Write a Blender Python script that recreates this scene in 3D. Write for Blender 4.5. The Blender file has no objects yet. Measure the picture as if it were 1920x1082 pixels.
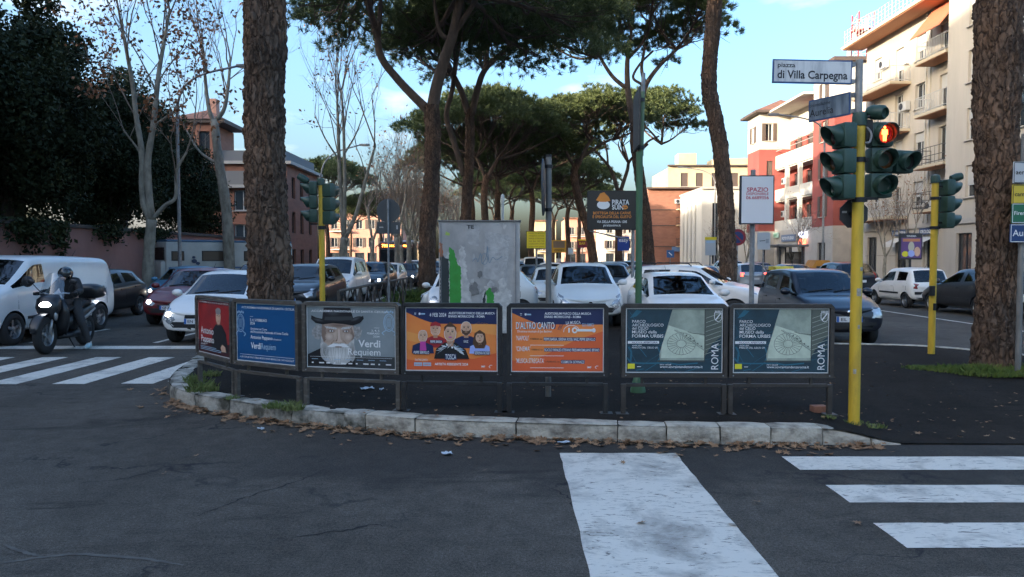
import bpy, bmesh, math, random
import numpy as np
from mathutils import Vector, Matrix, noise
from mathutils.bvhtree import BVHTree
from mathutils.geometry import delaunay_2d_cdt

scene = bpy.context.scene
COL = scene.collection
R = math.radians
rnd = random.Random(7)

# ---------------------------------------------------------------- camera, sky, sun, exposure
F, CX, CY, HCAM = 1400.0, 960.0, 541.0, 1.8
PITCH = math.atan(59.0 / F)
cam_d = bpy.data.cameras.new('camera')
cam_d.sensor_width = 36.0
cam_d.lens = 36.0 * F / 1920.0
cam_d.clip_end = 3000.0
cam = bpy.data.objects.new('camera', cam_d)
cam.location = (0, 0, HCAM)
cam.rotation_euler = (math.pi / 2 - PITCH, 0, 0)
COL.objects.link(cam)
scene.camera = cam

SUN_EL, SUN_AZ = R(11.0), R(236.0)          # azimuth clockwise from +Y
world = bpy.data.worlds.new('World')
scene.world = world
world.use_nodes = True
wn, wl = world.node_tree.nodes, world.node_tree.links
wn.clear()
w_out = wn.new('ShaderNodeOutputWorld')
w_bg = wn.new('ShaderNodeBackground')
w_sky = wn.new('ShaderNodeTexSky')
w_sky.sky_type = 'NISHITA'
w_sky.sun_disc = False
w_sky.sun_elevation = SUN_EL
w_sky.sun_rotation = SUN_AZ
w_sky.air_density = 1.0
w_sky.dust_density = 6.8
w_sky.ozone_density = 2.9
w_bg.inputs['Strength'].default_value = 0.15
# thin high cloud, everywhere alike
w_tc = wn.new('ShaderNodeTexCoord')
w_map = wn.new('ShaderNodeMapping')
w_map.inputs['Scale'].default_value = (1.6, 1.6, 4.5)
w_noise = wn.new('ShaderNodeTexNoise')
w_noise.inputs['Scale'].default_value = 1.7
w_noise.inputs['Detail'].default_value = 6
w_noise.inputs['Roughness'].default_value = 0.55
w_ramp = wn.new('ShaderNodeValToRGB')
w_ramp.color_ramp.elements[0].position = 0.57
w_ramp.color_ramp.elements[0].color = (0, 0, 0, 1)
w_ramp.color_ramp.elements[1].position = 0.80
w_ramp.color_ramp.elements[1].color = (0.75, 0.75, 0.75, 1)
w_mix = wn.new('ShaderNodeMix')
w_mix.data_type = 'RGBA'
w_mix.inputs['B'].default_value = (3.2, 3.1, 3.0, 1)
wl.new(w_tc.outputs['Generated'], w_map.inputs['Vector'])
wl.new(w_map.outputs['Vector'], w_noise.inputs['Vector'])
wl.new(w_noise.outputs['Fac'], w_ramp.inputs['Fac'])
wl.new(w_ramp.outputs['Color'], w_mix.inputs['Factor'])
w_hs = wn.new('ShaderNodeHueSaturation')
w_hs.inputs['Saturation'].default_value = 1.1
wl.new(w_sky.outputs['Color'], w_hs.inputs['Color'])
wl.new(w_hs.outputs['Color'], w_mix.inputs['A'])
wl.new(w_mix.outputs['Result'], w_bg.inputs['Color'])
wl.new(w_bg.outputs['Background'], w_out.inputs['Surface'])

sun_d = bpy.data.lights.new('sun', 'SUN')
sun_d.energy = 2.0
sun_d.angle = R(0.5)
sun_d.color = (1.0, 0.86, 0.68)
sun = bpy.data.objects.new('sun', sun_d)
SUN_DIR = Vector((math.sin(SUN_AZ) * math.cos(SUN_EL), math.cos(SUN_AZ) * math.cos(SUN_EL), math.sin(SUN_EL)))
sun.rotation_euler = SUN_DIR.to_track_quat('Z', 'Y').to_euler()
sun.location = (-30, -30, 40)
COL.objects.link(sun)

scene.view_settings.view_transform = 'Standard'
scene.view_settings.look = 'None'
scene.view_settings.gamma = 1.0
scene.view_settings.exposure = 2.5
scene.cycles.use_denoising = True
scene.cycles.max_bounces = 5
scene.cycles.diffuse_bounces = 3
scene.cycles.glossy_bounces = 3
scene.cycles.use_adaptive_sampling = True
scene.cycles.adaptive_threshold = 0.03
scene.cycles.transparent_max_bounces = 12
scene.cycles.sample_clamp_indirect = 4.0

# ---------------------------------------------------------------- helpers
def G(px, py, z=0.0):
    "point of the horizontal plane z seen at a photo pixel"
    u, v = (px - CX) / F, -(py - CY) / F
    c, s = math.cos(PITCH), math.sin(PITCH)
    dx, dy, dz = u, c + v * s, -s + v * c
    t = (z - HCAM) / dz
    return Vector((dx * t, dy * t, z))

def at(px, py, Y):
    "point at depth Y seen at a photo pixel"
    u, v = (px - CX) / F, -(py - CY) / F
    c, s = math.cos(PITCH), math.sin(PITCH)
    dx, dy, dz = u, c + v * s, -s + v * c
    t = Y / dy
    return Vector((dx * t, Y, HCAM + dz * t))

_MATS = {}
def mat(name, col, rough=0.6, metal=0.0, col2=None, scale=4.0, stretch=(1, 1, 1), bump=0.0, bscale=40.0,
        spec=0.5, emit=0.0, coat=0.0, detail=5.0, lo=0.35, hi=0.65, bstretch=None, alpha=1.0, rnd_shift=True, trans=0.0):
    if name in _MATS:
        return _MATS[name]
    m = bpy.data.materials.new(name)
    m.use_nodes = True
    n, l = m.node_tree.nodes, m.node_tree.links
    p = n['Principled BSDF']
    c4 = (*col, 1)
    p.inputs['Base Color'].default_value = c4
    p.inputs['Roughness'].default_value = rough
    p.inputs['Metallic'].default_value = metal
    p.inputs['Specular IOR Level'].default_value = spec
    p.inputs['Coat Weight'].default_value = coat
    p.inputs['Coat Roughness'].default_value = 0.06
    p.inputs['Transmission Weight'].default_value = trans
    if emit:
        p.inputs['Emission Color'].default_value = c4
        p.inputs['Emission Strength'].default_value = emit
        m.cycles.emission_sampling = 'NONE'
    if col2 is not None or bump:
        tc = n.new('ShaderNodeTexCoord')
        src = tc.outputs['Object']
        if rnd_shift:
            oi = n.new('ShaderNodeObjectInfo')
            mu = n.new('ShaderNodeVectorMath'); mu.operation = 'MULTIPLY_ADD'
            mu.inputs[1].default_value = (37.0, 23.0, 41.0)
            l.new(oi.outputs['Random'], mu.inputs[0])
            l.new(tc.outputs['Object'], mu.inputs[2])
            src = mu.outputs[0]
    if col2 is not None:
        mp = n.new('ShaderNodeMapping'); mp.inputs['Scale'].default_value = stretch
        tx = n.new('ShaderNodeTexNoise')
        tx.inputs['Scale'].default_value = scale; tx.inputs['Detail'].default_value = detail
        tx.inputs['Roughness'].default_value = 0.62
        rp = n.new('ShaderNodeValToRGB')
        rp.color_ramp.elements[0].position = lo; rp.color_ramp.elements[0].color = c4
        rp.color_ramp.elements[1].position = hi; rp.color_ramp.elements[1].color = (*col2, 1)
        l.new(src, mp.inputs['Vector']); l.new(mp.outputs['Vector'], tx.inputs['Vector'])
        l.new(tx.outputs['Fac'], rp.inputs['Fac']); l.new(rp.outputs['Color'], p.inputs['Base Color'])
    if bump:
        mp2 = n.new('ShaderNodeMapping'); mp2.inputs['Scale'].default_value = bstretch or (1, 1, 1)
        tb = n.new('ShaderNodeTexNoise')
        tb.inputs['Scale'].default_value = bscale; tb.inputs['Detail'].default_value = 4
        bp = n.new('ShaderNodeBump'); bp.inputs['Strength'].default_value = bump; bp.inputs['Distance'].default_value = 0.02
        l.new(src, mp2.inputs['Vector']); l.new(mp2.outputs['Vector'], tb.inputs['Vector'])
        l.new(tb.outputs['Fac'], bp.inputs['Height']); l.new(bp.outputs['Normal'], p.inputs['Normal'])
    _MATS[name] = m
    return m

def link(name, data, parent=None, loc=None, rot=None):
    o = bpy.data.objects.new(name, data)
    COL.objects.link(o)
    if parent is not None:
        o.parent = parent
    if loc is not None:
        o.location = loc
    if rot is not None:
        o.rotation_euler = rot
    return o

def tag(o, label=None, cat=None, group=None, kind=None):
    if label: o['label'] = label
    if cat: o['category'] = cat
    if group: o['group'] = group
    if kind: o['kind'] = kind
    return o

def empty(name, loc=(0, 0, 0), rz=0.0):
    o = link(name, None, loc=loc, rot=(0, 0, rz))
    o.empty_display_size = 0.2
    return o

def thing(name, label, cat, loc=(0, 0, 0), rz=0.0, group=None):
    return tag(empty(name, loc, rz), label, cat, group)

def copy_tree(o, parent=None):
    c = o.copy(); COL.objects.link(c); c.parent = parent
    for ch in KIDS(o):
        copy_tree(ch, c)
    return c

def KIDS(o):
    return list(o.children)

class MB:
    "mesh builder: collects faces, each with a material slot"
    def __init__(self):
        self.v, self.f, self.m, self.cur = [], [], [], 0
    def slot(self, i):
        self.cur = i; return self
    def add(self, vs, fs, mtx=None):
        b = len(self.v)
        if mtx is not None:
            vs = [mtx @ Vector(p) for p in vs]
        self.v.extend([tuple(p) for p in vs])
        for q in fs:
            self.f.append(tuple(b + i for i in q)); self.m.append(self.cur)
        return self
    def box(self, c, s, mtx=None, ch=0.0):
        x, y, z = s[0] / 2, s[1] / 2, s[2] / 2
        if ch <= 0:
            vs = [(c[0] + a * x, c[1] + b * y, c[2] + d * z) for d in (-1, 1) for b in (-1, 1) for a in (-1, 1)]
            return self.add(vs, [(0, 2, 3, 1), (4, 5, 7, 6), (0, 1, 5, 4), (2, 6, 7, 3), (0, 4, 6, 2), (1, 3, 7, 5)], mtx)
        ch = min(ch, x * .9, y * .9, z * .9)
        bm = bmesh.new()
        bmesh.ops.create_cube(bm, size=1.0)
        for v in bm.verts:
            v.co = Vector((v.co.x * s[0], v.co.y * s[1], v.co.z * s[2]))
        bmesh.ops.bevel(bm, geom=list(bm.edges), offset=ch, segments=2, profile=0.6, affect='EDGES')
        bm.verts.index_update()
        vs = [(v.co.x + c[0], v.co.y + c[1], v.co.z + c[2]) for v in bm.verts]
        fs = [[v.index for v in f.verts] for f in bm.faces]
        bm.free()
        return self.add(vs, fs, mtx)
    def tube(self, pts, rad, n=8, cap=True, mtx=None):
        pts = [Vector(p) for p in pts]
        if not isinstance(rad, (list, tuple)): rad = [rad] * len(pts)
        vs, fs = [], []
        ref = None
        for i, p in enumerate(pts):
            d = (pts[min(i + 1, len(pts) - 1)] - pts[max(i - 1, 0)])
            d = d.normalized() if d.length > 1e-9 else Vector((0, 0, 1))
            if ref is None:
                ref = Vector((1, 0, 0)) if abs(d.x) < 0.9 else Vector((0, 1, 0))
            a = (ref - d * ref.dot(d)).normalized(); b = d.cross(a); ref = a
            for k in range(n):
                t = 2 * math.pi * k / n
                vs.append(p + (a * math.cos(t) + b * math.sin(t)) * rad[i])
        for i in range(len(pts) - 1):
            for k in range(n):
                k2 = (k + 1) % n
                fs.append((i * n + k, i * n + k2, (i + 1) * n + k2, (i + 1) * n + k))
        if cap:
            fs.append(tuple(range(n))[::-1]); fs.append(tuple((len(pts) - 1) * n + k for k in range(n)))
        return self.add(vs, fs, mtx)
    def cyl(self, p0, p1, r0, r1=None, n=16, cap=True, mtx=None):
        return self.tube([p0, p1], [r0, r0 if r1 is None else r1], n, cap, mtx)
    def lathe(self, prof, n=24, mtx=None):
        "profile of (r, z) turned about z"
        vs, fs = [], []
        for r, z in prof:
            for k in range(n):
                t = 2 * math.pi * k / n
                vs.append((r * math.cos(t), r * math.sin(t), z))
        for i in range(len(prof) - 1):
            for k in range(n):
                k2 = (k + 1) % n
                fs.append((i * n + k, i * n + k2, (i + 1) * n + k2, (i + 1) * n + k))
        return self.add(vs, fs, mtx)
    def prism(self, poly, y0, y1, mtx=None):
        "outline in x,z pushed along y"
        n = len(poly)
        vs = [(x, y0, z) for x, z in poly] + [(x, y1, z) for x, z in poly]
        fs = [tuple(range(n)), tuple(range(2 * n - 1, n - 1, -1))]
        fs += [(i, n + i, n + (i + 1) % n, (i + 1) % n) for i in range(n)]
        return self.add(vs, fs, mtx)
    def flat(self, poly, y, mtx=None):
        n = len(poly)
        return self.add([(x, y, z) for x, z in poly], [tuple(range(n))], mtx)
    def sphere(self, c, r, n=12, m=8, mtx=None):
        if not isinstance(r, (tuple, list)): r = (r, r, r)
        vs, fs = [], []
        for i in range(m + 1):
            ph = math.pi * i / m
            for k in range(n):
                t = 2 * math.pi * k / n
                vs.append((c[0] + r[0] * math.sin(ph) * math.cos(t), c[1] + r[1] * math.sin(ph) * math.sin(t), c[2] + r[2] * math.cos(ph)))
        for i in range(m):
            for k in range(n):
                k2 = (k + 1) % n
                fs.append((i * n + k, (i + 1) * n + k, (i + 1) * n + k2, i * n + k2))
        return self.add(vs, fs, mtx)
    def mesh(self, name, mats, smooth=False, fix=False):
        me = bpy.data.meshes.new(name)
        me.from_pydata(self.v, [], self.f)
        if not isinstance(mats, (list, tuple)): mats = [mats]
        for m in mats: me.materials.append(m)
        if len(mats) > 1: me.polygons.foreach_set('material_index', self.m)
        if fix:
            bm = bmesh.new(); bm.from_mesh(me)
            bmesh.ops.remove_doubles(bm, verts=bm.verts, dist=1e-5)
            bmesh.ops.recalc_face_normals(bm, faces=bm.faces)
            bm.to_mesh(me); bm.free()
        if smooth is True:
            me.polygons.foreach_set('use_smooth', [True] * len(me.polygons))
        elif smooth:
            me.polygons.foreach_set('use_smooth', [True] * len(me.polygons))
            me.set_sharp_from_angle(angle=R(smooth))
        me.update()
        return me
    def build(self, name, mats, parent=None, smooth=False, loc=None, rot=None, fix=False):
        return link(name, self.mesh(name, mats, smooth, fix), parent, loc, rot)

def np_mesh(name, verts, k, m, smooth=False):
    "faces of k separate vertices each, from an array (N*k, 3)"
    me = bpy.data.meshes.new(name)
    nv = len(verts); nf = nv // k
    me.vertices.add(nv); me.vertices.foreach_set('co', np.asarray(verts, dtype=np.float32).ravel())
    me.loops.add(nv); me.loops.foreach_set('vertex_index', np.arange(nv, dtype=np.int32))
    me.polygons.add(nf)
    me.polygons.foreach_set('loop_start', np.arange(0, nv, k, dtype=np.int32))
    me.polygons.foreach_set('loop_total', np.full(nf, k, dtype=np.int32))
    me.materials.append(m)
    if smooth: me.polygons.foreach_set('use_smooth', np.ones(nf, dtype=bool))
    me.update(calc_edges=True)
    return me

def text_polys(s, size=1.0, bold=0.0, width=None, align='LEFT', space=1.0, shear=0.0):
    "flat letters as (verts2d, faces); origin at baseline"
    cu = bpy.data.curves.new('tmp_text', 'FONT')
    cu.body = s; cu.size = size; cu.offset = bold * size; cu.space_character = space; cu.resolution_u = 3
    cu.shear = shear
    cu.space_line = 0.9
    ob = bpy.data.objects.new('tmp_text', cu)
    me = ob.to_mesh()
    vs = [(v.co.x, v.co.y) for v in me.vertices]
    fs = [tuple(p.vertices) for p in me.polygons]
    ob.to_mesh_clear()
    bpy.data.objects.remove(ob); bpy.data.curves.remove(cu)
    if not vs: return [], []
    x0 = min(v[0] for v in vs); x1 = max(v[0] for v in vs)
    k = 1.0 if width is None else width / max(x1 - x0, 1e-6)
    off = {'LEFT': 0, 'CENTER': -(x1 - x0) * k / 2, 'RIGHT': -(x1 - x0) * k}[align]
    return [((v[0] - x0) * k + off, v[1]) for v in vs], fs

class Draw:
    "flat print in layers on a sheet facing -y: u to the right, v up"
    def __init__(self, y0, step=0.0012):
        self.mb, self.mats, self.y, self.st = MB(), [], y0, step
    def _m(self, m):
        if m not in self.mats: self.mats.append(m)
        self.mb.slot(self.mats.index(m))
    def poly(self, pts, m, layer=1):
        self._m(m); self.mb.flat(pts, self.y - self.st * layer); return self
    def rect(self, x0, z0, x1, z1, m, layer=1):
        return self.poly([(x0, z0), (x1, z0), (x1, z1), (x0, z1)], m, layer)
    def ell(self, x, z, a, b, m, layer=1, n=24, rot=0.0):
        c, s = math.cos(rot), math.sin(rot)
        return self.poly([(x + a * math.cos(t) * c - b * math.sin(t) * s, z + a * math.cos(t) * s + b * math.sin(t) * c)
                          for t in [2 * math.pi * k / n for k in range(n)]], m, layer)
    def line(self, pts, w, m, layer=1):
        for (x0, z0), (x1, z1) in zip(pts[:-1], pts[1:]):
            d = math.hypot(x1 - x0, z1 - z0) or 1e-6
            nx, nz = -(z1 - z0) / d * w / 2, (x1 - x0) / d * w / 2
            self.poly([(x0 - nx, z0 - nz), (x1 - nx, z1 - nz), (x1 + nx, z1 + nz), (x0 + nx, z0 + nz)], m, layer)
        return self
    def text(self, s, x, z, size, m, layer=2, bold=0.0, width=None, align='LEFT', rot=0.0, space=1.0, shear=0.0):
        vs, fs = text_polys(s, size, bold, width, align, space, shear)
        c, sn = math.cos(rot), math.sin(rot)
        self._m(m)
        self.mb.add([(x + a * c - b * sn, self.y - self.st * layer, z + a * sn + b * c) for a, b in vs], fs)
        return self
    def build(self, name, parent):
        return self.mb.build(name, self.mats, parent)

def smoothstep(a, b, x):
    t = max(0.0, min(1.0, (x - a) / (b - a))); return t * t * (3 - 2 * t)

def spline(pts, n):
    "Catmull-Rom through points"
    pts = [Vector(p) for p in pts]
    out = []
    P = [pts[0] * 2 - pts[1]] + pts + [pts[-1] * 2 - pts[-2]]
    for i in range(1, len(P) - 2):
        for k in range(n):
            t = k / n
            a, b, c, d = P[i - 1], P[i], P[i + 1], P[i + 2]
            out.append(0.5 * (2 * b + (c - a) * t + (2 * a - 5 * b + 4 * c - d) * t * t + (3 * b - a - 3 * c + d) * t ** 3))
    out.append(pts[-1])
    return out

# ---------------------------------------------------------------- common materials
def asphalt(name, c1, c2, c3, rough=0.93, cracks=True):
    m = bpy.data.materials.new(name); m.use_nodes = True
    n, l = m.node_tree.nodes, m.node_tree.links
    p = n['Principled BSDF']; p.inputs['Roughness'].default_value = rough
    p.inputs['Specular IOR Level'].default_value = 0.15 if not cracks else 0.22
    tc = n.new('ShaderNodeTexCoord')
    def nz(scale, det=5, ro=0.6, sx=(1, 1, 1), dist=0.0):
        mp = n.new('ShaderNodeMapping'); mp.inputs['Scale'].default_value = sx
        t = n.new('ShaderNodeTexNoise'); t.inputs['Scale'].default_value = scale; t.inputs['Detail'].default_value = det
        t.inputs['Roughness'].default_value = ro; t.inputs['Distortion'].default_value = dist
        l.new(tc.outputs['Object'], mp.inputs['Vector']); l.new(mp.outputs['Vector'], t.inputs['Vector'])
        return t.outputs['Fac']
    def ramp(src, a, b, ca, cb):
        r = n.new('ShaderNodeValToRGB'); e = r.color_ramp.elements
        e[0].position = a; e[0].color = ca; e[1].position = b; e[1].color = cb
        l.new(src, r.inputs['Fac']); return r.outputs['Color']
    def mix(fac, a, b, mode='MIX'):
        x = n.new('ShaderNodeMix'); x.data_type = 'RGBA'; x.blend_type = mode
        for s, v in (('Factor', fac), ('A', a), ('B', b)):
            if isinstance(v, tuple): x.inputs[s].default_value = v
            elif isinstance(v, float): x.inputs[s].default_value = v
            else: l.new(v, x.inputs[s])
        return x.outputs['Result']
    base = ramp(nz(0.35, 6, 0.65, (1, 0.6, 1), 0.6), 0.38, 0.62, (*c1, 1), (*c2, 1))
    stain = ramp(nz(0.9, 8, 0.7, (0.35, 1.3, 1), 1.2), 0.56, 0.68, (0, 0, 0, 1), (1, 1, 1, 1))
    col = mix(stain, base, (*c3, 1))
    mott = ramp(nz(5.5, 8, 0.72, (1, 1, 1), 0.4), 0.30, 0.70, (0.74, 0.74, 0.74, 1), (1.26, 1.25, 1.23, 1))
    col = mix(1.0, col, mott, 'MULTIPLY')
    speck = ramp(nz(48, 4, 0.75), 0.34, 0.66, (0.60, 0.60, 0.60, 1), (1.42, 1.41, 1.39, 1))
    col = mix(1.0, col, speck, 'MULTIPLY')
    grain = ramp(nz(130, 3, 0.6), 0.3, 0.7, (0.45, 0.45, 0.45, 1), (1.55, 1.55, 1.55, 1))
    col = mix(1.0, col, grain, 'MULTIPLY')
    grit = ramp(nz(34, 3, 0.7), 0.66, 0.74, (0, 0, 0, 1), (1, 1, 1, 1))
    gm = n.new('ShaderNodeMath'); gm.operation = 'MULTIPLY'; gm.inputs[1].default_value = 0.45
    l.new(grit, gm.inputs[0])
    col = mix(gm.outputs[0], col, (min(1, c2[0] * 2.0), min(1, c2[1] * 2.0), min(1, c2[2] * 2.0), 1))
    if cracks:
        sx = n.new('ShaderNodeSeparateXYZ'); l.new(tc.outputs['Object'], sx.inputs[0])
        wv = nz(1.4, 6, 0.65)
        def mth(op, a, b, c=None):
            q = n.new('ShaderNodeMath'); q.operation = op
            for i, v in enumerate((a, b, c)):
                if v is None: continue
                if isinstance(v, (int, float)): q.inputs[i].default_value = v
                else: l.new(v, q.inputs[i])
            return q.outputs[0]
        def sstep(src, a, b):
            q = n.new('ShaderNodeMapRange'); q.interpolation_type = 'SMOOTHSTEP'
            q.inputs['From Min'].default_value = a; q.inputs['From Max'].default_value = b
            l.new(src, q.inputs['Value']); return q.outputs['Result']
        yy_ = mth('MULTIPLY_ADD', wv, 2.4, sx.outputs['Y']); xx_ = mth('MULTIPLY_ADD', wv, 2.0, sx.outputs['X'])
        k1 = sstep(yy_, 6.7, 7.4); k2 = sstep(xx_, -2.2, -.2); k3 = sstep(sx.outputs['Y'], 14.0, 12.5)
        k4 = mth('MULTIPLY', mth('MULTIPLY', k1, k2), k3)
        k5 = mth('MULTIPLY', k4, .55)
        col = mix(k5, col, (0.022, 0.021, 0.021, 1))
        mp = n.new('ShaderNodeMapping'); mp.inputs['Scale'].default_value = (0.35, 0.5, 1)
        wob = n.new('ShaderNodeTexNoise'); wob.inputs['Scale'].default_value = 2.5; wob.inputs['Detail'].default_value = 5
        l.new(tc.outputs['Object'], wob.inputs['Vector'])
        wm = n.new('ShaderNodeVectorMath'); wm.operation = 'MULTIPLY_ADD'
        wm.inputs[1].default_value = (0.9, 0.9, 0)
        l.new(wob.outputs['Color'], wm.inputs[0]); l.new(tc.outputs['Object'], wm.inputs[2])
        l.new(wm.outputs[0], mp.inputs['Vector'])
        vo = n.new('ShaderNodeTexVoronoi'); vo.feature = 'DISTANCE_TO_EDGE'; vo.inputs['Scale'].default_value = 1.1
        l.new(mp.outputs['Vector'], vo.inputs['Vector'])
        cr = ramp(vo.outputs['Distance'], 0.0, 0.012, (1, 1, 1, 1), (0, 0, 0, 1))
        gate = ramp(nz(0.5, 3), 0.5, 0.6, (0, 0, 0, 1), (1, 1, 1, 1))
        mm = n.new('ShaderNodeMath'); mm.operation = 'MULTIPLY'
        l.new(cr, mm.inputs[0]); l.new(gate, mm.inputs[1])
        col = mix(mm.outputs[0], col, (0.02, 0.02, 0.022, 1))
    l.new(col, p.inputs['Base Color'])
    b = n.new('ShaderNodeBump'); b.inputs['Strength'].default_value = 0.55; b.inputs['Distance'].default_value = 0.012
    l.new(nz(95, 4, 0.7), b.inputs['Height']); l.new(b.outputs['Normal'], p.inputs['Normal'])
    _MATS[name] = m
    return m

M_ROAD = asphalt('asphalt_grey', (0.070, 0.061, 0.051), (0.104, 0.091, 0.077), (0.040, 0.035, 0.030))
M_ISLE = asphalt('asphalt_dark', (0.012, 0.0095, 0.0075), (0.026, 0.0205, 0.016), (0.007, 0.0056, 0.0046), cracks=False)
M_PAINT = None
def worn_paint():
    m = bpy.data.materials.new('road_paint'); m.use_nodes = True
    n, l = m.node_tree.nodes, m.node_tree.links
    p = n['Principled BSDF']; p.inputs['Roughness'].default_value = 0.75
    tc = n.new('ShaderNodeTexCoord')
    def nz(s, d, sc, dist=0.0):
        mp = n.new('ShaderNodeMapping'); mp.inputs['Scale'].default_value = sc
        t = n.new('ShaderNodeTexNoise'); t.inputs['Scale'].default_value = s; t.inputs['Detail'].default_value = d
        t.inputs['Roughness'].default_value = 0.7; t.inputs['Distortion'].default_value = dist
        l.new(tc.outputs['Object'], mp.inputs['Vector']); l.new(mp.outputs['Vector'], t.inputs['Vector']); return t.outputs['Fac']
    r = n.new('ShaderNodeValToRGB'); e = r.color_ramp.elements
    e[0].position = 0.34; e[0].color = (0.34, 0.31, 0.27, 1); e[1].position = 0.5; e[1].color = (0.68, 0.625, 0.54, 1)
    l.new(nz(1.6, 8, (1, 1, 1), 0.5), r.inputs['Fac'])
    r2 = n.new('ShaderNodeValToRGB'); e = r2.color_ramp.elements
    e[0].position = 0.565; e[0].color = (0, 0, 0, 1); e[1].position = 0.64; e[1].color = (1, 1, 1, 1)
    l.new(nz(9, 8, (0.6, 2.2, 1), 2.0), r2.inputs['Fac'])
    x = n.new('ShaderNodeMix'); x.data_type = 'RGBA'; x.inputs['B'].default_value = (0.13, 0.115, 0.098, 1)
    l.new(r2.outputs['Color'], x.inputs['Factor']); l.new(r.outputs['Color'], x.inputs['A'])
    l.new(x.outputs['Result'], p.inputs['Base Color'])
    b = n.new('ShaderNodeBump'); b.inputs['Strength'].default_value = 0.5; b.inputs['Distance'].default_value = 0.008
    l.new(nz(60, 4, (1, 1, 1)), b.inputs['Height']); l.new(b.outputs['Normal'], p.inputs['Normal'])
    return m
M_PAINT = worn_paint()
M_STONE = mat('travertine', (0.50, 0.45, 0.365), 0.88, col2=(0.17, 0.145, 0.115), scale=5, bump=0.8, bscale=30, lo=0.42, hi=0.66, stretch=(1, 1, 1.6), detail=9)
M_STONE2 = mat('travertine_mossy', (0.42, 0.39, 0.33), 0.9, col2=(0.075, 0.07, 0.052), scale=4, bump=1.0, bscale=22, lo=0.40, hi=0.62, detail=9)
M_BLACK = mat('black_plastic', (0.012, 0.012, 0.013), 0.5)
M_RUBBER = mat('rubber', (0.018, 0.018, 0.018), 0.8)
M_WHITE = mat('white_print', (0.8, 0.79, 0.77), 0.5)
M_GALV = mat('galvanised_steel', (0.30, 0.31, 0.32), 0.5, 0.4, col2=(0.20, 0.205, 0.21), scale=9)
M_CHROME = mat('chrome', (0.75, 0.76, 0.78), 0.12, 1.0)

# ---------------------------------------------------------------- ground: road, island, kerb, markings
road = MB()
road.add([(-400, -120, 0), (400, -120, 0), (400, 900, 0), (-400, 900, 0)], [(0, 1, 2, 3)])
tag(road.build('road', M_ROAD), 'grey asphalt road surface around the island', 'road', kind='structure')

KERB_PX = [(1690, 834), (1550, 834.5), (1350, 833), (1150, 828), (960, 822), (800, 816), (680, 806), (560, 795), (470, 783), (400, 771), (350, 760), (322, 747), (318, 733), (330, 716), (352, 699), (371, 685)]
KERB = [G(x, y, 0) for x, y in KERB_PX]
KERB += [Vector((-5.25, 14.5, 0)), Vector((-5.3, 18, 0)), Vector((-5.3, 26, 0)), Vector((-5.3, 40, 0))]
KH = 0.17
def isle_z(x, y):
    t = smoothstep(3.05, 3.85, x) * max(0.0, min(1.0, (11.0 - y) / 3.2))
    return KH - 0.012 - (KH - 0.020) * t
outl = [(p.x, p.y) for p in spline([(p.x, p.y, 0) for p in KERB], 4)]
outl += [(-5.3, 130.0), (-1.2, 130.0), (-1.2, 21.0), (-1.9, 18.0), (0.55, 17.7), (0.75, 22.5), (2.85, 22.5), (2.85, 16.2), (4.6, 14.3), (7.0, 13.9), (7.8, 13.5), (8.35, 12.7), (9.3, 11.0), (9.6, 8.6), (9.3, 7.2), (6.0, 7.08)]
pts = [Vector(p) for p in outl]
ed = [(i, (i + 1) % len(pts)) for i in range(len(pts))]
def inside(x, y):
    c = False
    for (a, b) in ed:
        xa, ya = outl[a]; xb, yb = outl[b]
        if (ya > y) != (yb > y) and x < (xb - xa) * (y - ya) / (yb - ya) + xa: c = not c
    return c
gp = list(pts)
yy = 7.2
while yy < 20:
    xx = -5.2
    while xx < 9.5:
        if inside(xx, yy): gp.append(Vector((xx + 0.05 * math.sin(yy * 9), yy)))
        xx += 0.35
    yy += 0.35
v2, e2, f2, _, _, _ = delaunay_2d_cdt(gp, ed, [], 1, 1e-4)
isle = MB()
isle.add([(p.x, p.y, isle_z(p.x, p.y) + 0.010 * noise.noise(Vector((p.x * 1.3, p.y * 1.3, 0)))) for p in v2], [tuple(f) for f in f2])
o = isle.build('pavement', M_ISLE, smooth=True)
tag(o, 'dark asphalt surface of the traffic island behind the kerb', 'pavement', kind='structure')

kerb_root = tag(empty('kerb'), 'pale stone kerb round the traffic island', 'kerb', kind='structure')
kpath = spline([(p.x, p.y, 0) for p in KERB], 24)
kl = [0.0]
for a, b in zip(kpath[:-1], kpath[1:]): kl.append(kl[-1] + (b - a).length)
def kat(s):
    s = max(0.0, min(s, kl[-1] - 1e-4))
    lo, hi = 0, len(kl) - 1
    while hi - lo > 1:
        mid = (lo + hi) // 2
        if kl[mid] <= s: lo = mid
        else: hi = mid
    t = (s - kl[lo]) / (kl[hi] - kl[lo])
    p = kpath[lo].lerp(kpath[hi], t)
    d = (kpath[hi] - kpath[lo]).normalized()
    return p, Vector((d.y, -d.x, 0)) * 1.0          # inward normal is to the right of the travel direction (towards +y)
def kerb_s(px):
    best = min(range(len(kpath)), key=lambda i: abs((CX + F * kpath[i].x / kpath[i].y) - px) + (0 if kpath[i].y < 9.6 else 1e3))
    return kl[best]
joints = [kerb_s(p) for p in (1690, 1640, 1551, 1451, 1351, 1253, 1157, 966, 775, 682, 640, 545, 425, 360)]
joints[0] = 0.0
while joints[-1] < kl[-1] - 0.9:
    joints.append(min(kl[-1], joints[-1] + rnd.choice((0.5, 0.95, 1.0)) * (1 if joints[-1] < 12 else 2)))
WK = 0.24
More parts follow.
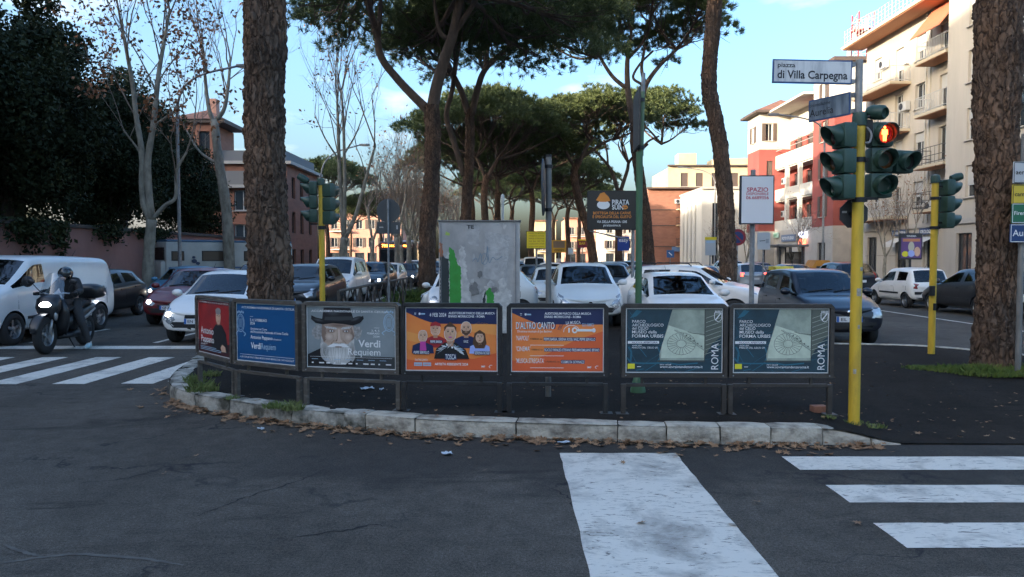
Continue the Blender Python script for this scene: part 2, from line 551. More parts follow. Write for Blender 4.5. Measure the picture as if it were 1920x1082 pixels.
for i, (s0, s1) in enumerate(zip(joints[:-1], joints[1:])):
    gap = 0.006
    rough = 0.006 if i < 9 else 0.018
    ns = max(3, int((s1 - s0) / 0.11))
    dz, dn = rnd.uniform(-0.006, 0.006), rnd.uniform(-0.010, 0.010)
    vs, fs = [], []
    prof = [(0.0, -0.05), (0.0, 0.045), (0.002, 0.10), (0.004, 0.150), (0.012, 0.165), (0.03, KH), (0.12, KH + 0.002), (0.21, KH), (WK, KH - 0.010), (WK, -0.05)]
    for a in range(ns + 1):
        s = s0 + gap + (s1 - s0 - 2 * gap) * a / ns
        p, nrm = kat(s)
        if nrm.y < 0 and p.y < 9: nrm = -nrm
        ramp = smoothstep(0, 1, min(1, s / joints[2])) if s < joints[2] else 1.0
        ramp = min(1.0, s / joints[2]) if s < joints[2] else 1.0
        for (u, z) in prof:
            uu = u if a not in (0, ns) else u + (0.006 if u < 0.02 else 0)
            q = p + nrm * (uu + dn)
            zz = (z if z <= 0 else z * max(0.06, ramp)) + (dz if z > 0.1 else 0) * ramp
            if a in (0, ns) and z > 0.14: zz -= 0.006 * ramp
            d = noise.noise_vector(Vector((q.x * 6, q.y * 6, zz * 9 + i * 3))) * rough * ramp
            vs.append(q + Vector((d.x, d.y, d.z if z > 0.05 else 0)) + Vector((0, 0, zz)))
    k = len(prof)
    for a in range(ns):
        for b in range(k - 1):
            fs.append((a * k + b, (a + 1) * k + b, (a + 1) * k + b + 1, a * k + b + 1))
    fs.append(tuple(range(k))[::-1]); fs.append(tuple(ns * k + b for b in range(k)))
    mb = MB().add(vs, fs)
    mb.build('kerb_stone', M_STONE if i < 9 else M_STONE2, kerb_root, smooth=40, fix=True)
# low kerb along the back of the island beside the right-hand carriageway
bk = [Vector((4.6, 14.32, 0)), Vector((7.0, 13.95, 0)), Vector((7.8, 13.55, 0)), Vector((8.4, 12.75, 0)), Vector((9.35, 11.0, 0)), Vector((9.65, 8.7, 0))]
bp = spline(bk, 8)
for i in range(0, len(bp) - 1, 4):
    seg = bp[i:i + 5]
    vs, fs = [], []
    for j, p in enumerate(seg):
        d = (seg[min(j + 1, len(seg) - 1)] - seg[max(j - 1, 0)]).normalized()
        nv = Vector((-d.y, d.x, 0))
        pr = [(0.10, -0.02), (0.10, 0.13), (0.07, KH), (-0.10, KH), (-0.12, 0.10)]
        vs += [p + nv * u + Vector((0, 0, z)) for u, z in pr]
    for j in range(len(seg) - 1):
        for b in range(4): fs.append((j * 5 + b, (j + 1) * 5 + b, (j + 1) * 5 + b + 1, j * 5 + b + 1))
    fs += [tuple(range(5))[::-1], tuple((len(seg) - 1) * 5 + b for b in range(5))]
    MB().add(vs, fs).build('kerb_stone', M_STONE, kerb_root, smooth=30, fix=True)

def stripe(parent, x0, x1, y0, y1, jit=0.006, z=0.004):
    "a painted bar with slightly ragged edges"
    nx, ny = max(2, int(abs(x1 - x0) / 0.15)), max(2, int(abs(y1 - y0) / 0.15))
    ring = [(x0 + (x1 - x0) * i / nx, y0) for i in range(nx)] + [(x1, y0 + (y1 - y0) * i / ny) for i in range(ny)]
    ring += [(x1 - (x1 - x0) * i / nx, y1) for i in range(nx)] + [(x0, y1 - (y1 - y0) * i / ny) for i in range(ny)]
    ring = [(x + rnd.uniform(-jit, jit), y + rnd.uniform(-jit, jit)) for x, y in ring]
    return MB().add([(x, y, z) for x, y in ring], [tuple(range(len(ring)))]).build('painted_stripe', M_PAINT, parent)
zr = tag(empty('pedestrian_crossing'), 'white zebra crossing painted on the road ahead of the traffic light pole', 'crossing', kind='structure')
for y0, y1 in ((6.24, 6.66), (5.40, 5.82), (4.55, 4.98), (3.70, 4.12), (2.85, 3.27)):
    stripe(zr, 2.46 + rnd.uniform(-0.03, 0.03), 8.5, y0, y1)
st = tag(empty('stop_line'), 'wide white painted bar running towards the kerb', 'road marking', kind='structure')
stripe(st, 0.44, 1.50, 2.4, 6.78, 0.006)
zl = tag(empty('pedestrian_crossing'), 'white zebra crossing in front of the waiting scooter', 'crossing', kind='structure')
for k in range(8):
    x = -5.10 - 0.955 * k
    if k == 0: stripe(zl, -4.98, -4.62, 10.75, 12.3, 0.015)
    stripe(zl, x - 0.46, x, 10.5 + rnd.uniform(-.05, .05), 13.35)
sl = tag(empty('stop_line'), 'white stop line across the lanes of waiting traffic', 'road marking', kind='structure')
stripe(sl, -14.5, -5.6, 14.55, 15.05)
lm = tag(empty('lane_line'), 'white lane lines on the carriageways', 'road marking', kind='structure')
for k in range(9):
    stripe(lm, -7.55, -7.43, 15.6 + 6 * k, 18.6 + 6 * k)
    stripe(lm, -10.15, -10.03, 15.6 + 6 * k, 18.6 + 6 * k)
stripe(lm, 12.35, 12.47, 14.5, 60.0, 0.006)
# roadside pavements on both far sides
pv = MB()
pv.box((-13.9, 60, 0.06), (2.6, 130, 0.14)); pv.box((-14.9, 60, 0.07), (1.0, 130, 0.16))
tag(pv.build('pavement', mat('pavement_grey', (0.11, 0.11, 0.11), 0.9, col2=(0.07, 0.07, 0.072), scale=1.5)), 'narrow grey pavement along the pink garden wall', 'pavement', kind='structure')
pv = MB()
pv.box((21.0, 70, 0.06), (10.2, 150, 0.14)); pv.box((15.85, 70, 0.07), (0.22, 150, 0.15))
tag(pv.build('pavement', mat('pavement_pale', (0.16, 0.155, 0.15), 0.9, col2=(0.11, 0.11, 0.11), scale=1.5)), 'grey pavement before the apartment blocks and shops', 'pavement', kind='structure')

# a tyre-worn arc of old paint, cracks and a patched trench in the near road
old = mat('old_paint', (0.115, 0.105, 0.092), .95, col2=(0.075, 0.066, 0.056), scale=7, lo=.4, hi=.62)
def ribbon(parent, name, pts, w, m, z, jag=0.0, seed=3):
    r = random.Random(seed); P = [Vector((p.x, p.y, 0)) for p in spline(pts, 8)]
    vs = []
    for i, p in enumerate(P):
        d = (P[min(i + 1, len(P) - 1)] - P[max(i - 1, 0)]).normalized(); nv = Vector((-d.y, d.x, 0))
        ww = w * (.35 + .65 * math.sin(math.pi * (i + .3) / len(P))) * (1 + r.uniform(-jag, jag)); q = p + nv * r.uniform(-jag, jag) * w * 2
        vs += [q - nv * ww / 2 + Vector((0, 0, z)), q + nv * ww / 2 + Vector((0, 0, z))]
    return MB().add(vs, [(2 * i, 2 * i + 2, 2 * i + 3, 2 * i + 1) for i in range(len(P) - 1)]).build(name, m, parent)
wm_ = tag(empty('worn_marking'), 'faint worn arc of old paint on the near road', 'road marking', kind='structure')
ribbon(wm_, 'painted_arc', [G(-60, 1068), G(60, 1048), G(150, 1040), G(260, 1048), G(345, 1060)], .035, old, .003, .10)
ribbon(wm_, 'painted_arc', [G(5, 1022), G(40, 1034), G(75, 1044)], .03, old, .003, .10, 5)
ck_ = tag(empty('road_crack'), 'thin dark cracks in the near asphalt', 'road crack', kind='structure')
M_CRK = mat('crack_dark', (0.012, 0.011, 0.011), .95)
for i, c in enumerate(([(175, 745), (190, 735), (215, 728), (240, 724), (258, 714)], [(365, 970), (440, 940), (500, 920), (560, 902), (610, 880)], [(520, 1010), (640, 996), (700, 985), (745, 990)], [(150, 905), (230, 898), (300, 880)], [(1000, 905), (1060, 930), (1080, 960)])):
    ribbon(ck_, 'crack', [G(x, y) for x, y in c],   .012, M_CRK, .0025, .8, 20 + i)
# ---------------------------------------------------------------- poster panels on the island
M_FRAME_B = mat('frame_bronze', (0.105, 0.090, 0.075), 0.55, 0.35, col2=(0.20, 0.185, 0.165), scale=7, stretch=(1, 1, 3), lo=0.5, hi=0.75)
M_FRAME_K = mat('frame_black', (0.022, 0.021, 0.021), 0.5, 0.2, col2=(0.05, 0.048, 0.045), scale=8, lo=0.5, hi=0.8)
M_FRAME_D = mat('frame_dark_bronze', (0.050, 0.042, 0.036), 0.55, 0.3, col2=(0.10, 0.088, 0.075), scale=8, lo=0.5, hi=0.8)
def ink(name, c, r=0.45, c2=None, sc=3.0, st=(1, 1, 1)):
    return mat('ink_' + name, c, r, col2=c2, scale=sc, stretch=st)
K_WH, K_BK = ink('white', (0.80, 0.80, 0.79)), ink('black', (0.012, 0.012, 0.014))
K_NAVY, K_OR = ink('navy', (0.012, 0.022, 0.085)), ink('orange', (0.83, 0.20, 0.045), c2=(0.86, 0.27, 0.06), sc=2.0)
K_OR2, K_RED = ink('orange_deep', (0.76, 0.125, 0.035)), ink('red', (0.42, 0.022, 0.022), c2=(0.25, 0.012, 0.014), sc=4)
K_SKIN, K_SKIN2 = ink('skin', (0.72, 0.46, 0.31), c2=(0.62, 0.36, 0.23), sc=9), ink('skin_shade', (0.50, 0.28, 0.17))
K_BLUE = ink('blue', (0.006, 0.085, 0.235)); K_PALE = ink('pale_blue', (0.36, 0.52, 0.66))
K_GREY = ink('grey', (0.20, 0.235, 0.245), c2=(0.28, 0.315, 0.325), sc=2.0); K_DG = ink('dark_grey', (0.045, 0.048, 0.05))
K_TEAL = ink('teal_dark', (0.010, 0.035, 0.052), c2=(0.016, 0.055, 0.078), sc=5); K_TEAL2 = ink('teal', (0.022, 0.13, 0.19))
K_BEARD = ink('beard', (0.62, 0.61, 0.58), c2=(0.36, 0.35, 0.33), sc=22, st=(3, 1, 1))
K_STONE = ink('stone', (0.40, 0.45, 0.36), c2=(0.26, 0.30, 0.24), sc=6); K_STONE2 = ink('stone_light', (0.60, 0.66, 0.52), c2=(0.48, 0.54, 0.42), sc=9)
K_OLIVE = ink('olive', (0.10, 0.115, 0.095)); K_YEL = ink('yellow', (0.75, 0.66, 0.03)); K_BROWN = ink('hair_brown', (0.10, 0.045, 0.022))
K_MAG = ink('magenta', (0.55, 0.06, 0.33)); K_RED2 = ink('shirt_red', (0.40, 0.025, 0.03)); K_LIL = ink('lilac', (0.34, 0.42, 0.78))
K_FACEG, K_FACEG2 = ink('portrait_skin', (0.55, 0.42, 0.33), c2=(0.42, 0.30, 0.23), sc=12), ink('portrait_shade', (0.25, 0.17, 0.13))

def blob(c, a, b, n=18, jag=0.0, seed=0, k=2.0):
    r = random.Random(seed)
    out = []
    for i in range(n):
        t = 2 * math.pi * i / n
        q = 1 + r.uniform(-jag, jag)
        ct, s = math.cos(t), math.sin(t)
        out.append((c[0] + a * q * math.copysign(abs(ct) ** (2 / k), ct), c[1] + b * q * math.copysign(abs(s) ** (2 / k), s)))
    return out

def art_conductor(d):
    d.rect(0, 0, 1, .7, K_RED, 1)
    d.rect(0, 0, 1, .16, ink('maroon', (0.06, 0.008, 0.012)), 2)
    d.rect(0, .655, 1, .7, ink('maroon2', (0.16, 0.012, 0.016)), 2)
    d.text('ACCADEMIA NAZIONALE DI SANTA CECILIA', .04, .668, .026, K_WH, 3, .01, .9)
    d.poly([(.42, .12), (.46, .32), (.56, .40), (.74, .40), (.86, .30), (.92, .05), (.42, .05)], K_BK, 3)
    d.poly(blob((.64, .50), .075, .10, 20), K_SKIN, 4)
    d.poly(blob((.64, .575), .085, .045, 16, .08, 3), ink('grey_hair', (0.28, 0.26, 0.25)), 5)
    d.rect(.60, .385, .68, .43, K_SKIN2, 3)
    for x in (.61, .67): d.ell(x, .515, .012, .007, K_BK, 5)
    d.ell(.64, .445, .02, .006, K_SKIN2, 5)
    d.poly([(.70, .10), (.75, .15), (.84, .12), (.86, .06), (.74, .05)], K_SKIN, 5)
    d.text('Antonio\nPappano', .08, .255, .125, K_WH, 6, .012, .42)
    d.text('direttore', .08, .10, .04, K_WH, 6)
    for i in range(3): d.rect(.06, .075 - .02 * i, .06 + (.5, .8, .65)[i], .083 - .02 * i, K_PALE, 4)
def crest(d, x, z, s, m, layer=3):
    d.line([(x + s * .32 * math.cos(t), z + s * .55 * math.sin(t)) for t in [math.pi * 2 * k / 20 for k in range(21)]], s * .045, m, layer)
    d.line([(x + s * .24 * math.cos(t), z + s * .44 * math.sin(t)) for t in [math.pi * 2 * k / 20 for k in range(21)]], s * .03, m, layer)
    for k in range(5): d.ell(x + s * (-.24 + .12 * k), z + s * (.66 + .05 * (k % 2)), s * .05, s * .07, m, layer)
    for k in range(-2, 3): d.line([(x + s * .06 * k, z - s * .28), (x + s * .06 * k, z + s * .28)], s * .018, m, layer)
    for sg in (-1, 1): d.line([(x + sg * s * .2, z - s * .5), (x + sg * s * .44, z - s * .66), (x + sg * s * .30, z - s * .80)], s * .05, m, layer)
def art_blue(d):
    d.rect(0, 0, 1, .7, K_BLUE, 1)
    d.text('ACCADEMIA NAZIONALE DI SANTA CECILIA', .085, .645, .037, K_WH, 3, .012, .90)
    crest(d, .065, .46, .20, K_PALE)
    d.rect(.235, .545, .29, .549, K_WH, 3)
    d.text('3, 4, 5 FEBBRAIO\n2024', .235, .49, .046, K_WH, 3, .014, .29)
    d.text("Orchestra e Coro\ndell'Accademia Nazionale di Santa Cecilia", .24, .385, .040, K_WH, 3, .008, .64)
    d.text('Antonio Pappano', .24, .275, .062, K_WH, 3, .010, .38)
    d.text('direttore', .635, .275, .034, K_WH, 3, .0, .13)
    d.text('Verdi', .245, .155, .105, K_WH, 3, .020, .17)
    d.text('Requiem', .425, .155, .105, K_PALE, 3, .006, .245)
    d.rect(.05, .072, .97, .076, K_WH, 3)
    d.text('AUDITORIUM PARCO DELLA MUSICA ENNIO MORRICONE / SANTACECILIA.IT', .05, .032, .030, K_WH, 3, .008, .92)
def art_portrait(d):
    d.rect(0, 0, 1, .7, K_GREY, 1)
    d.rect(0, 0, 1, .135, K_DG, 2)
    d.poly([(.0, .14), (.16, .22), (.22, .32), (.30, .20), (.52, .14), (.56, .02), (.0, .02)], K_BK, 3)
    def soft(x, z, a, b, c0, c1, layer, n=6, rot=0.0):
        for q in range(n):
            t_ = q / (n - 1); c = tuple(c0[i] + (c1[i] - c0[i]) * t_ for i in range(3))
            d.ell(x, z, a * (1 - .8 * t_), b * (1 - .8 * t_), mat('ink_tone_%d_%d_%d' % tuple(int(v * 250) for v in c), c, .45), layer + .08 * q, 20, rot)
    # hair at the sides, face, brow
    d.poly(blob((.115, .40), .060, .085, 18, .16, 5), ink('hair_side', (0.20, 0.19, 0.18), c2=(0.42, 0.41, 0.39), sc=30), 3)
    d.poly(blob((.575, .405), .055, .080, 18, .16, 8), ink('hair_side', (0, 0, 0)), 3)
    d.poly([(.17, .50), (.165, .36), (.20, .25), (.30, .19), (.40, .19), (.50, .26), (.545, .37), (.53, .50), (.36, .54)], K_FACEG, 4)
    d.poly([(.17, .50), (.165, .36), (.19, .28), (.225, .33), (.215, .43), (.23, .50)], K_FACEG2, 5)
    d.poly([(.50, .50), (.545, .37), (.52, .29), (.49, .36), (.495, .44)], K_FACEG2, 5)
    SK, SH, HI = (.46, .34, .27), (.27, .18, .135), (.62, .49, .40)
    soft(.36, .485, .17, .035, (.40, .29, .23), (.20, .13, .10), 5)
    soft(.255, .355, .055, .05, SK, HI, 5); soft(.475, .355, .05, .05, SK, HI, 5)
    soft(.27, .425, .058, .032, (.38, .27, .21), SH, 5.5); soft(.455, .425, .055, .032, (.38, .27, .21), SH, 5.5)
    for k_ in range(3): d.line([(.27 + .01 * k_, .497 - .013 * k_), (.36, .490 - .012 * k_), (.46 - .01 * k_, .500 - .013 * k_)], .003, K_FACEG2, 5.9)
    for sg_, x_ in ((-1, .225), (1, .505)):
        for k_ in range(3): d.line([(x_, .415 - .012 * k_), (x_ + sg_ * .022, .412 - .018 * k_)], .0025, K_FACEG2, 6)
    d.line([(.315, .315), (.285, .285), (.27, .26)], .006, K_FACEG2, 6.1); d.line([(.415, .315), (.445, .285), (.46, .26)], .006, K_FACEG2, 6.1)
    d.poly([(.20, .475), (.33, .462), (.35, .445), (.33, .440), (.22, .452)], K_BEARD, 6)
    d.poly([(.39, .445), (.41, .465), (.51, .48), (.50, .455), (.42, .440)], K_BEARD, 6)
    for x in (.28, .45):
        d.ell(x, .420, .038, .016, K_FACEG2, 6); d.ell(x, .420, .022, .009, K_WH, 7); d.ell(x + .002, .420, .009, .009, K_BK, 8)
    d.poly([(.355, .44), (.345, .33), (.325, .305), (.36, .290), (.405, .30), (.385, .33), (.378, .44)], ink('nose', (0.60, 0.46, 0.37)), 6)
    d.poly([(.355, .44), (.345, .33), (.325, .305), (.345, .30), (.352, .33)], K_FACEG2, 7)
    # beard and moustache
    d.poly([(.165, .36), (.15, .26), (.155, .16), (.20, .07), (.30, .03), (.44, .03), (.50, .09), (.535, .18), (.545, .34), (.52, .32), (.47, .27), (.40, .285), (.365, .275), (.32, .285), (.24, .25), (.19, .29)], K_BEARD, 7)
    d.poly([(.23, .235), (.30, .275), (.365, .268), (.43, .278), (.49, .235), (.42, .235), (.365, .245), (.30, .232)], K_WH, 8)
    d.ell(.362, .236, .045, .008, K_FACEG2, 9)
    for k in range(26):
        x = .175 + .014 * k
        zt = .22 - .03 * math.sin(k * 1.3); zb = .045 + .05 * abs(k - 13) / 13
        d.line([(x, zt), (x + .012 * math.sin(k), (zt + zb) / 2), (.36 + (x - .36) * .75, zb)], .0028, ink('beard_shade', (0.30, 0.29, 0.27)) if k % 2 else ink('beard_light', (0.70, 0.69, 0.66)), 8 if k % 2 else 9)
    soft(.36, .13, .16, .10, (.50, .49, .46), (.72, .71, .68), 7.2); soft(.20, .18, .05, .10, (.42, .41, .39), (.25, .245, .23), 7.2); soft(.52, .18, .035, .11, (.42, .41, .39), (.22, .215, .20), 7.2)
    # hat
    d.poly([(.045, .555), (.05, .60), (.10, .575), (.175, .56), (.195, .69), (.50, .69), (.535, .57), (.60, .575), (.645, .605), (.655, .57), (.61, .52), (.53, .488), (.42, .505), (.30, .512), (.18, .495), (.10, .51)], K_BK, 9)
    soft(.30, .64, .10, .05, (.02, .02, .022), (.075, .08, .085), 9.2); soft(.56, .565, .07, .022, (.02, .02, .022), (.09, .095, .10), 9.2, 5, .4); soft(.13, .545, .07, .018, (.02, .02, .022), (.08, .085, .09), 9.2, 5, -.2)
    d.poly([(.20, .545), (.21, .585), (.52, .595), (.53, .555), (.36, .54)], K_DG, 10)
    d.text('ACCADEMIA NAZIONALE DI SANTA CECILIA', .05, .64, .034, K_WH, 11, .012, .88)
    crest(d, .935, .53, .18, K_PALE)
    d.text('3, 4, 5', .83, .425, .03, K_WH, 11, .01, .09, 'RIGHT'); d.text('FEBBRAIO', .83, .392, .03, K_WH, 11, .01, .14, 'RIGHT'); d.text('2024', .83, .358, .03, K_WH, 11, .01, .07, 'RIGHT')
    d.rect(.77, .465, .83, .469, K_WH, 11)
    d.text('Verdi', .84, .245, .115, K_WH, 11, .022, .25, 'RIGHT')
    d.text('Requiem', .84, .150, .108, K_WH, 11, .004, .37, 'RIGHT')
    d.rect(.03, .118, .97, .121, K_WH, 11)
    for k in range(11): d.rect(.05 + .085 * k, .04, .05 + .085 * k + (.02, .06, .045)[k % 3], .055, K_WH, 11)
    for k in range(7): d.rect(.05 + .13 * k, .088, .05 + .13 * k + .075, .094, K_PALE, 11)

def person(d, x, z, s, hair, shirt, skin=K_SKIN, style='bald', L=4, beard=False):
    "a flat drawn head and shoulders with a white outline"
    d.poly([(x - s * 1.25, z - s * 2.0), (x - s * 1.15, z - s * 1.1), (x - s * .45, z - s * .78), (x + s * .45, z - s * .78), (x + s * 1.15, z - s * 1.1), (x + s * 1.25, z - s * 2.0)], shirt, L)
    if style == 'long':
        d.poly([(x - s * .62, z + s * .5), (x, z + s * .92), (x + s * .62, z + s * .5), (x + s * .80, z - s * .7), (x + s * .55, z - s * 1.35), (x - s * .55, z - s * 1.35), (x - s * .85, z - s * .7)], hair, L + 1)
    d.rect(x - s * .22, z - s * .95, x + s * .22, z - s * .4, K_SKIN2, L + 1)
    d.poly(blob((x, z), s * .52, s * .70, 22, 0, 0, 2.3), K_WH, L)
    d.poly(blob((x, z), s * .49, s * .67, 22, 0, 0, 2.3), skin, L + 2)
    if style == 'cap': d.poly([(x - s * .56, z + s * .28), (x - s * .5, z + s * .62), (x, z + s * .82), (x + s * .5, z + s * .62), (x + s * .6, z + s * .25), (x, z + s * .38)], hair, L + 3)
    if style in ('short', 'bun', 'long'): d.poly([(x - s * .5, z + s * .12), (x - s * .52, z + s * .5), (x, z + s * .82), (x + s * .52, z + s * .5), (x + s * .5, z + s * .12), (x + s * .32, z + s * .44), (x - s * .28, z + s * .46)], hair, L + 3)
    if beard: d.poly([(x - s * .48, z - s * .05), (x - s * .40, z - s * .5), (x, z - s * .74), (x + s * .40, z - s * .5), (x + s * .48, z - s * .05), (x + s * .25, z - s * .25), (x - s * .25, z - s * .25)], hair, L + 3)
    for e in (-.2, .2):
        d.ell(x + s * e, z + s * .08, s * .09, s * .045, K_BK, L + 4, 10)
        d.rect(x + s * (e - .12), z + s * .19, x + s * (e + .12), z + s * .235, hair if style != 'bald' else K_BROWN, L + 4)
    d.poly([(x - s * .03, z + s * .05), (x + s * .04, z + s * .05), (x + s * .09, z - s * .18), (x - s * .06, z - s * .18)], K_SKIN2, L + 3)
    d.ell(x, z - s * .36, s * .15, s * .05, K_RED2 if style in ('bun', 'long') else K_SKIN2, L + 5, 12)

def banner(d, date=True):
    d.rect(0, 0, 1, .7, K_OR, 1)
    d.poly([(0, 0), (1, 0), (1, .20), (.75, .13), (.45, .16), (.2, .09), (0, .12)], K_OR2, 2)
    d.poly([(0, .7), (0, .655)] + [(.05 * k, .60 - .075 * math.sin(min(1, .05 * k / .35) * math.pi / 2) + .055 * (1 - min(1, .05 * k / .35))) for k in range(1, 21)] + [(1, .7)], K_NAVY, 2)
    d.text('AUDITORIUM PARCO DELLA MUSICA', .36 + (.11 if date else 0), .635, .036, K_WH, 4, .02, .51)
    d.text('ENNIO MORRICONE - ROMA', .36 + (.11 if date else 0), .598, .036, K_WH, 4, .02, .40)
    d.rect(.09, .64, .11, .648, K_WH, 4); d.rect(.09, .626, .11, .63, K_WH, 4)
    d.ell(.150, .637, .012, .014, K_WH, 4); d.rect(.165, .628, .21, .644, K_PALE, 4)
    d.text('IMF', .83, .035, .03, K_WH, 4, .02, .045); d.line([(.93, .03), (.915, .045), (.93, .062), (.95, .06)], .006, K_WH, 4)
def art_singers(d):
    banner(d)
    d.poly([(.0, .44), (.4, .34), (.8, .55), (1, .52), (1, .40), (.7, .44), (.4, .24), (0, .34)], ink('orange_light', (0.86, 0.33, 0.08)), 2)
    d.text('4 FEB 2024', .26, .605, .062, K_WH, 4, .006, .185)
    person(d, .325, .465, .105, K_RED2, K_RED2, style='cap', L=4)
    person(d, .665, .475, .112, K_BROWN, K_NAVY, style='bald', L=4, beard=True)
    person(d, .815, .375, .092, K_BROWN, K_LIL, style='long', L=9)
    person(d, .185, .385, .098, K_BROWN, K_NAVY, style='bald', L=9)
    d.poly([(.155, .325), (.215, .325), (.225, .22), (.15, .22)], K_MAG, 11)
    # central figure with a feathered collar
    d.poly([(.31, .13), (.335, .245), (.43, .315), (.55, .315), (.66, .235), (.70, .13)], K_BK, 15)
    for k in range(24):
        t = math.pi * (0.06 + .88 * k / 23)
        x0, z0 = .49 + .07 * math.cos(t), .235 + .04 * math.sin(t)
        x1, z1 = .49 + .165 * math.cos(t), .185 + .10 * math.sin(t) * math.sin(t) + .035 * math.cos(k * 2.2)
        d.poly([(x0, z0), ((x0 + x1) / 2 + .012, (z0 + z1) / 2 + .006), (x1, z1), ((x0 + x1) / 2 - .010, (z0 + z1) / 2 - .008)], K_WH if k % 3 else K_PALE, 16)
    d.rect(.455, .27, .525, .36, K_SKIN2, 16)
    person_head = [(.49, .425)]
    for x, z in person_head:
        s = .125
        d.poly(blob((x, z), s * .54, s * .76, 24, 0, 0, 2.3), K_WH, 16); d.poly(blob((x, z), s * .50, s * .72, 24, 0, 0, 2.3), K_SKIN, 17)
        d.poly([(x - s * .52, z + s * .1), (x - s * .54, z + s * .5), (x, z + s * 1.0), (x + s * .54, z + s * .5), (x + s * .52, z + s * .1), (x + s * .35, z + s * .52), (x - s * .3, z + s * .54)], K_BROWN, 18)
        for e in (-.2, .2):
            d.ell(x + s * e, z + s * .1, s * .1, s * .05, K_BK, 19, 10); d.rect(x + s * (e - .13), z + s * .22, x + s * (e + .13), z + s * .27, K_BROWN, 19)
        d.poly([(x - s * .03, z + s * .05), (x + s * .04, z + s * .05), (x + s * .08, z - s * .2), (x - s * .06, z - s * .2)], K_SKIN2, 18)
        d.ell(x, z - s * .40, s * .16, s * .06, K_MAG, 19, 12)
    def name(s, x, z, h, w):
        d.rect(x - w / 2 - .006, z - .006, x + w / 2 + .006, z + h * .78, K_NAVY, 20); d.text(s, x, z, h, K_WH, 21, .012, w, 'CENTER')
    name('PEPPE SERVILLO', .17, .185, .045, .17); name('PEPPE BARRA', .335, .31, .04, .13); name('RAIZ', .665, .315, .04, .05)
    name('SERENA ROSSI', .84, .185, .045, .16); name('TOSCA', .495, .125, .082, .12)
    d.text("D'ALTRO CANTO", .165, .105, .030, K_WH, 4, .01, .14, 'CENTER')
    for k in range(2): d.rect(.085 + .10 * k, .045, .175 + .10 * k, .085, K_PALE, 4); d.text('OPEN' if k else '20 ANNI', .13 + .10 * k, .055, .022, K_OR2, 5, .01, .07, 'CENTER')
    d.text('ARTISTA RESIDENTE 2024', .315, .055, .038, K_WH, 4, .022, .37)
def art_songs(d):
    banner(d, False)
    d.poly([(.3, .0), (1, .2), (1, .45), (.7, .35), (.3, .15)], K_OR2, 3)
    for b, m, L in ((.034, K_NAVY, 4), (.006, K_WH, 5)):
        d.text("D'ALTRO CANTO", .045, .475, .108, m, L, b, .42 + b * .5)
    d.text('Direzione musicale di Joe Barbieri', .06, .435, .034, K_WH, 5, .004, .38)
    d.text('LA MUSICA', .595, .525, .05, K_WH, 5, .01, .16, rot=.05); d.text('GLI AMICI', .77, .505, .05, K_PALE, 5, .01, .13)
    d.text('TOSCA', .535, .455, .05, K_NAVY, 5, .012, .085, rot=1.2)
    d.line([(.57, .44)] + [(.655 + .085 * math.cos(t), .455 + .06 * math.sin(t)) for t in [math.pi * (1 - .11 * k) for k in range(10)]], .006, K_WH, 5)
    d.rect(.70, .448, .90, .474, K_WH, 6); d.ell(.69, .461, .030, .034, K_WH, 6); d.ell(.69, .461, .016, .018, K_OR, 7); d.ell(.90, .461, .02, .024, K_WH, 6); d.rect(.62, .435, .636, .487, K_WH, 6)
    for (t, w, who, x, wl, z) in (("'NAPOLI'", .14, 'PEPPE BARRA, SERENA ROSSI, RAIZ, PEPPE SERVILLO', .355, .56, .345), ("'CINEMA'", .155, 'ROCCO PAPALEO STEFANO FRESI MASSIMILIANO BRUNO', .36, .60, .225), ("'MUSICA STREGATA'", .31, 'COSIMO DA GIOVINAZZI', .545, .25, .09)):
        d.text(t, .045, z, .075, K_WH, 5, .004, w)
        d.text('4 FEBBRAIO con', .05 + w + .01, z + .008, .026, K_BROWN, 5, .008, x - w - .08)
        d.rect(x - .006, z - .004, x + wl + .006, z + .036, K_NAVY, 4); d.text(who, x, z, .042, K_WH, 5, .012, wl)
        d.rect(.20, z - .055, .57, z - .050, K_WH, 5)
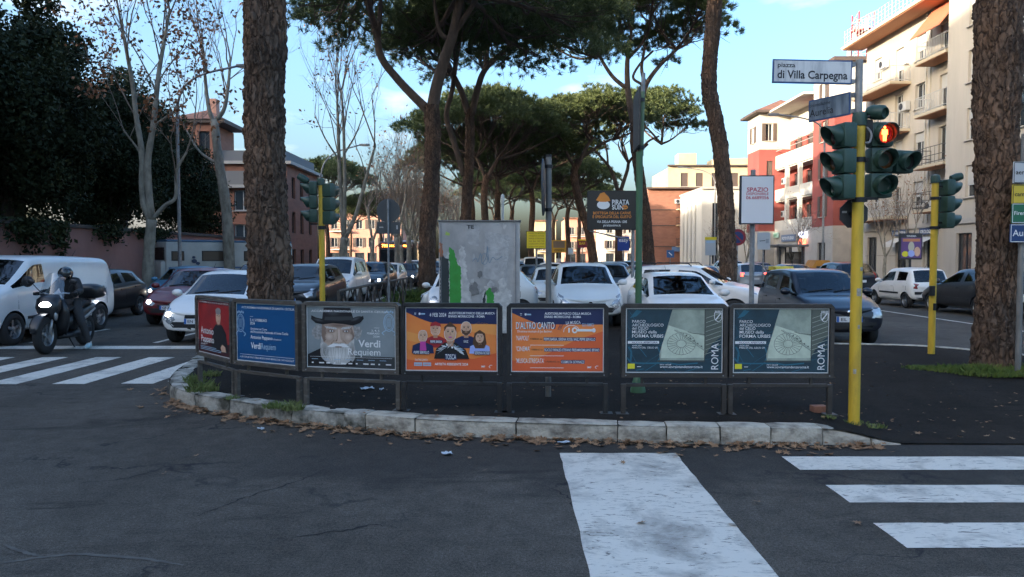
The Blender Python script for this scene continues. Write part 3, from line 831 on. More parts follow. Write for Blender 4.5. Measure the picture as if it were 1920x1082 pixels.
def art_museum(d, seed):
    r = random.Random(11)
    d.rect(0, 0, 1, .7, K_TEAL, 1)
    for k in range(34):
        a = r.choice((.55, .55, -1.0, -1.0, .2)) + r.uniform(-.08, .08)
        x, z, ln = r.uniform(0, 1), r.uniform(0, .7), r.uniform(.08, .35)
        q = [(x - math.cos(a) * ln / 2, z - math.sin(a) * ln / 2), (x + math.cos(a) * ln / 2, z + math.sin(a) * ln / 2)]
        q = [(max(.003, min(.997, p[0])), max(.003, min(.697, p[1]))) for p in q]
        d.line(q, r.choice((.004, .007, .003)), K_TEAL2, 2)
    d.line([(.0, .16), (.05, .10), (.2, .095), (.45, .10), (.55, .08), (.75, .10)], .016, K_TEAL2, 2)
    d.line([(.02, .28), (.05, .22), (.04, .12)], .02, K_TEAL2, 2); d.line([(.33, .28), (.36, .18), (.32, .10)], .012, K_TEAL2, 2)
    d.poly([(.03, .60), (.10, .69), (.16, .68), (.10, .62)], K_TEAL2, 2)
    d.poly([(.48, .70), (.82, .70), (.82, .12), (.35, .12), (.345, .20)], K_STONE, 3)
    d.poly([(.44, .52), (.62, .46), (.82, .40), (.82, .16), (.36, .155), (.37, .30)], K_STONE2, 4)
    for k in range(22):
        t = 2 * math.pi * k / 22
        d.line([(.575 + .05 * math.cos(t), .315 + .045 * math.sin(t)), (.575 + .15 * math.cos(t), .315 + .12 * math.sin(t))], .004, K_OLIVE, 5)
    for rr in (.05, .15): d.line([(.575 + rr * math.cos(t), .315 + rr * .82 * math.sin(t)) for t in [math.pi * k / 10 for k in range(21)]], .004, K_OLIVE, 5)
    d.line([(.50, .47), (.82, .24)], .012, K_STONE, 6); d.line([(.52, .47), (.82, .26)], .003, K_OLIVE, 7)
    for k in range(5): d.rect(.62 + .04 * k, .40 - .03 * k, .635 + .04 * k, .415 - .03 * k, K_OLIVE, 7)
    d.line([(.64, .45), (.70, .43), (.82, .42)], .005, K_BK, 7)
    d.poly([(.82, .70), (1, .70), (1, .40), (.90, .32), (.82, .16)], K_OLIVE, 3)
    for k in range(9): d.line([(.83, .60 - .05 * k), (.995, .66 - .05 * k)], .006, K_STONE, 4)
    d.line([(.82, .70), (.82, .12)], .006, K_BK, 6); d.line([(.32, .12), (.82, .12)], .02, ink('bronze', (0.05, 0.06, 0.06)), 6)
    d.text('PARCO', .055, .548, .045, K_WH, 8, .0, .14); d.text('ARCHEOLOGICO', .055, .508, .045, K_WH, 8, .0, .33)
    d.text('del CELIO', .055, .472, .045, K_WH, 8, .004, .17); d.text('MUSEO della', .055, .430, .048, K_WH, 8, .006, .26); d.text('FORMA URBIS', .055, .384, .050, K_WH, 8, .008, .33)
    d.rect(.01, .315, .34, .345, K_WH, 7); d.text('NUOVA APERTURA', .055, .319, .028, K_NAVY, 8, .01, .27)
    d.text('viale del', .055, .288, .026, K_WH, 8, .004, .10); d.text('PARCO DEL CELIO 20', .055, .262, .028, K_WH, 8, .008, .27)
    d.rect(.01, .035, .085, .092, K_YEL, 7); d.rect(.11, .055, .15, .062, K_WH, 7)
    d.text('INFO 060608', .35, .075, .020, K_WH, 8, .006, .12); d.text('www.sovraintendenzaroma.it', .35, .045, .040, K_WH, 8, .010, .45)
    d.text('ROMA', .965, .03, .11, K_WH, 8, -.002, .29, rot=math.pi / 2)
    d.line([(.92, .66), (.92, .60), (.935, .575), (.96, .56), (.985, .575), (.995, .60), (.995, .66), (.92, .66)], .006, K_WH, 8)
    for k in range(5): d.rect(.925 + .015 * k, .665, .933 + .015 * k, .685, K_WH, 8)
    d.line([(.93, .58), (.985, .655)], .012, K_WH, 8)

PANELS = [((-4.05, 9.62), (-3.285, 8.80), M_FRAME_B, art_conductor, 'poster panel with a red concert poster, at the far left of the row'),
          ((-3.265, 8.78), (-2.345, 8.25), M_FRAME_B, art_blue, 'poster panel with a plain deep blue concert poster in white lettering'),
          ((-2.30, 8.22), (-1.195, 7.97), M_FRAME_B, art_portrait, 'poster panel showing a bearded old man in a black hat'),
          ((-1.18, 7.95), (-0.105, 7.87), M_FRAME_K, art_singers, 'poster panel with an orange poster of five drawn faces'),
          ((-0.055, 7.86), (1.01, 7.82), M_FRAME_K, art_songs, 'poster panel with an orange poster of lettering and a guitar neck'),
          ((1.145, 7.80), (2.245, 7.78), M_FRAME_D, art_museum, 'poster panel with a dark teal museum poster, next to the orange one'),
          ((2.262, 7.78), (3.345, 7.76), M_FRAME_D, art_museum, 'poster panel with a dark teal museum poster, nearest the yellow traffic light pole')]
for i, (pl, pr, fm, art, lab) in enumerate(PANELS):
    a, b = Vector((*pl, 0)), Vector((*pr, 0))
    w = (b - a).length
    mid = (a + b) / 2
    base = isle_z(mid.x, mid.y)
    t = thing('poster_hoarding', lab, 'poster hoarding', (mid.x, mid.y, base), math.atan2(b.y - a.y, b.x - a.x), 'poster panels along the kerb')
    zb, zt, fw, hw = 0.385, 1.155, 0.040, w / 2
    fr = MB()
    c = 0.035
    outer = [(-hw, zb), (hw, zb), (hw, zt - c), (hw - c, zt), (-hw + c, zt), (-hw, zt - c)]
    inner = [(-hw + fw, zb + fw), (hw - fw, zb + fw), (hw - fw, zt - fw - c * .1), (hw - fw - c * .1, zt - fw), (-hw + fw + c * .1, zt - fw), (-hw + fw, zt - fw - c * .1)]
    vs = [(x, -0.045, z) for x, z in outer] + [(x, -0.045, z) for x, z in inner] + [(x, 0.045, z) for x, z in outer] + [(x, -0.012, z) for x, z in inner]
    n = 6
    fs = []
    for k in range(n):
        k2 = (k + 1) % n
        fs += [(k, k2, n + k2, n + k), (k2, k, 2 * n + k, 2 * n + k2), (n + k, n + k2, 3 * n + k2, 3 * n + k)]
    fs.append(tuple(2 * n + k for k in range(n))[::-1])
    fr.add(vs, fs)
    fr.build('frame', fm, t, fix=True)
    iw, ih = w - 2 * fw, zt - zb - 2 * fw
    po = MB().box((0, -0.014, (zb + zt) / 2), (iw - 0.012, 0.008, ih - 0.010)).build('poster', mat('poster_paper', (0.70, 0.70, 0.68), 0.5), t)
    mg = 0.016
    d = Draw(0, 0.0007)
    art(d, i) if art is art_museum else art(d)
    ar = d.build('printed_artwork', po)
    ar.location = (-iw / 2 + mg, -0.0185, zb + fw + mg)
    ar.scale = ((iw - 2 * mg), 1, (ih - 2 * mg) / 0.7)
    for sg in (-1, 1):
        MB().box((sg * (hw - 0.025), 0.0, 0.153), (0.05, 0.05, 0.315), ch=0.006).build('post', fm, t)
        MB().box((sg * (hw - 0.22), 0.0, 0.349), (0.028, 0.028, 0.066)).build('bracket', fm, t)
        MB().lathe([(0.007, 0), (0.007, 0.006), (0, 0.006)], 8, Matrix.Translation((sg * (hw - fw - 0.004), -0.0445, zb + fw * .55)) @ Matrix.Rotation(math.pi / 2, 4, 'X')).build('screw', M_GALV, t)
    MB().box((0, 0, 0.300), (w - 0.102, 0.040, 0.035), ch=0.005).build('rail', fm, t)
    for sg in (-1, 1):
        MB().box((sg * (hw - 0.015), 0, -0.006), (0.13, 0.13, 0.016)).build('foot_plate', fm, t)

# ---------------------------------------------------------------- grey utility cabinet with torn posters
def cabinet():
    p = G(901, 622, 0.15)
    t = thing('utility_cabinet', 'big grey metal cabinet covered with torn poster remains', 'cabinet', (-0.70, 16.35, isle_z(-0.7, 16.3)), 0)
    W, Dp, Hh = 1.74, 0.62, 2.40
    mg = mat('cabinet_grey', (0.52, 0.50, 0.475), 0.75, col2=(0.36, 0.345, 0.33), scale=2.2, bump=0.3, bscale=14, stretch=(1, 1, .7), detail=8)
    MB().box((0, 0, Hh / 2), (W, Dp, Hh), ch=0.012).build('body', mg, t)
    MB().box((0, 0, Hh + 0.015), (W + 0.05, Dp + 0.06, 0.032), ch=0.01).build('lid', mat('cabinet_lid', (0.20, 0.19, 0.185), 0.7, 0.2), t)
    MB().box((W / 2 - 0.09, -Dp / 2 - 0.012, Hh / 2), (0.012, 0.025, Hh - 0.1)).build('door_edge', mat('cabinet_edge', (0.22, 0.225, 0.235), 0.6), t)
    MB().box((-W / 2 + 0.05, -Dp / 2 - 0.010, Hh / 2), (0.010, 0.022, Hh - 0.1)).build('door_edge', mat('cabinet_edge', (0, 0, 0)), t)
    y = -Dp / 2
    def torn(name, pts, m, lay, jag=0.03, seed=1):
        r = random.Random(seed)
        out = []
        for (a, b), (c, e) in zip(pts, pts[1:] + pts[:1]):
            n = max(1, int(math.hypot(c - a, e - b) / 0.035))
            for k in range(n):
                q = k / n
                out.append((a + (c - a) * q + r.uniform(-jag, jag) * (1 if k else .3), b + (e - b) * q + r.uniform(-jag, jag) * (1 if k else .3)))
        MB().prism(out, y - 0.0035 * lay, y - 0.0035 * lay + 0.003).build(name, m, t)
    pw = mat('torn_paper', (0.70, 0.68, 0.64), 0.9, col2=(0.48, 0.465, 0.44), scale=9, bump=0.5, bscale=25)
    pg = mat('poster_green', (0.045, 0.30, 0.04), 0.55, col2=(0.05, 0.36, 0.06), scale=5)
    pd = mat('poster_dark', (0.035, 0.045, 0.045), 0.6)
    pf = mat('paper_faded', (0.56, 0.55, 0.53), 0.9, col2=(0.42, 0.41, 0.40), scale=6, bump=0.6, bscale=20)
    L = -W / 2
    torn('torn_poster', [(L + .06, .05), (L + .72, .05), (L + .68, .9), (L + .58, 1.5), (L + .55, 1.85), (L + .46, 1.9), (L + .44, 1.5), (L + .20, 1.75), (L + .10, 1.55), (L + .04, 1.3)], pw, 1, .028, 2)
    torn('torn_poster', [(L + .03, .08), (L + .215, .08), (L + .215, 1.60), (L + .13, 1.62), (L + .03, 1.75)], pd, 2, .012, 3)
    torn('torn_poster', [(L + .225, .08), (L + .475, .08), (L + .475, 1.42), (L + .40, 1.50), (L + .33, 1.78), (L + .225, 1.86)], pg, 2, .012, 4)
    torn('torn_poster', [(L + .86, .05), (L + 1.55, .05), (L + 1.56, .86), (L + 1.45, 1.04), (L + 1.36, .93), (L + 1.24, .82), (L + 1.1, 1.05), (L + .98, 1.02), (L + .92, .72)], pw, 1, .03, 5)
    torn('torn_poster', [(L + 1.02, .08), (L + 1.18, .08), (L + 1.18, .92), (L + 1.10, .99), (L + 1.02, .92)], pg, 2, .014, 6)
    torn('torn_poster', [(L + .88, .08), (L + 1.00, .08), (L + 1.00, .98), (L + .92, .62)], pd, 2, .012, 7)
    torn('torn_poster', [(L + .62, 1.95), (L + .88, 1.85), (L + .86, 2.30), (L + .60, 2.33)], pf, 1.4, .03, 8)
    torn('torn_poster', [(L + .95, 1.2), (L + 1.45, 1.1), (L + 1.52, 2.1), (L + 1.0, 2.2)], pf, 1.5, .014, 9)
    torn('sticker', [(L + .13, 2.12), (L + .23, 2.10), (L + .24, 2.15), (L + .15, 2.19)], mat('sticker_lime', (0.40, 0.55, 0.12), 0.6), 2, .008, 10)
    torn('torn_poster', [(L + .01, 1.66), (L + .09, 1.66), (L + .09, 1.92), (L + .03, 1.96)], mat('poster_orange', (0.5, 0.17, 0.07), 0.7), 3, .02, 12)
    rr_ = random.Random(77)
    for k in range(16):
        cx_, cz_ = L + rr_.uniform(.60, 1.62), rr_.choice((rr_.uniform(.9, 1.5), rr_.uniform(.9, 2.3)))
        a_, b_ = rr_.uniform(.02, .10), rr_.uniform(.03, .13)
        torn('torn_scrap', blob((cx_, cz_), a_, b_, 12, .35, k), rr_.choice((pw, pf, pf, mat('paper_dirty', (0.26, 0.25, 0.235), .9, col2=(0.19, 0.185, 0.18), scale=9))), 2.5 + .12 * k, .006, 100 + k)
    d = Draw(y - 0.026, 0.001)
    d.text('TE', L + .60, 2.245, .12, K_BK, 1, .01, .16)
    gm = ink('faded_blue_scrawl', (0.20, 0.29, 0.36))
    sc = [(L + .72, 1.55), (L + .80, 1.62), (L + .84, 1.54), (L + .90, 1.72), (L + .93, 1.50), (L + 1.02, 1.66), (L + 1.04, 1.88), (L + 1.08, 1.52), (L + 1.16, 1.64), (L + 1.24, 1.58), (L + 1.36, 1.66)]
    d.line([(p.x, p.z) for p in spline([(a, 0, b) for a, b in sc], 5)], .012, gm, 1)
    d.line([(L + .98 + .07 * math.cos(q), 1.60 + .12 * math.sin(q)) for q in [k * .5 for k in range(14)]], .010, gm, 2)
    d.build('graffiti', t)
cabinet()

# ---------------------------------------------------------------- traffic lights
M_YEL = mat('pole_yellow', (0.66, 0.43, 0.035), 0.55, col2=(0.40, 0.25, 0.04), scale=5, stretch=(1.5, 1.5, .35), lo=.48, hi=.75, bump=.15, bscale=25, detail=9)
M_TLG = mat('signal_green', (0.022, 0.058, 0.042), 0.45, col2=(0.03, 0.07, 0.052), scale=12, coat=.1)
M_LENS_R = mat('lens_red_off', (0.09, 0.012, 0.010), 0.25); M_LENS_Y = mat('lens_amber_off', (0.10, 0.040, 0.012), 0.25); M_LENS_G = mat('lens_green_off', (0.010, 0.055, 0.035), 0.25)
M_LIT = mat('signal_lit_red', (1.0, 0.055, 0.012), 0.4, emit=6.0)
M_VIS = mat('visor_inside', (0.012, 0.013, 0.012), 0.7)
def visor(mb, mtx, r=0.105, ln=0.17):
    "open hood tube: long above, cut away below"
    n, vs, fs = 20, [], []
    for k in range(n + 1):
        a = math.pi * 2 * k / n - math.pi / 2
        up = (math.sin(a) + 1) / 2
        d = ln * (0.30 + 0.70 * up)
        for rr in (r, r - 0.006):
            vs += [(rr * math.cos(a), 0.0, rr * math.sin(a)), (rr * math.cos(a) * (1 - .04 * up), -d, rr * math.sin(a) - 0.012 * up)]
    for k in range(n):
        a, b = 4 * k, 4 * (k + 1)
        fs += [(a, a + 1, b + 1, b), (a + 2, b + 2, b + 3, a + 3), (a + 1, a + 3, b + 3, b + 1)]
    mb.add(vs, fs, mtx)
def signal_head(parent, loc, rz, lenses, name='signal_head', s=1.0, lit=None):
    h = MB()
    n = len(lenses); st = 0.262
    for k in range(n):
        z = -k * st
        h.box((0, 0.08, z), (0.235, 0.15, st - 0.006), ch=0.03)
    hd = h.build(name, M_TLG, parent, smooth=40, loc=loc, rot=(0, 0, rz)); hd.scale = (s, s, s)
    for k, ln in enumerate(lenses):
        z = -k * st
        vm = MB(); visor(vm, Matrix.Translation((0, 0.004, z)))
        vm.build('visor', [M_TLG], hd, smooth=True)
        MB().lathe([(0.0, -0.016), (0.05, -0.012), (0.094, 0.0), (0.097, 0.012)], 20, Matrix.Translation((0, -0.002, z)) @ Matrix.Rotation(-math.pi / 2, 4, 'X') @ Matrix.Scale(-1, 4, (0, 0, 1))).build('lens', {'r': M_LENS_R, 'y': M_LENS_Y, 'g': M_LENS_G, 'k': M_VIS}[ln], hd, smooth=True)
        if lit == k:
            d = Draw(-0.022, 0.001)
            d.ell(0, z + .062, .014, .014, M_LIT, 1, 14)
            d.poly([(-.030, z + .042), (.030, z + .042), (.034, z - .010), (.024, z - .012), (.022, z + .02), (.020, z - .03), (.018, z - .078), (.003, z - .078), (0, z - .03), (-.003, z - .078), (-.018, z - .078), (-.020, z - .03), (-.022, z + .02), (-.024, z - .012), (-.034, z - .010)], M_LIT, 1)
            d.build('lit_pedestrian', hd)
    return hd

def band(parent, z, r, m=M_BLACK, h=0.05):
    MB().lathe([(r, -h / 2), (r + .010, -h / 2), (r + .010, h / 2), (r, h / 2)], 20, Matrix.Translation((0, 0, z))).build('pole_band', m, parent, smooth=30)
    MB().box((r + .02, 0, z), (.03, .03, h * .8)).build('band_clamp', m, parent)

b0 = G(1601, 779, 0.14)
tl = thing('traffic_light', 'yellow traffic light pole in front, its red pedestrian signal lit', 'traffic light', (b0.x, b0.y, isle_z(b0.x, b0.y) - 0.01))
zt = at(1606, 225, b0.y).z - tl.location.z
rp = 0.057
MB().cyl((0, 0, 0), (0, 0, zt), rp, n=24).build('pole', M_YEL, tl, smooth=40)
MB().lathe([(rp + .004, 0), (rp + .012, .02), (rp + .004, .045)], 20).build('pole_foot', M_YEL, tl, smooth=True)
MB().lathe([(rp + .012, -.06), (rp + .016, .03), (rp + .008, .07), (0.02, .085)], 20, Matrix.Translation((0, 0, zt))).build('pole_cap', M_TLG, tl, smooth=40)
MB().cyl((0.0, 0.03, zt - 0.6), (0.0, 0.03, zt + 0.62), 0.036, n=16).build('sign_tube', mat('tube_grey', (0.36, 0.35, 0.33), 0.5, 0.3, col2=(0.27, 0.26, 0.25), scale=10), tl, smooth=40)
M_STK = mat('sticker_residue', (0.42, 0.40, 0.36), .8, col2=(0.30, 0.27, 0.2), scale=30)
for a0, a1, z0, z1 in ((-110, -60, 1.36, 1.44), (-95, -70, 1.02, 1.06), (-130, -100, .55, .60), (-80, -40, 1.62, 1.66)):
    vs = [((rp + .0015) * math.cos(R(a0 + (a1 - a0) * k / 6)), (rp + .0015) * math.sin(R(a0 + (a1 - a0) * k / 6)), zz) for zz in (z0, z1) for k in range(7)]
    MB().add(vs, [(k, k + 1, k + 8, k + 7) for k in range(6)]).build('sticker_residue', M_STK, tl)
Y0 = b0.y
def zpx(y): return at(1600, y, Y0).z - tl.location.z
head_l = signal_head(tl, (-0.245, -0.04, zpx(256)), R(-80), 'ryg', s=1.0)
head_r = signal_head(tl, (0.235, -0.03, zpx(252)), R(3), 'ryg', s=1.0, lit=0)
head_s = signal_head(tl, (0.50, 0.02, zpx(302)), R(14), 'k', s=0.92)
for z in (zpx(232), zpx(300), zpx(375)):
    band(tl, z, rp)
for sg, hx in ((-1, -0.2), (1, 0.2)):
    for z in (zpx(236), zpx(372)):
        MB().box((hx / 2, 0.0, z), (abs(hx), 0.035, 0.03)).build('head_bracket', M_BLACK, tl)
MB().cyl((0.30, 0.06, zpx(300)), (0.52, 0.10, zpx(300)), 0.018, n=8).build('head_bracket', M_TLG, tl, smooth=40)
ab = MB(); ab.lathe([(0.0, .10), (0.06, .10), (0.075, .05), (0.075, -.07), (0.055, -.10), (0.05, -.10), (0.045, -.07), (0.03, -.065), (0, -.06)], 20, Matrix.Translation((0.165, -0.03, zpx(212))) @ Matrix.Rotation(R(25), 4, 'Z') @ Matrix.Rotation(R(-80), 4, 'X'))
ab.build('sound_beacon', M_TLG, tl, smooth=40)
MB().tube(spline([(0.06, -0.02, zpx(238)), (0.10, -0.05, zpx(252)), (0.075, -0.07, zpx(268)), (0.03, -0.07, zpx(270))], 4), 0.012, 8).build('cable', mat('cable_grey', (0.25, 0.25, 0.25), 0.6), tl, smooth=True)
MB().cyl((0.05, 0, zpx(222)), (0.17, -.03, zpx(214)), .02, n=8).build('beacon_arm', M_BLACK, tl)
MB().box((0.09, 0.0, zpx(245)), (0.07, 0.07, 0.22), ch=0.01).build('junction_box', M_BLACK, tl)

def plate(name, label, cat, loc, rz, w, h, m_face, rim, art=None, m_back=M_GALV, th=0.018, tilt=0.0, group=None):
    "flat sign plate, centre at loc, its face towards local -y"
    t = thing(name, label, cat, loc, rz, group)
    t.rotation_euler = (0, tilt, rz)
    MB().box((0, 0, 0), (w, th, h), ch=0.004).build('plate', m_back, t)
    MB().box((0, -th / 2 - 0.0015, 0), (w - 0.006, 0.003, h - 0.006)).build('border', rim, t)
    MB().box((0, -th / 2 - 0.0035, 0), (w - 0.032, 0.003, h - 0.032)).build('face', m_face, t)
    if art:
        d = Draw(-th / 2 - 0.0055, 0.001); art(d); d.build('lettering', t)
    for sg in (-1, 1):
        MB().box((w / 2 + 0.012, 0.02, sg * h * .35), (0.05, 0.05, 0.04)).build('clamp', M_GALV, t)
    return t
M_SIGNW = mat('sign_white_aged', (0.72, 0.72, 0.71), 0.5, col2=(0.42, 0.43, 0.44), scale=7, stretch=(2.5, 1, .35), lo=.42, hi=.75)
M_SIGNB = mat('sign_blue_rim', (0.03, 0.09, 0.24), 0.5)
M_SIGNG = mat('sign_blue_aged', (0.28, 0.33, 0.38), 0.5, col2=(0.12, 0.155, 0.19), scale=6, stretch=(2.5, 1, .4))
K_INK = ink('sign_ink', (0.02, 0.022, 0.028))
pc = at(1524, 134, Y0)
w1 = 148 * Y0 / F
plate('street_name_sign', 'white blue-edged street name plate pointing left, lettered in black', 'street sign', (pc.x, Y0 + 0.02, pc.z), 0, w1, 0.245, M_SIGNW, M_SIGNB,
      lambda d: (d.text('piazza', -w1 * .44, .040, .066, K_INK, 1, .016, w1 * .22), d.text('di Villa Carpegna', -w1 * .44, -.072, .115, K_INK, 1, .022, w1 * .88)), tilt=R(1.2))
pc = at(1578, 192, Y0)
plate('street_name_sign', 'weathered blue street name plate turned away, under the white one', 'street sign', (pc.x - .01, Y0 + 0.27, pc.z), R(-61), 0.52, 0.235, M_SIGNG, M_SIGNB,
      lambda d: (d.text('circonvallazione', -.24, .040, .05, K_INK, 1, .004, .26), d.text('Aurelia', -.24, -.065, .11, K_INK, 1, .010, .30)))
so = thing('stop_sign', 'dark octagonal sign seen from behind, on the front traffic light pole', 'road sign', (b0.x + 0.01, Y0 + 0.11, zpx(400) + tl.location.z))
MB().prism([(0.158 * math.cos(R(22.5 + 45 * k)), 0.158 * math.sin(R(22.5 + 45 * k))) for k in range(8)], 0, 0.012).build('plate', mat('sign_back_dark', (0.030, 0.034, 0.040), 0.55), so)
MB().prism([(0.150 * math.cos(R(22.5 + 45 * k)), 0.150 * math.sin(R(22.5 + 45 * k))) for k in range(8)], 0.0125, 0.014).build('face', mat('sign_red', (0.45, 0.02, 0.02), 0.5), so)
MB().box((-.10, -.002, .02), (.05, .002, .022)).build('maker_label', mat('sign_label', (0.4, 0.4, 0.4), 0.6), so)
MB().box((0, -.02, 0), (.10, .03, .03)).build('clamp', M_BLACK, so)

def small_light(name, label, px, py, ptop, heads, zb=0.15, depth=None):
    q = G(px, py, zb) if depth is None else Vector(((px - CX) / F * depth, depth, 0.15))
    t = thing(name, label, 'traffic light', (q.x, q.y, zb - 0.01))
    zz = at(px, ptop, q.y).z - t.location.z
    MB().cyl((0, 0, 0), (0, 0, zz), 0.056, n=20).build('pole', M_YEL, t, smooth=40)
    MB().lathe([(.072, -.05), (.076, .03), (.066, .08), (0.02, .095)], 16, Matrix.Translation((0, 0, zz))).build('pole_cap', M_TLG, t, smooth=40)
    return t, zz, q
t2, z2, q2 = small_light('traffic_light', 'yellow traffic light pole by the big trunk, its signals facing away to the side', 1746, 664, 338, None)
def z2px(y): return at(1750, y, q2.y).z - t2.location.z
signal_head(t2, (0.28, 0.02, z2px(352)), R(100), 'ryg', s=1.05)
band(t2, z2px(427), .062); band(t2, z2px(372), .062); band(t2, z2px(340), .062)
MB().box((0.12, 0, z2px(350)), (0.2, .035, .03)).build('head_bracket', M_BLACK, t2)
MB().box((0.12, 0, z2px(418)), (0.2, .035, .03)).build('head_bracket', M_BLACK, t2)
MB().lathe([(0, .09), (.06, .09), (.07, .0), (.055, -.09), (0, -.08)], 16, Matrix.Translation((.34, -.02, z2px(333))) @ Matrix.Rotation(R(75), 4, 'Y')).build('sound_beacon', M_TLG, t2, smooth=40)
MB().box((-0.05, -0.07, z2px(545)), (0.085, 0.06, 0.17), ch=.015).build('push_button_box', M_BLACK, t2)
MB().box((0.0, -0.07, z2px(575)), (0.04, 0.03, 0.12), ch=.008).build('push_button_box', M_BLACK, t2)
t3, z3, q3 = small_light('traffic_light', 'yellow traffic light pole beyond the bearded man poster, signals facing the queue', 604, 0, 343, None, depth=15.0)
def z3px(y): return at(604, y, q3.y).z - t3.location.z
signal_head(t3, (-0.24, 0.0, z3px(353)), R(-82), 'ryg', s=1.05)
signal_head(t3, (0.19, 0.05, z3px(357)), R(150), 'ryg', s=1.05)
band(t3, z3px(427), .062, h=.07)
for z in (z3px(350), z3px(420)):
    MB().box((-0.06, 0.03, z), (0.34, .035, .03)).build('head_bracket', M_BLACK, t3)
MB().lathe([(0, .10), (.06, .10), (.075, .0), (.06, -.12), (0, -.10)], 16, Matrix.Translation((-.36, -.02, z3px(335))) @ Matrix.Rotation(R(-60), 4, 'Y')).build('sound_beacon', M_TLG, t3, smooth=40)

MB().cyl((0, 0, z2 - .05), (.34, -.02, z2px(335)), .018, n=8).build('beacon_arm', M_TLG, t2)
MB().cyl((0, 0, z3 - .05), (-.36, -.02, z3px(337)), .018, n=8).build('beacon_arm', M_TLG, t3)
# ---------------------------------------------------------------- posts, signs and boards on the island
M_POST = mat('post_grey', (0.22, 0.215, 0.20), 0.6, 0.2, col2=(0.15, 0.145, 0.135), scale=8, stretch=(1, 1, .4))
g = G(1028, 745, 0.15)
t = thing('sign_post', 'grey steel post with a road sign seen edge-on, behind the guitar poster', 'sign post', (g.x, g.y, .15))
zz = at(1030, 293, g.y).z - .15
MB().cyl((0, 0, 0), (0, 0, zz), 0.034, n=18).build('post', M_POST, t, smooth=40)
MB().lathe([(0.037, -.01), (.037, .015), (0, .02)], 14, Matrix.Translation((0, 0, zz))).build('post_cap', M_BLACK, t)
MB().lathe([(0, -.012), (.33, -.012), (.33, .0), (.30, .012), (0, .012)], 32, Matrix.Translation((-0.060, 0.0, zz - .36)) @ Matrix.Rotation(R(90), 4, 'Y') @ Matrix.Rotation(R(5), 4, 'X')).build('sign_disc', mat('sign_back_grey', (0.055, 0.062, 0.070), 0.5, 0.2), t, smooth=30)
for z in (zz - .12, zz - .62): MB().lathe([(.035, -.02), (.045, -.02), (.045, .02), (.035, .02)], 14, Matrix.Translation((0, 0, z))).build('clamp', M_BLACK, t)

g = G(1196, 736, 0.15)
t = thing('sign_post', 'green painted post with a tall sign turned edge-on at its top', 'sign post', (g.x, g.y, .15))
M_GRN = mat('post_green', (0.055, 0.135, 0.065), 0.5, col2=(0.075, 0.17, 0.085), scale=7, stretch=(1, 1, .3))
zz = at(1197, 285, g.y).z - .15; z4 = at(1199, 172, g.y).z - .15
MB().cyl((0, 0, 0), (0, 0, zz), 0.040, n=18).build('post', M_GRN, t, smooth=40)
MB().lathe([(.095, 0), (.095, .03), (.062, .16), (.042, .20)], 20).build('post_foot', M_GRN, t, smooth=40)
MB().cyl((0.02, 0, zz - .05), (0.03, 0, z4), 0.028, n=14).build('upper_post', mat('post_pale_green', (0.13, 0.20, 0.11), 0.6), t, smooth=40)
MB().cyl((0.035, 0, z4), (0.04, 0, z4 + .22), 0.024, n=12).build('post_tip', M_GALV, t, smooth=40)
MB().box((-.035, 0, (zz + z4) / 2 + .02), (.02, .62, z4 - zz - .04), Matrix.Rotation(R(-3), 4, 'Z'), ch=.004).build('sign_plate', mat('sign_back_brown', (0.05, 0.047, 0.042), 0.6), t)
for z in (zz + .05, z4 - .1): MB().lathe([(.038, -.02), (.05, -.02), (.05, .02), (.038, .02)], 14, Matrix.Translation((0.01, 0, z))).build('clamp', M_BLACK, t)

t = thing('sign_post', 'grey post with a round and an oblong sign seen from behind', 'sign post', (-3.14, 19.0, .15))
z = at(728, 395, 19).z - .15
MB().cyl((0, -.02, 0), (0, -.02, z + .28), 0.028, n=12).build('post', M_GALV, t, smooth=40)
MB().lathe([(0, -.008), (.295, -.008), (.30, .0), (.295, .012), (0, .012)], 32, Matrix.Translation((0, .03, z)) @ Matrix.Rotation(R(90), 4, 'X')).build('round_sign', mat('sign_back_slate', (0.060, 0.068, 0.072), 0.5), t, smooth=30)
MB().box((0, .03, z - .435), (.60, .016, .30), ch=.006).build('oblong_sign', mat('sign_back_slate', (0, 0, 0)), t)
MB().box((-.18, .019, z - .42), (.10, .004, .03)).build('maker_label', mat('sign_label', (0, 0, 0)), t)
MB().box((.22, .019, z - .42), (.04, .004, .10)).build('maker_label', mat('sign_label', (0, 0, 0)), t)

def billboard(name, label, cx, cy, Y, w, h, back, art, post_x=0.0, ground=0.0, pr=0.045, post_m=M_GALV, top=None, rim=M_BLACK):
    c = at(cx, cy, Y)
    t = thing(name, label, 'billboard', (c.x, Y, ground))
    zc = c.z - ground
    MB().box((0, 0, zc), (w, 0.10, h), ch=0.008).build('board_frame', rim, t)
    MB().box((0, -0.052, zc), (w - .05, 0.006, h - .05)).build('board_face', back, t)
    d = Draw(-0.056, 0.0015)
    d.ox = zc
    art(d, zc); d.build('lettering', t)
    MB().cyl((post_x, 0.09, 0), (post_x, 0.09, top if top else zc + h / 2), pr, n=14).build('post', post_m, t, smooth=40)
    for sg in (-1, 1): MB().box((post_x, 0.065, zc + sg * h * .3), (min(w, .3), .05, .04)).build('bracket', post_m, t)
    return t
def art_spazio(d, z):
    k = ink('sign_crimson', (0.50, 0.012, 0.045))
    d.text('SPAZIO', 0, z + .167, .125, k, 1, .014, .44, 'CENTER'); d.text('DISPONIBILE', 0, z + .098, .075, k, 1, .010, .46, 'CENTER'); d.text('06.6689356', 0, z + .012, .095, k, 1, .012, .47, 'CENTER')
billboard('advertising_board', 'white board on a grey post with red lettering, offering space', 1418.5, 375, 15.6, 63 * 15.6 / F, 91 * 15.6 / F, mat('board_white', (0.78, 0.78, 0.80), 0.4), art_spazio, post_x=-.05, ground=0.0, pr=.052, top=3.62, rim=mat('board_rim', (0.035, 0.04, 0.05), .5))
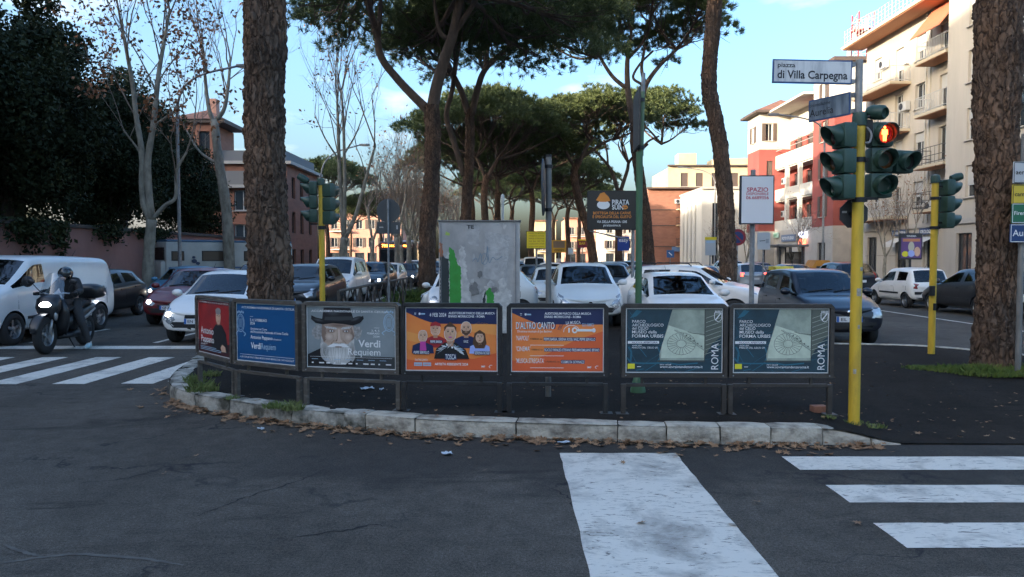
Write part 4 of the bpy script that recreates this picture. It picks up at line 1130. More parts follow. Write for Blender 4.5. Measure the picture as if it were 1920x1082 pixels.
def art_pirata(d, z):
    o_, w_ = ink('board_orange', (0.75, 0.26, 0.035)), K_WH
    s = 21.0 / F
    def P(x, y): return ((x - 1146.5) * s, z - (y - 394.5) * s)
    x, y = P(1147, 384); d.text('PIRATA', x, y, 13 * s, w_, 1, .02, 32 * s)
    x, y = P(1147, 393); d.text('SUIN', x, y, 12 * s, w_, 1, .02, 21 * s); d.ell(*P(1171, 389), 5.5 * s, 4 * s, o_, 1)
    for dx in (-2, 2): d.ell(*P(1171 + dx, 389), 1.3 * s, 1.3 * s, ink('board_black', (0.014, 0.013, 0.013)), 2)
    x, y = P(1147, 402); d.text('BOTTEGA DELLA CARNE', x, y, 7 * s, o_, 1, .012, 70 * s, 'CENTER')
    x, y = P(1147, 409); d.text('E SPECIALITÀ DEL GUSTO', x, y, 7 * s, o_, 1, .012, 72 * s, 'CENTER')
    x, y = P(1147, 418); d.text('VIA DELLA PISANA 1285', x, y, 6.5 * s, w_, 1, .012, 56 * s, 'CENTER')
    x, y = P(1147, 424.5); d.text('piratasuino.it', x, y, 6.5 * s, w_, 1, .006, 32 * s, 'CENTER')
bb = billboard('advertising_board', 'black board with orange and white lettering and a small hat emblem', 1146.5, 394.5, 21.0, 91 * 21 / F, 73 * 21 / F, mat('board_black', (0.016, 0.015, 0.015), 0.35), art_pirata, post_x=.62, pr=.05)
MB().cyl((-.6, .06, bb.children[0].data.vertices[0].co.z * 0 + at(1105, 433, 21).z), (.6, .09, at(1185, 450, 21).z), .02, n=8).build('strut', M_GALV, bb)
_zc, _s = at(1146.5, 394.5, 21.0).z, 21.0 / F
def _P(x, y): return ((x - 1146.5) * _s, _zc - (y - 394.5) * _s)
d = Draw(-0.056, .0015); d.poly([_P(1117, 376), _P(1121, 370), _P(1125, 363), _P(1132, 361), _P(1137, 366), _P(1141, 370), _P(1144, 377), _P(1136, 379), _P(1125, 379)], ink('board_orange', (0, 0, 0)), 1); d.build('hat_emblem', bb)
d = Draw(-0.056, .0015); d.poly(blob(_P(1131, 384.5), 12 * _s, 8 * _s, 20), K_WH, .6); d.build('round_emblem', bb)
M_BYEL = mat('board_yellow', (0.80, 0.62, 0.02), 0.5)
def art_yellow(d, z):
    k = ink('brown_text', (0.40, 0.20, 0.02))
    for i, s in enumerate(('PIANO DI MARZO', 'VENDITA E POSA', 'INFISSI E PERSIANE', '06 66 30 99', 'SI ESEGUONO LAVORI', 'preventivi gratis')):
        d.text(s, 0, z + .24 - .105 * i, .075, k, 1, .01, .62, 'CENTER')
billboard('advertising_board', 'bright yellow board with lines of small lettering, far down the median', 1006, 450, 30.0, 39 * 30 / F, 33 * 30 / F, M_BYEL, art_yellow, pr=.04)

# railing with crossed bars along the left edge of the island
ra = thing('crossed_bar_railing', 'dark metal railing with crossed bars along the queue of cars', 'railing', (-3.25, 14.2, .15))
M_RAIL = mat('railing_metal', (0.055, 0.050, 0.046), 0.6, 0.3, col2=(0.09, 0.075, 0.06), scale=14)
rl = [(-.05, 0), (-.05, 2.0), (-.1, 4.0), (-.05, 6.0), (.0, 8.0), (0, 10.0)]
for k, (x, y) in enumerate(rl):
    MB().box((x, y, .5), (.05, .05, 1.0)).build('post', M_RAIL, ra)
    if k:
        x0, y0 = rl[k - 1]
        MB().tube([(x0, y0, 1.0), (x, y, 1.0)], .028, 8).build('top_rail', M_RAIL, ra)
        MB().tube([(x0, y0, .12), (x, y, .12)], .018, 6).build('bottom_rail', M_RAIL, ra)
        for a, b in ((0, .5), (.5, 1)):
            p0, p1 = Vector((x0, y0, 0)).lerp(Vector((x, y, 0)), a), Vector((x0, y0, 0)).lerp(Vector((x, y, 0)), b)
            MB().tube([p0 + Vector((0, 0, .12)), p1 + Vector((0, 0, 1.0))], .015, 6).build('cross_bar', M_RAIL, ra)
            MB().tube([p0 + Vector((.018, 0, 1.0)), p1 + Vector((.018, 0, .12))], .015, 6).build('cross_bar', M_RAIL, ra)

# stack of direction signs by the big trunk at the right edge
g = G(1908, 703, 0.15)
t = thing('sign_post', 'grey post carrying a stack of direction signs beside the big trunk', 'sign post', (g.x, g.y, .15))
MB().cyl((0, 0, 0), (0, 0, 3.35), 0.038, n=14).build('post', M_POST, t, smooth=40)
for (y0, y1, x0, m, rim, s, tc, hh) in ((302, 345, 1899, mat('plate_pale', (0.50, 0.52, 0.53), .5), K_BK, 'aeroporto', K_BK, .09), (345, 384, 1897, mat('plate_yellow', (0.62, 0.46, 0.04), .5), K_BK, 'campi', K_BK, .085),
                                  (380, 420, 1896, mat('plate_green', (0.015, 0.14, 0.07), .5), K_WH, 'Firenze', K_WH, .075), (419, 456, 1893, mat('plate_blue', (0.012, 0.05, 0.16), .5), K_WH, 'Aurelia', K_WH, .125)):
    q0, q1 = at(x0, y1, g.y - .06), at(x0, y0, g.y - .06)
    x0l = q0.x - g.x; w = 1.15; h = q1.z - q0.z - .02
    p_ = MB().box((x0l + w / 2, -.06, (q0.z + q1.z) / 2 - .15), (w, .02, h), ch=.004).build('direction_sign', m, t)
    d = Draw(-.0725, .001); z_ = (q0.z + q1.z) / 2 - .15
    d.text(s, x0l + .03, z_ - hh * .3, hh, tc, 1, .008)
    d.line([(x0l + .008, z_ - h / 2 + .01), (x0l + w - .01, z_ - h / 2 + .01), (x0l + w - .01, z_ + h / 2 - .01), (x0l + .008, z_ + h / 2 - .01), (x0l + .008, z_ - h / 2 + .01)], .008, rim, 1)
    d.build('lettering', p_)
# ---------------------------------------------------------------- trees
def bark_mat(name, c1, c2, c3, sc=1.0):
    m = bpy.data.materials.new(name); m.use_nodes = True
    n, l = m.node_tree.nodes, m.node_tree.links
    p = n['Principled BSDF']; p.inputs['Roughness'].default_value = 0.9; p.inputs['Specular IOR Level'].default_value = 0.2
    tc = n.new('ShaderNodeTexCoord')
    mp = n.new('ShaderNodeMapping'); mp.inputs['Scale'].default_value = (13 * sc, 13 * sc, 3.6 * sc)
    wob = n.new('ShaderNodeTexNoise'); wob.inputs['Scale'].default_value = 5 * sc; wob.inputs['Detail'].default_value = 4
    add = n.new('ShaderNodeVectorMath'); add.operation = 'MULTIPLY_ADD'; add.inputs[1].default_value = (.16, .16, .30)
    l.new(tc.outputs['Object'], wob.inputs['Vector']); l.new(wob.outputs['Color'], add.inputs[0]); l.new(tc.outputs['Object'], add.inputs[2])
    l.new(add.outputs[0], mp.inputs['Vector'])
    v = n.new('ShaderNodeTexVoronoi'); v.feature = 'DISTANCE_TO_EDGE'; v.inputs['Scale'].default_value = 1.0
    vc = n.new('ShaderNodeTexVoronoi'); vc.inputs['Scale'].default_value = 1.0
    l.new(mp.outputs['Vector'], v.inputs['Vector']); l.new(mp.outputs['Vector'], vc.inputs['Vector'])
    nz = n.new('ShaderNodeTexNoise'); nz.inputs['Scale'].default_value = 22 * sc; nz.inputs['Detail'].default_value = 6
    mp2 = n.new('ShaderNodeMapping'); mp2.inputs['Scale'].default_value = (1, 1, .35)
    l.new(tc.outputs['Object'], mp2.inputs['Vector']); l.new(mp2.outputs['Vector'], nz.inputs['Vector'])
    mixv = n.new('ShaderNodeMix'); mixv.data_type = 'RGBA'; mixv.inputs['Factor'].default_value = 0.62
    l.new(vc.outputs['Color'], mixv.inputs['A']); l.new(nz.outputs['Color'], mixv.inputs['B'])
    bw = n.new('ShaderNodeRGBToBW'); l.new(mixv.outputs['Result'], bw.inputs[0])
    rp = n.new('ShaderNodeValToRGB'); rp.color_ramp.elements[0].position = .3; rp.color_ramp.elements[0].color = (*c1, 1)
    rp.color_ramp.elements[1].position = .7; rp.color_ramp.elements[1].color = (*c2, 1)
    l.new(bw.outputs[0], rp.inputs['Fac'])
    bz_ = n.new('ShaderNodeTexNoise'); bz_.inputs['Scale'].default_value = 1.6; bz_.inputs['Detail'].default_value = 4; l.new(tc.outputs['Object'], bz_.inputs['Vector'])
    bq_ = n.new('ShaderNodeValToRGB'); bq_.color_ramp.elements[0].position = .38; bq_.color_ramp.elements[0].color = (.72, .74, .78, 1); bq_.color_ramp.elements[1].position = .64; bq_.color_ramp.elements[1].color = (1.22, 1.08, .98, 1)
    l.new(bz_.outputs['Fac'], bq_.inputs['Fac'])
    tint = n.new('ShaderNodeMix'); tint.data_type = 'RGBA'; tint.blend_type = 'MULTIPLY'; tint.inputs['Factor'].default_value = 1.0
    l.new(rp.outputs['Color'], tint.inputs['A']); l.new(bq_.outputs['Color'], tint.inputs['B'])
    cr = n.new('ShaderNodeValToRGB'); cr.color_ramp.elements[0].position = 0.0; cr.color_ramp.elements[0].color = (1, 1, 1, 1)
    cr.color_ramp.elements[1].position = .18; cr.color_ramp.elements[1].color = (0, 0, 0, 1)
    l.new(v.outputs['Distance'], cr.inputs['Fac'])
    mx = n.new('ShaderNodeMix'); mx.data_type = 'RGBA'; mx.inputs['B'].default_value = (*c3, 1)
    gz_ = n.new('ShaderNodeTexNoise'); gz_.inputs['Scale'].default_value = 9 * sc; gz_.inputs['Detail'].default_value = 6; gz_.inputs['Roughness'].default_value = .7
    l.new(mp2.outputs['Vector'], gz_.inputs['Vector'])
    gr_ = n.new('ShaderNodeValToRGB'); gr_.color_ramp.elements[0].position = .28; gr_.color_ramp.elements[1].position = .58
    l.new(gz_.outputs['Fac'], gr_.inputs['Fac'])
    fm = n.new('ShaderNodeMath'); fm.operation = 'MULTIPLY'; l.new(cr.outputs['Color'], fm.inputs[0]); l.new(gr_.outputs['Color'], fm.inputs[1])
    l.new(fm.outputs[0], mx.inputs['Factor']); l.new(tint.outputs['Result'], mx.inputs['A'])
    l.new(mx.outputs['Result'], p.inputs['Base Color'])
    h = n.new('ShaderNodeMath'); h.operation = 'MULTIPLY_ADD'; h.inputs[1].default_value = -.7
    l.new(cr.outputs['Color'], h.inputs[0]); l.new(nz.outputs['Fac'], h.inputs[2])
    b = n.new('ShaderNodeBump'); b.inputs['Strength'].default_value = 0.9; b.inputs['Distance'].default_value = 0.03
    l.new(h.outputs[0], b.inputs['Height']); l.new(b.outputs['Normal'], p.inputs['Normal'])
    _MATS[name] = m
    return m
M_BARK = bark_mat('pine_bark', (0.105, 0.068, 0.046), (0.215, 0.150, 0.108), (0.052, 0.034, 0.025))
M_BARK2 = bark_mat('pine_bark_grey', (0.090, 0.058, 0.040), (0.180, 0.122, 0.088), (0.045, 0.030, 0.022), 1.2)
M_LIMB = mat('pine_limb', (0.075, 0.050, 0.036), 0.9, col2=(0.13, 0.090, 0.066), scale=6, stretch=(1, 1, .4), bump=.8, bscale=14)
M_NEED = mat('pine_needles', (0.078, 0.105, 0.032), 0.6, col2=(0.155, 0.175, 0.052), scale=0.9, spec=.3)  # brightened needle colour stands in for sun on the broad crown
M_NEED2 = mat('pine_needles_dark', (0.062, 0.088, 0.030), 0.6, col2=(0.125, 0.150, 0.050), scale=0.9, spec=.3)
M_PLANE = mat('plane_bark', (0.30, 0.275, 0.22), 0.85, col2=(0.15, 0.135, 0.105), scale=5, stretch=(1, 1, .5), bump=.3, bscale=18)
M_PLANED = mat('twig_bark', (0.15, 0.115, 0.088), 0.85, col2=(0.22, 0.18, 0.145), scale=3)
M_DEADL = mat('dead_leaf', (0.20, 0.085, 0.045), 0.8, col2=(0.30, 0.14, 0.07), scale=1.5, spec=.2)
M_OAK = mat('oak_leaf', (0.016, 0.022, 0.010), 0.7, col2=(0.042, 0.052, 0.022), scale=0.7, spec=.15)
M_OAKT = mat('oak_trunk', (0.05, 0.042, 0.034), 0.9, col2=(0.09, 0.075, 0.06), scale=4, bump=.6, bscale=12)

def bark_tube(path, rads, n=72, step=0.045, depth=0.03, seed=0, flare=0.0, freq=(13.0, 13.0, 3.4)):
    "trunk surface with raised bark plates, relative to the path's first point"
    P = [Vector(p) for p in path]
    sp = spline(P, 12)
    rr = []
    k = len(P) - 1
    for i in range(len(sp)):
        t = i / (len(sp) - 1) * k; a = min(int(t), k - 1)
        rr.append(rads[a] + (rads[a + 1] - rads[a]) * (t - a))
    L = [0]
    for a, b in zip(sp[:-1], sp[1:]): L.append(L[-1] + (b - a).length)
    m = max(6, int(L[-1] / step))
    vs, fs = [], []
    j = 0
    off = Vector((seed * 3.1, seed * 1.7, seed * 5.3))
    for i in range(m + 1):
        s = L[-1] * i / m
        while j < len(L) - 2 and L[j + 1] < s: j += 1
        t = (s - L[j]) / max(1e-6, L[j + 1] - L[j])
        c = sp[j].lerp(sp[j + 1], t); r = rr[j] + (rr[j + 1] - rr[j]) * t
        if flare: r *= 1 + flare * math.exp(-s / 0.22)
        for q in range(n):
            a = 2 * math.pi * q / n
            d = Vector((math.cos(a), math.sin(a), 0))
            w = noise.noise_vector(c * 2.5 + d * r * 7 + off) * .055 + noise.noise_vector(c * 9 + d * r * 16 + off) * .022
            u = Vector(((d.x * r + w.x) * freq[0], (d.y * r + w.y) * freq[1], (s + w.z * 2) * freq[2])) + off
            ds, _ = noise.voronoi(u)
            e = smoothstep(0.0, 0.38, ds[1] - ds[0])
            d3, _ = noise.voronoi(Vector((u.x * .42, u.y * .42, u.z * .40)) + off)
            lump = -.05 * (1 - smoothstep(0, .16, d3[1] - d3[0])) + noise.noise(Vector((d.x * 1.3, d.y * 1.3, s * .9)) + off) * 0.10 + noise.noise(Vector((d.x * 3, d.y * 3, s * 3)) + off) * .035
            d2, _ = noise.voronoi(Vector((u.x * 1.9, u.y * 1.9, u.z * 3.4)))
            disp = depth * (e - 1) * .8 + depth * .55 * smoothstep(0, .35, d2[1] - d2[0]) + depth * .6 * noise.noise(u * 2.7) + depth * .5 * noise.cell(u * 1.01) * e
            vs.append(c + d * (r * (1 + lump) + disp))
    for i in range(m):
        for q in range(n):
            q2 = (q + 1) % n
            fs.append((i * n + q, i * n + q2, (i + 1) * n + q2, (i + 1) * n + q))
    return MB().add(vs, fs)

def tufts(cs, dirs, rng, blades=24, ln=(0.16, 0.30), w=0.030):
    "needle sprays: triangles fanned round each direction"
    cs, dirs = np.asarray(cs, float), np.asarray(dirs, float)
    N = len(cs)
    d = rng.normal(size=(N, blades, 3)) * 0.75 + dirs[:, None, :] * 1.0
    d /= np.linalg.norm(d, axis=2, keepdims=True) + 1e-9
    l = rng.uniform(ln[0], ln[1], size=(N, blades, 1))
    s = np.cross(d, rng.normal(size=(N, blades, 3))); s /= np.linalg.norm(s, axis=2, keepdims=True) + 1e-9
    c0 = cs[:, None, :] + rng.normal(size=(N, blades, 3)) * 0.035
    v = np.stack([c0 - s * w * .5 , c0 + s * w * .5, c0 + d * l], axis=2)
    return v.reshape(-1, 3)

def umbrella(c, rx, ry, zb, zt, rng, n_pads, per_pad, pad_r, base=0.15):
    "pads of needles on an umbrella crown: centres relative to c; returns pad list, tuft centres, dirs"
    pads = []
    tries = 0
    while len(pads) < n_pads and tries < 6000:
        tries += 1
        a, q = rng.uniform(0, 2 * math.pi), math.sqrt(rng.uniform(0, 1))
        wob = 1 + .16 * math.sin(a * 3 + c[0]) + .10 * math.sin(a * 7 + c[1] * 2)
        x, y = math.cos(a) * q * rx * wob, math.sin(a) * q * ry * wob
        dome = math.sqrt(max(0, 1 - q * q))
        z = zb + (zt - zb) * (base + (1 - base) * dome) * rng.uniform(.62, 1.0)
        if any((x - p[0]) ** 2 + (y - p[1]) ** 2 + ((z - p[2]) * 1.4) ** 2 < (pad_r * .62) ** 2 for p in pads): continue
        pads.append((x, y, z, pad_r * rng.uniform(.75, 1.25)))
    C, D = [], []
    for (x, y, z, r) in pads:
        n = int(per_pad * (r / pad_r) ** 2)
        for k in range(n):
            u = rng.normal(size=3); u /= np.linalg.norm(u)
            if u[2] < -.35: u[2] *= -.6
            q = rng.uniform(.55, 1.0) ** .6
            C.append((x + u[0] * r * q, y + u[1] * r * q, z + u[2] * r * .52 * q))
            D.append((u[0] * .8, u[1] * .8, abs(u[2]) + .35))
    return pads, C, D

def limbs(mb, forks, pads, rng, r0=0.16, n_main=8, drop=0.5):
    "branch network from the fork points up to every pad"
    forks = [Vector(f) for f in forks]
    tg = [Vector(p[:3]) for p in pads]
    seeds = [tg[int(i)] for i in np.linspace(0, len(tg) - 1, n_main)]
    for _ in range(6):
        gr = [[] for _ in seeds]
        for t in tg: gr[min(range(len(seeds)), key=lambda i: (seeds[i] - t).length)].append(t)
        seeds = [sum(g_, Vector()) / len(g_) if g_ else s for g_, s in zip(gr, seeds)]
    for s, g_ in zip(seeds, gr):
        if not g_: continue
        f = min(forks, key=lambda q: (q - s).length)
        e = s - Vector((0, 0, drop))
        h = (e - f)
        mid = f + Vector((h.x * .45, h.y * .45, h.z * .40)) + Vector(rng.normal(size=3)) * h.length * .05
        path = spline([f, mid, e], 6)
        n = len(path)
        mb.tube(path, [r0 * (1 - .62 * i / (n - 1)) for i in range(n)], 7)
        for t in g_:
            k = int(n * rng.uniform(.35, .95)); a = path[min(k, n - 1)]
            b = t - Vector((0, 0, .12))
            m_ = a.lerp(b, .5) + Vector(rng.normal(size=3)) * .12 - Vector((0, 0, .12))
            mb.tube(spline([a, m_, b], 4), [r0 * .34 * (1 - .75 * i / 8) for i in range(9)], 5, cap=False)
            for _ in range(3):
                q = b + Vector(rng.normal(size=3)) * .35
                mb.tube([a.lerp(b, rng.uniform(.5, .9)), q], [.018, .006], 3, cap=False)

def pine(label, base, trunk, rads, forks, extra, crown, seed, n_pads=70, per_pad=24, pad_r=0.95, fine=None, bark=M_BARK2, need=M_NEED, blades=24, ln=(0.16, 0.30), bw=0.03, n_main=8, limb_r=.15, flare=.15):
    base = Vector(base)
    rng = np.random.default_rng(seed)
    t = thing('pine_tree', label, 'pine tree', base, 0, 'umbrella pines')
    rel = [Vector(p) - base for p in trunk]
    if fine: bark_tube(rel, rads, fine[0], fine[1], fine[2], seed, flare).build('trunk', bark, t, smooth=True)
    else:
        sp = spline(rel, 5); k = len(rel) - 1
        rr = [np.interp(i / (len(sp) - 1) * k, range(len(rads)), rads) for i in range(len(sp))]
        rr[0] *= 1 + flare
        MB().tube(sp, [float(x) * (1 + .04 * math.sin(i * 2.1 + seed)) for i, x in enumerate(rr)], 14).build('trunk', bark, t, smooth=True)
    fk = [Vector(f) - base for f in forks]
    lm_ = MB()
    for path, r in extra:
        sp = spline([Vector(p) - base for p in path], 6)
        lm_.tube(sp, [r[0] + (r[1] - r[0]) * i / (len(sp) - 1) for i in range(len(sp))], 9)
    cc, rx, ry, zb, zt = crown
    cc = Vector(cc) - base
    pads, C, D = umbrella(cc, rx, ry, zb - base.z, zt - base.z, rng, n_pads, per_pad, pad_r)
    pads = [(x + cc.x, y + cc.y, z, r) for x, y, z, r in pads]
    limbs(lm_, fk, pads, rng, limb_r, n_main)
    lm_.build('branches', M_LIMB, t, smooth=True)
    C = np.asarray(C) + np.array([cc.x, cc.y, 0])
    link('crown', np_mesh('crown', tufts(C, D, rng, blades, ln, bw), 3, need), t)
    return t

# the two great trunks that frame the picture: their crowns stand above it
Yr = 11.4
bR = G(1866, 692, 0.15)
Yr = bR.y
pR = [Vector((bR.x, Yr, .10)), at(1869, 560, Yr), at(1873, 400, Yr), at(1868, 250, Yr), at(1873, 120, Yr), at(1874, 20, Yr), Vector((at(1880, 0, Yr).x + .1, Yr + .1, 7.5)), Vector((at(1880, 0, Yr).x + .2, Yr + .2, 9.8))]
pine('thick pine trunk at the right edge with grass at its foot', bR, pR, [.31, .285, .285, .290, .305, .31, .26, .20], [pR[-1]], [], ((pR[-1].x + .2, Yr + .4, 0), 5.2, 5.2, 10.4, 13.2), 21, 60, 20, 1.1, fine=(120, .026, .030), bark=M_BARK, flare=.10)
Yl = 11.6
pL = [Vector((at(508, 600, Yl).x, Yl, .10)), at(507, 540, Yl), at(500, 400, Yl), at(497, 280, Yl), at(496, 150, Yl), at(496, 20, Yl), Vector((at(496, 0, Yl).x - .1, Yl + .1, 7.6)), Vector((at(496, 0, Yl).x - .2, Yl + .2, 9.9))]
pine('thick pine trunk rising behind the plain blue poster', (pL[0].x, Yl, .15), pL, [.345, .325, .305, .298, .305, .31, .26, .20], [pL[-1]], [], ((pL[-1].x - .2, Yl + .4, 0), 5.0, 5.0, 10.6, 13.4), 22, 60, 20, 1.1, fine=(120, .026, .030), bark=M_BARK, flare=.12)

# pines of the median
def A(path, Y): return [at(x, y, Y) for x, y in path]
Y = 24.5
pine('pine with two great limbs behind the bearded man poster', (at(799, 540, Y).x, Y, .15), [Vector((at(799, 540, Y).x, Y, .1))] + A([(802, 430), (810, 330), (812, 240), (808, 198)], Y), [.29, .27, .265, .265, .27],
     [at(704, 50, Y), at(848, 70, Y), at(690, -20, Y), at(862, -10, Y)],
     [(A([(806, 210), (775, 180), (745, 148), (715, 108), (705, 60), (688, 5), (670, -40)], Y), (.155, .085)), (A([(709, 70), (712, 30), (716, -30)], Y), (.09, .06)),
      (A([(809, 215), (818, 165), (832, 115), (850, 62), (862, 0), (870, -40)], Y), (.205, .13)), (A([(848, 78), (826, 62), (818, 30), (812, -20)], Y), (.085, .05)), (A([(852, 60), (880, 20), (905, -25)], Y), (.11, .07))],
     ((at(830, 0, Y).x, Y + .3, 0), 4.9, 5.2, at(800, 75, Y).z, at(800, -75, Y).z), 31, 96, 36, .95, fine=(40, .07, .03), need=M_NEED2, n_main=9, limb_r=.11)
Y = 31.0
pine('pine with a pale forked trunk just right of the two-limbed pine', (at(873, 520, Y).x, Y, .15), [Vector((at(873, 520, Y).x, Y, .1))] + A([(873, 420), (878, 330), (881, 260), (881, 205)], Y), [.24, .22, .21, .20, .19],
     [at(848, 140, Y), at(910, 132, Y), at(985, 60, Y), at(848, 165, Y)],
     [(A([(878, 215), (866, 175), (848, 138), (835, 110), (800, 70)], Y), (.15, .08)), (A([(884, 215), (896, 165), (910, 130), (945, 95), (990, 55)], Y), (.15, .08)), (A([(870, 330), (852, 270), (837, 218), (848, 168), (856, 110), (866, 60)], Y), (.13, .08)), (A([(908, 135), (915, 90), (925, 40)], Y), (.1, .06))],
     ((at(905, 0, Y).x, Y, 0), 4.6, 4.8, at(900, 128, Y).z, at(900, 5, Y).z), 32, 90, 34, .95, fine=(36, .09, .026), need=M_NEED2, n_main=9, limb_r=.10)
Y = 36.0
pine('pine with twin stems and a broad sunlit crown beside the green post', (at(1221, 490, Y).x, Y, .02), [Vector((at(1221, 490, Y).x, Y, 0))] + A([(1212, 420), (1204, 360), (1192, 280), (1190, 232)], Y), [.30, .26, .25, .24, .22],
     [at(1125, 105, Y), at(1178, 110, Y), at(1235, 122, Y), at(1268, 92, Y), at(1205, 118, Y)],
     [(A([(1191, 240), (1183, 205), (1177, 165), (1176, 120), (1180, 80)], Y), (.19, .09)), (A([(1178, 168), (1150, 145), (1128, 112), (1112, 78)], Y), (.11, .06)), (A([(1190, 238), (1202, 195), (1212, 158), (1236, 124), (1272, 90)], Y), (.17, .07)), (A([(1211, 160), (1203, 128), (1210, 85)], Y), (.10, .06)), (A([(1203, 158), (1187, 145), (1200, 120), (1225, 95)], Y), (.07, .05))],
     ((at(1207, 0, Y).x, Y, 0), 4.15, 4.4, at(1200, 98, Y).z, at(1200, -42, Y).z), 33, 110, 44, .85, fine=(30, .1, .022), need=M_NEED, n_main=11, limb_r=.085)
Y = 48.0
pine('leaning pine beyond the black advertising board, crown spread below a taller one', (at(1119, 490, Y).x, Y, .02), [Vector((at(1119, 490, Y).x, Y, 0))] + A([(1105, 440), (1088, 385), (1076, 328), (1086, 300)], Y), [.32, .28, .26, .24, .22],
     [at(1060, 270, Y), at(1105, 262, Y), at(1150, 262, Y)], [(A([(1080, 318), (1064, 290), (1056, 266)], Y), (.12, .07)), (A([(1086, 305), (1100, 275), (1112, 258)], Y), (.15, .08)), (A([(1090, 296), (1125, 272), (1160, 255)], Y), (.11, .06))],
     ((at(1110, 0, Y).x, Y, 0), 4.0, 4.4, at(1100, 262, Y).z, at(1100, 180, Y).z), 34, 84, 36, .95, need=M_NEED2, n_main=9, limb_r=.09, bw=.04)
Y = 54.0
pine('slender forked pine behind the black advertising board', (at(1160, 490, Y).x, Y, .02), [Vector((at(1160, 490, Y).x, Y, 0))] + A([(1160, 430), (1161, 355)], Y), [.30, .25, .24],
     [at(1140, 310, Y), at(1178, 305, Y), at(1240, 270, Y)], [(A([(1160, 362), (1148, 325), (1140, 310), (1112, 278)], Y), (.15, .08)), (A([(1163, 360), (1176, 320), (1182, 300), (1215, 270)], Y), (.15, .08)), (A([(1140, 312), (1138, 285), (1132, 262)], Y), (.08, .06)), (A([(1190, 300), (1212, 268), (1236, 255)], Y), (.1, .06))],
     ((at(1215, 0, Y).x, Y, 0), 3.9, 4.4, at(1200, 262, Y).z, at(1200, 172, Y).z), 35, 80, 36, .95, need=M_NEED2, n_main=8, limb_r=.09, bw=.04)
Y = 22.6
pE = [Vector((at(1368, 520, Y).x, Y, 0))] + A([(1364, 460), (1360, 369), (1352, 290), (1342, 225), (1330, 166), (1331, 110), (1336, 50), (1340, 0)], Y) + [Vector((at(1340, 0, Y).x + .1, Y, 10.6))]
pine('leaning curved pine trunk beside the white advertising board', (at(1368, 520, Y).x, Y, .02), pE, [.265, .245, .235, .235, .235, .225, .225, .225, .22, .16], [pE[-1]], [], ((pE[-1].x, Y, 0), 4.2, 4.2, 11.2, 13.6), 36, 50, 20, 1.0, fine=(56, .05, .026), bark=M_BARK)

# farther pines share two crowns
far_src = []
for sd in (41, 42):
    p = pine('dark umbrella pine in the distance along the median', (0, 0, 0), [(0, 0, 0), (.2, 0, 2.5), (.1, .1, 5.2), (.25, .1, 6.4)], [.26, .22, .2, .19], [(.25, .1, 6.4), (-.3, .1, 7.4), (.9, .2, 7.3)],
             [([(.2, .1, 6.2), (-.1, .1, 6.9), (-.5, .1, 7.7)], (.13, .07)), ([(.25, .1, 6.2), (.7, .2, 7.0), (1.1, .2, 7.6)], (.13, .07))], ((.2, .1, 0), 4.4, 4.4, 8.2, 10.8), sd, 90, 34, 1.0, need=M_NEED2, n_main=9, limb_r=.085, bw=.045)
    far_src.append(p)
FAR = [(0, 905, 44, 1.02, 10, 'dark pine crowding behind the forked pine, first beyond it'), (1, 935, 50, 1.02, 80, 'dark pine in the tunnel of crowns left of the yellow board'), (0, 1000, 58, 1.05, 200, 'pine whose flat crown hangs over the yellow board'),
       (1, 890, 60, 1.08, 140, 'pine far down the median behind the torn cabinet'), (0, 960, 72, 1.05, 60, 'pine deep in the tunnel of crowns above the cabinet'), (1, 1062, 68, .98, 20, 'bright green sunlit pine crown left of the black board'),
       (0, 1035, 92, 1.1, 300, 'small far pine closing the avenue'), (1, 1085, 84, 1.0, 250, 'far pine behind the leaning trunk'), (0, 930, 98, 1.1, 110, 'farthest pine at the end of the avenue on the cabinet side'),
       (1, 612, 74, 1.0, 30, 'round-topped pine behind the yellow traffic light and bare plane'), (0, 715, 82, .86, 70, 'low pine far off between the bare planes'), (1, 780, 88, .84, 130, 'low pine behind the brown planes'), (0, 660, 95, .8, 200, 'dim pine low behind the bus')]
first = set()
for v, px, Yd, sc, rz, lab in FAR:
    o = far_src[v] if v not in first else copy_tree(far_src[v])
    first.add(v)
    o.location = ((px - CX) / F * Yd, Yd, 0); o.rotation_euler = (0, 0, R(rz)); o.scale = (sc, sc, sc * (1.0 + .06 * math.sin(px)))
    o['label'] = lab

# bare plane trees
def grow(mb, p, d, ln, r, lev, rng, maxlev, up=0.25, ends=None, sides=(9, 7, 5, 4, 3), nb=(3, 3, 4, 4), spread=.55):
    pts, dd = [p], d.normalized()
    n = 4 if lev < 2 else 3
    for i in range(n):
        dd = (dd + Vector(rng.normal(size=3)) * .11 + Vector((0, 0, up)) * .35).normalized()
        pts.append(pts[-1] + dd * ln / n)
    r1 = r * (.55 if lev < maxlev else .3)
    mb.tube(pts, [r + (r1 - r) * i / n for i in range(n + 1)], sides[min(lev, 4)], cap=False)
    if lev >= maxlev:
        if ends is not None: ends.append(pts[-1]); ends.append(pts[1])
        return
    for k in range(nb[min(lev, 3)]):
        t = rng.uniform(.35, 1.0) if k else 1.0
        q = min(n - 1, int(t * n)); o_ = pts[q].lerp(pts[q + 1], t * n - q) if t < 1 else pts[-1]
        nd = (dd + Vector(rng.normal(size=3)) * spread * (1 if k else .4)).normalized()
        grow(mb, o_, nd, ln * rng.uniform(.5, .78) * (1.1 if k == 0 else 1), r1 * rng.uniform(.5, .8) if k else r1, lev + 1, rng, maxlev, up, ends, sides, nb, spread)

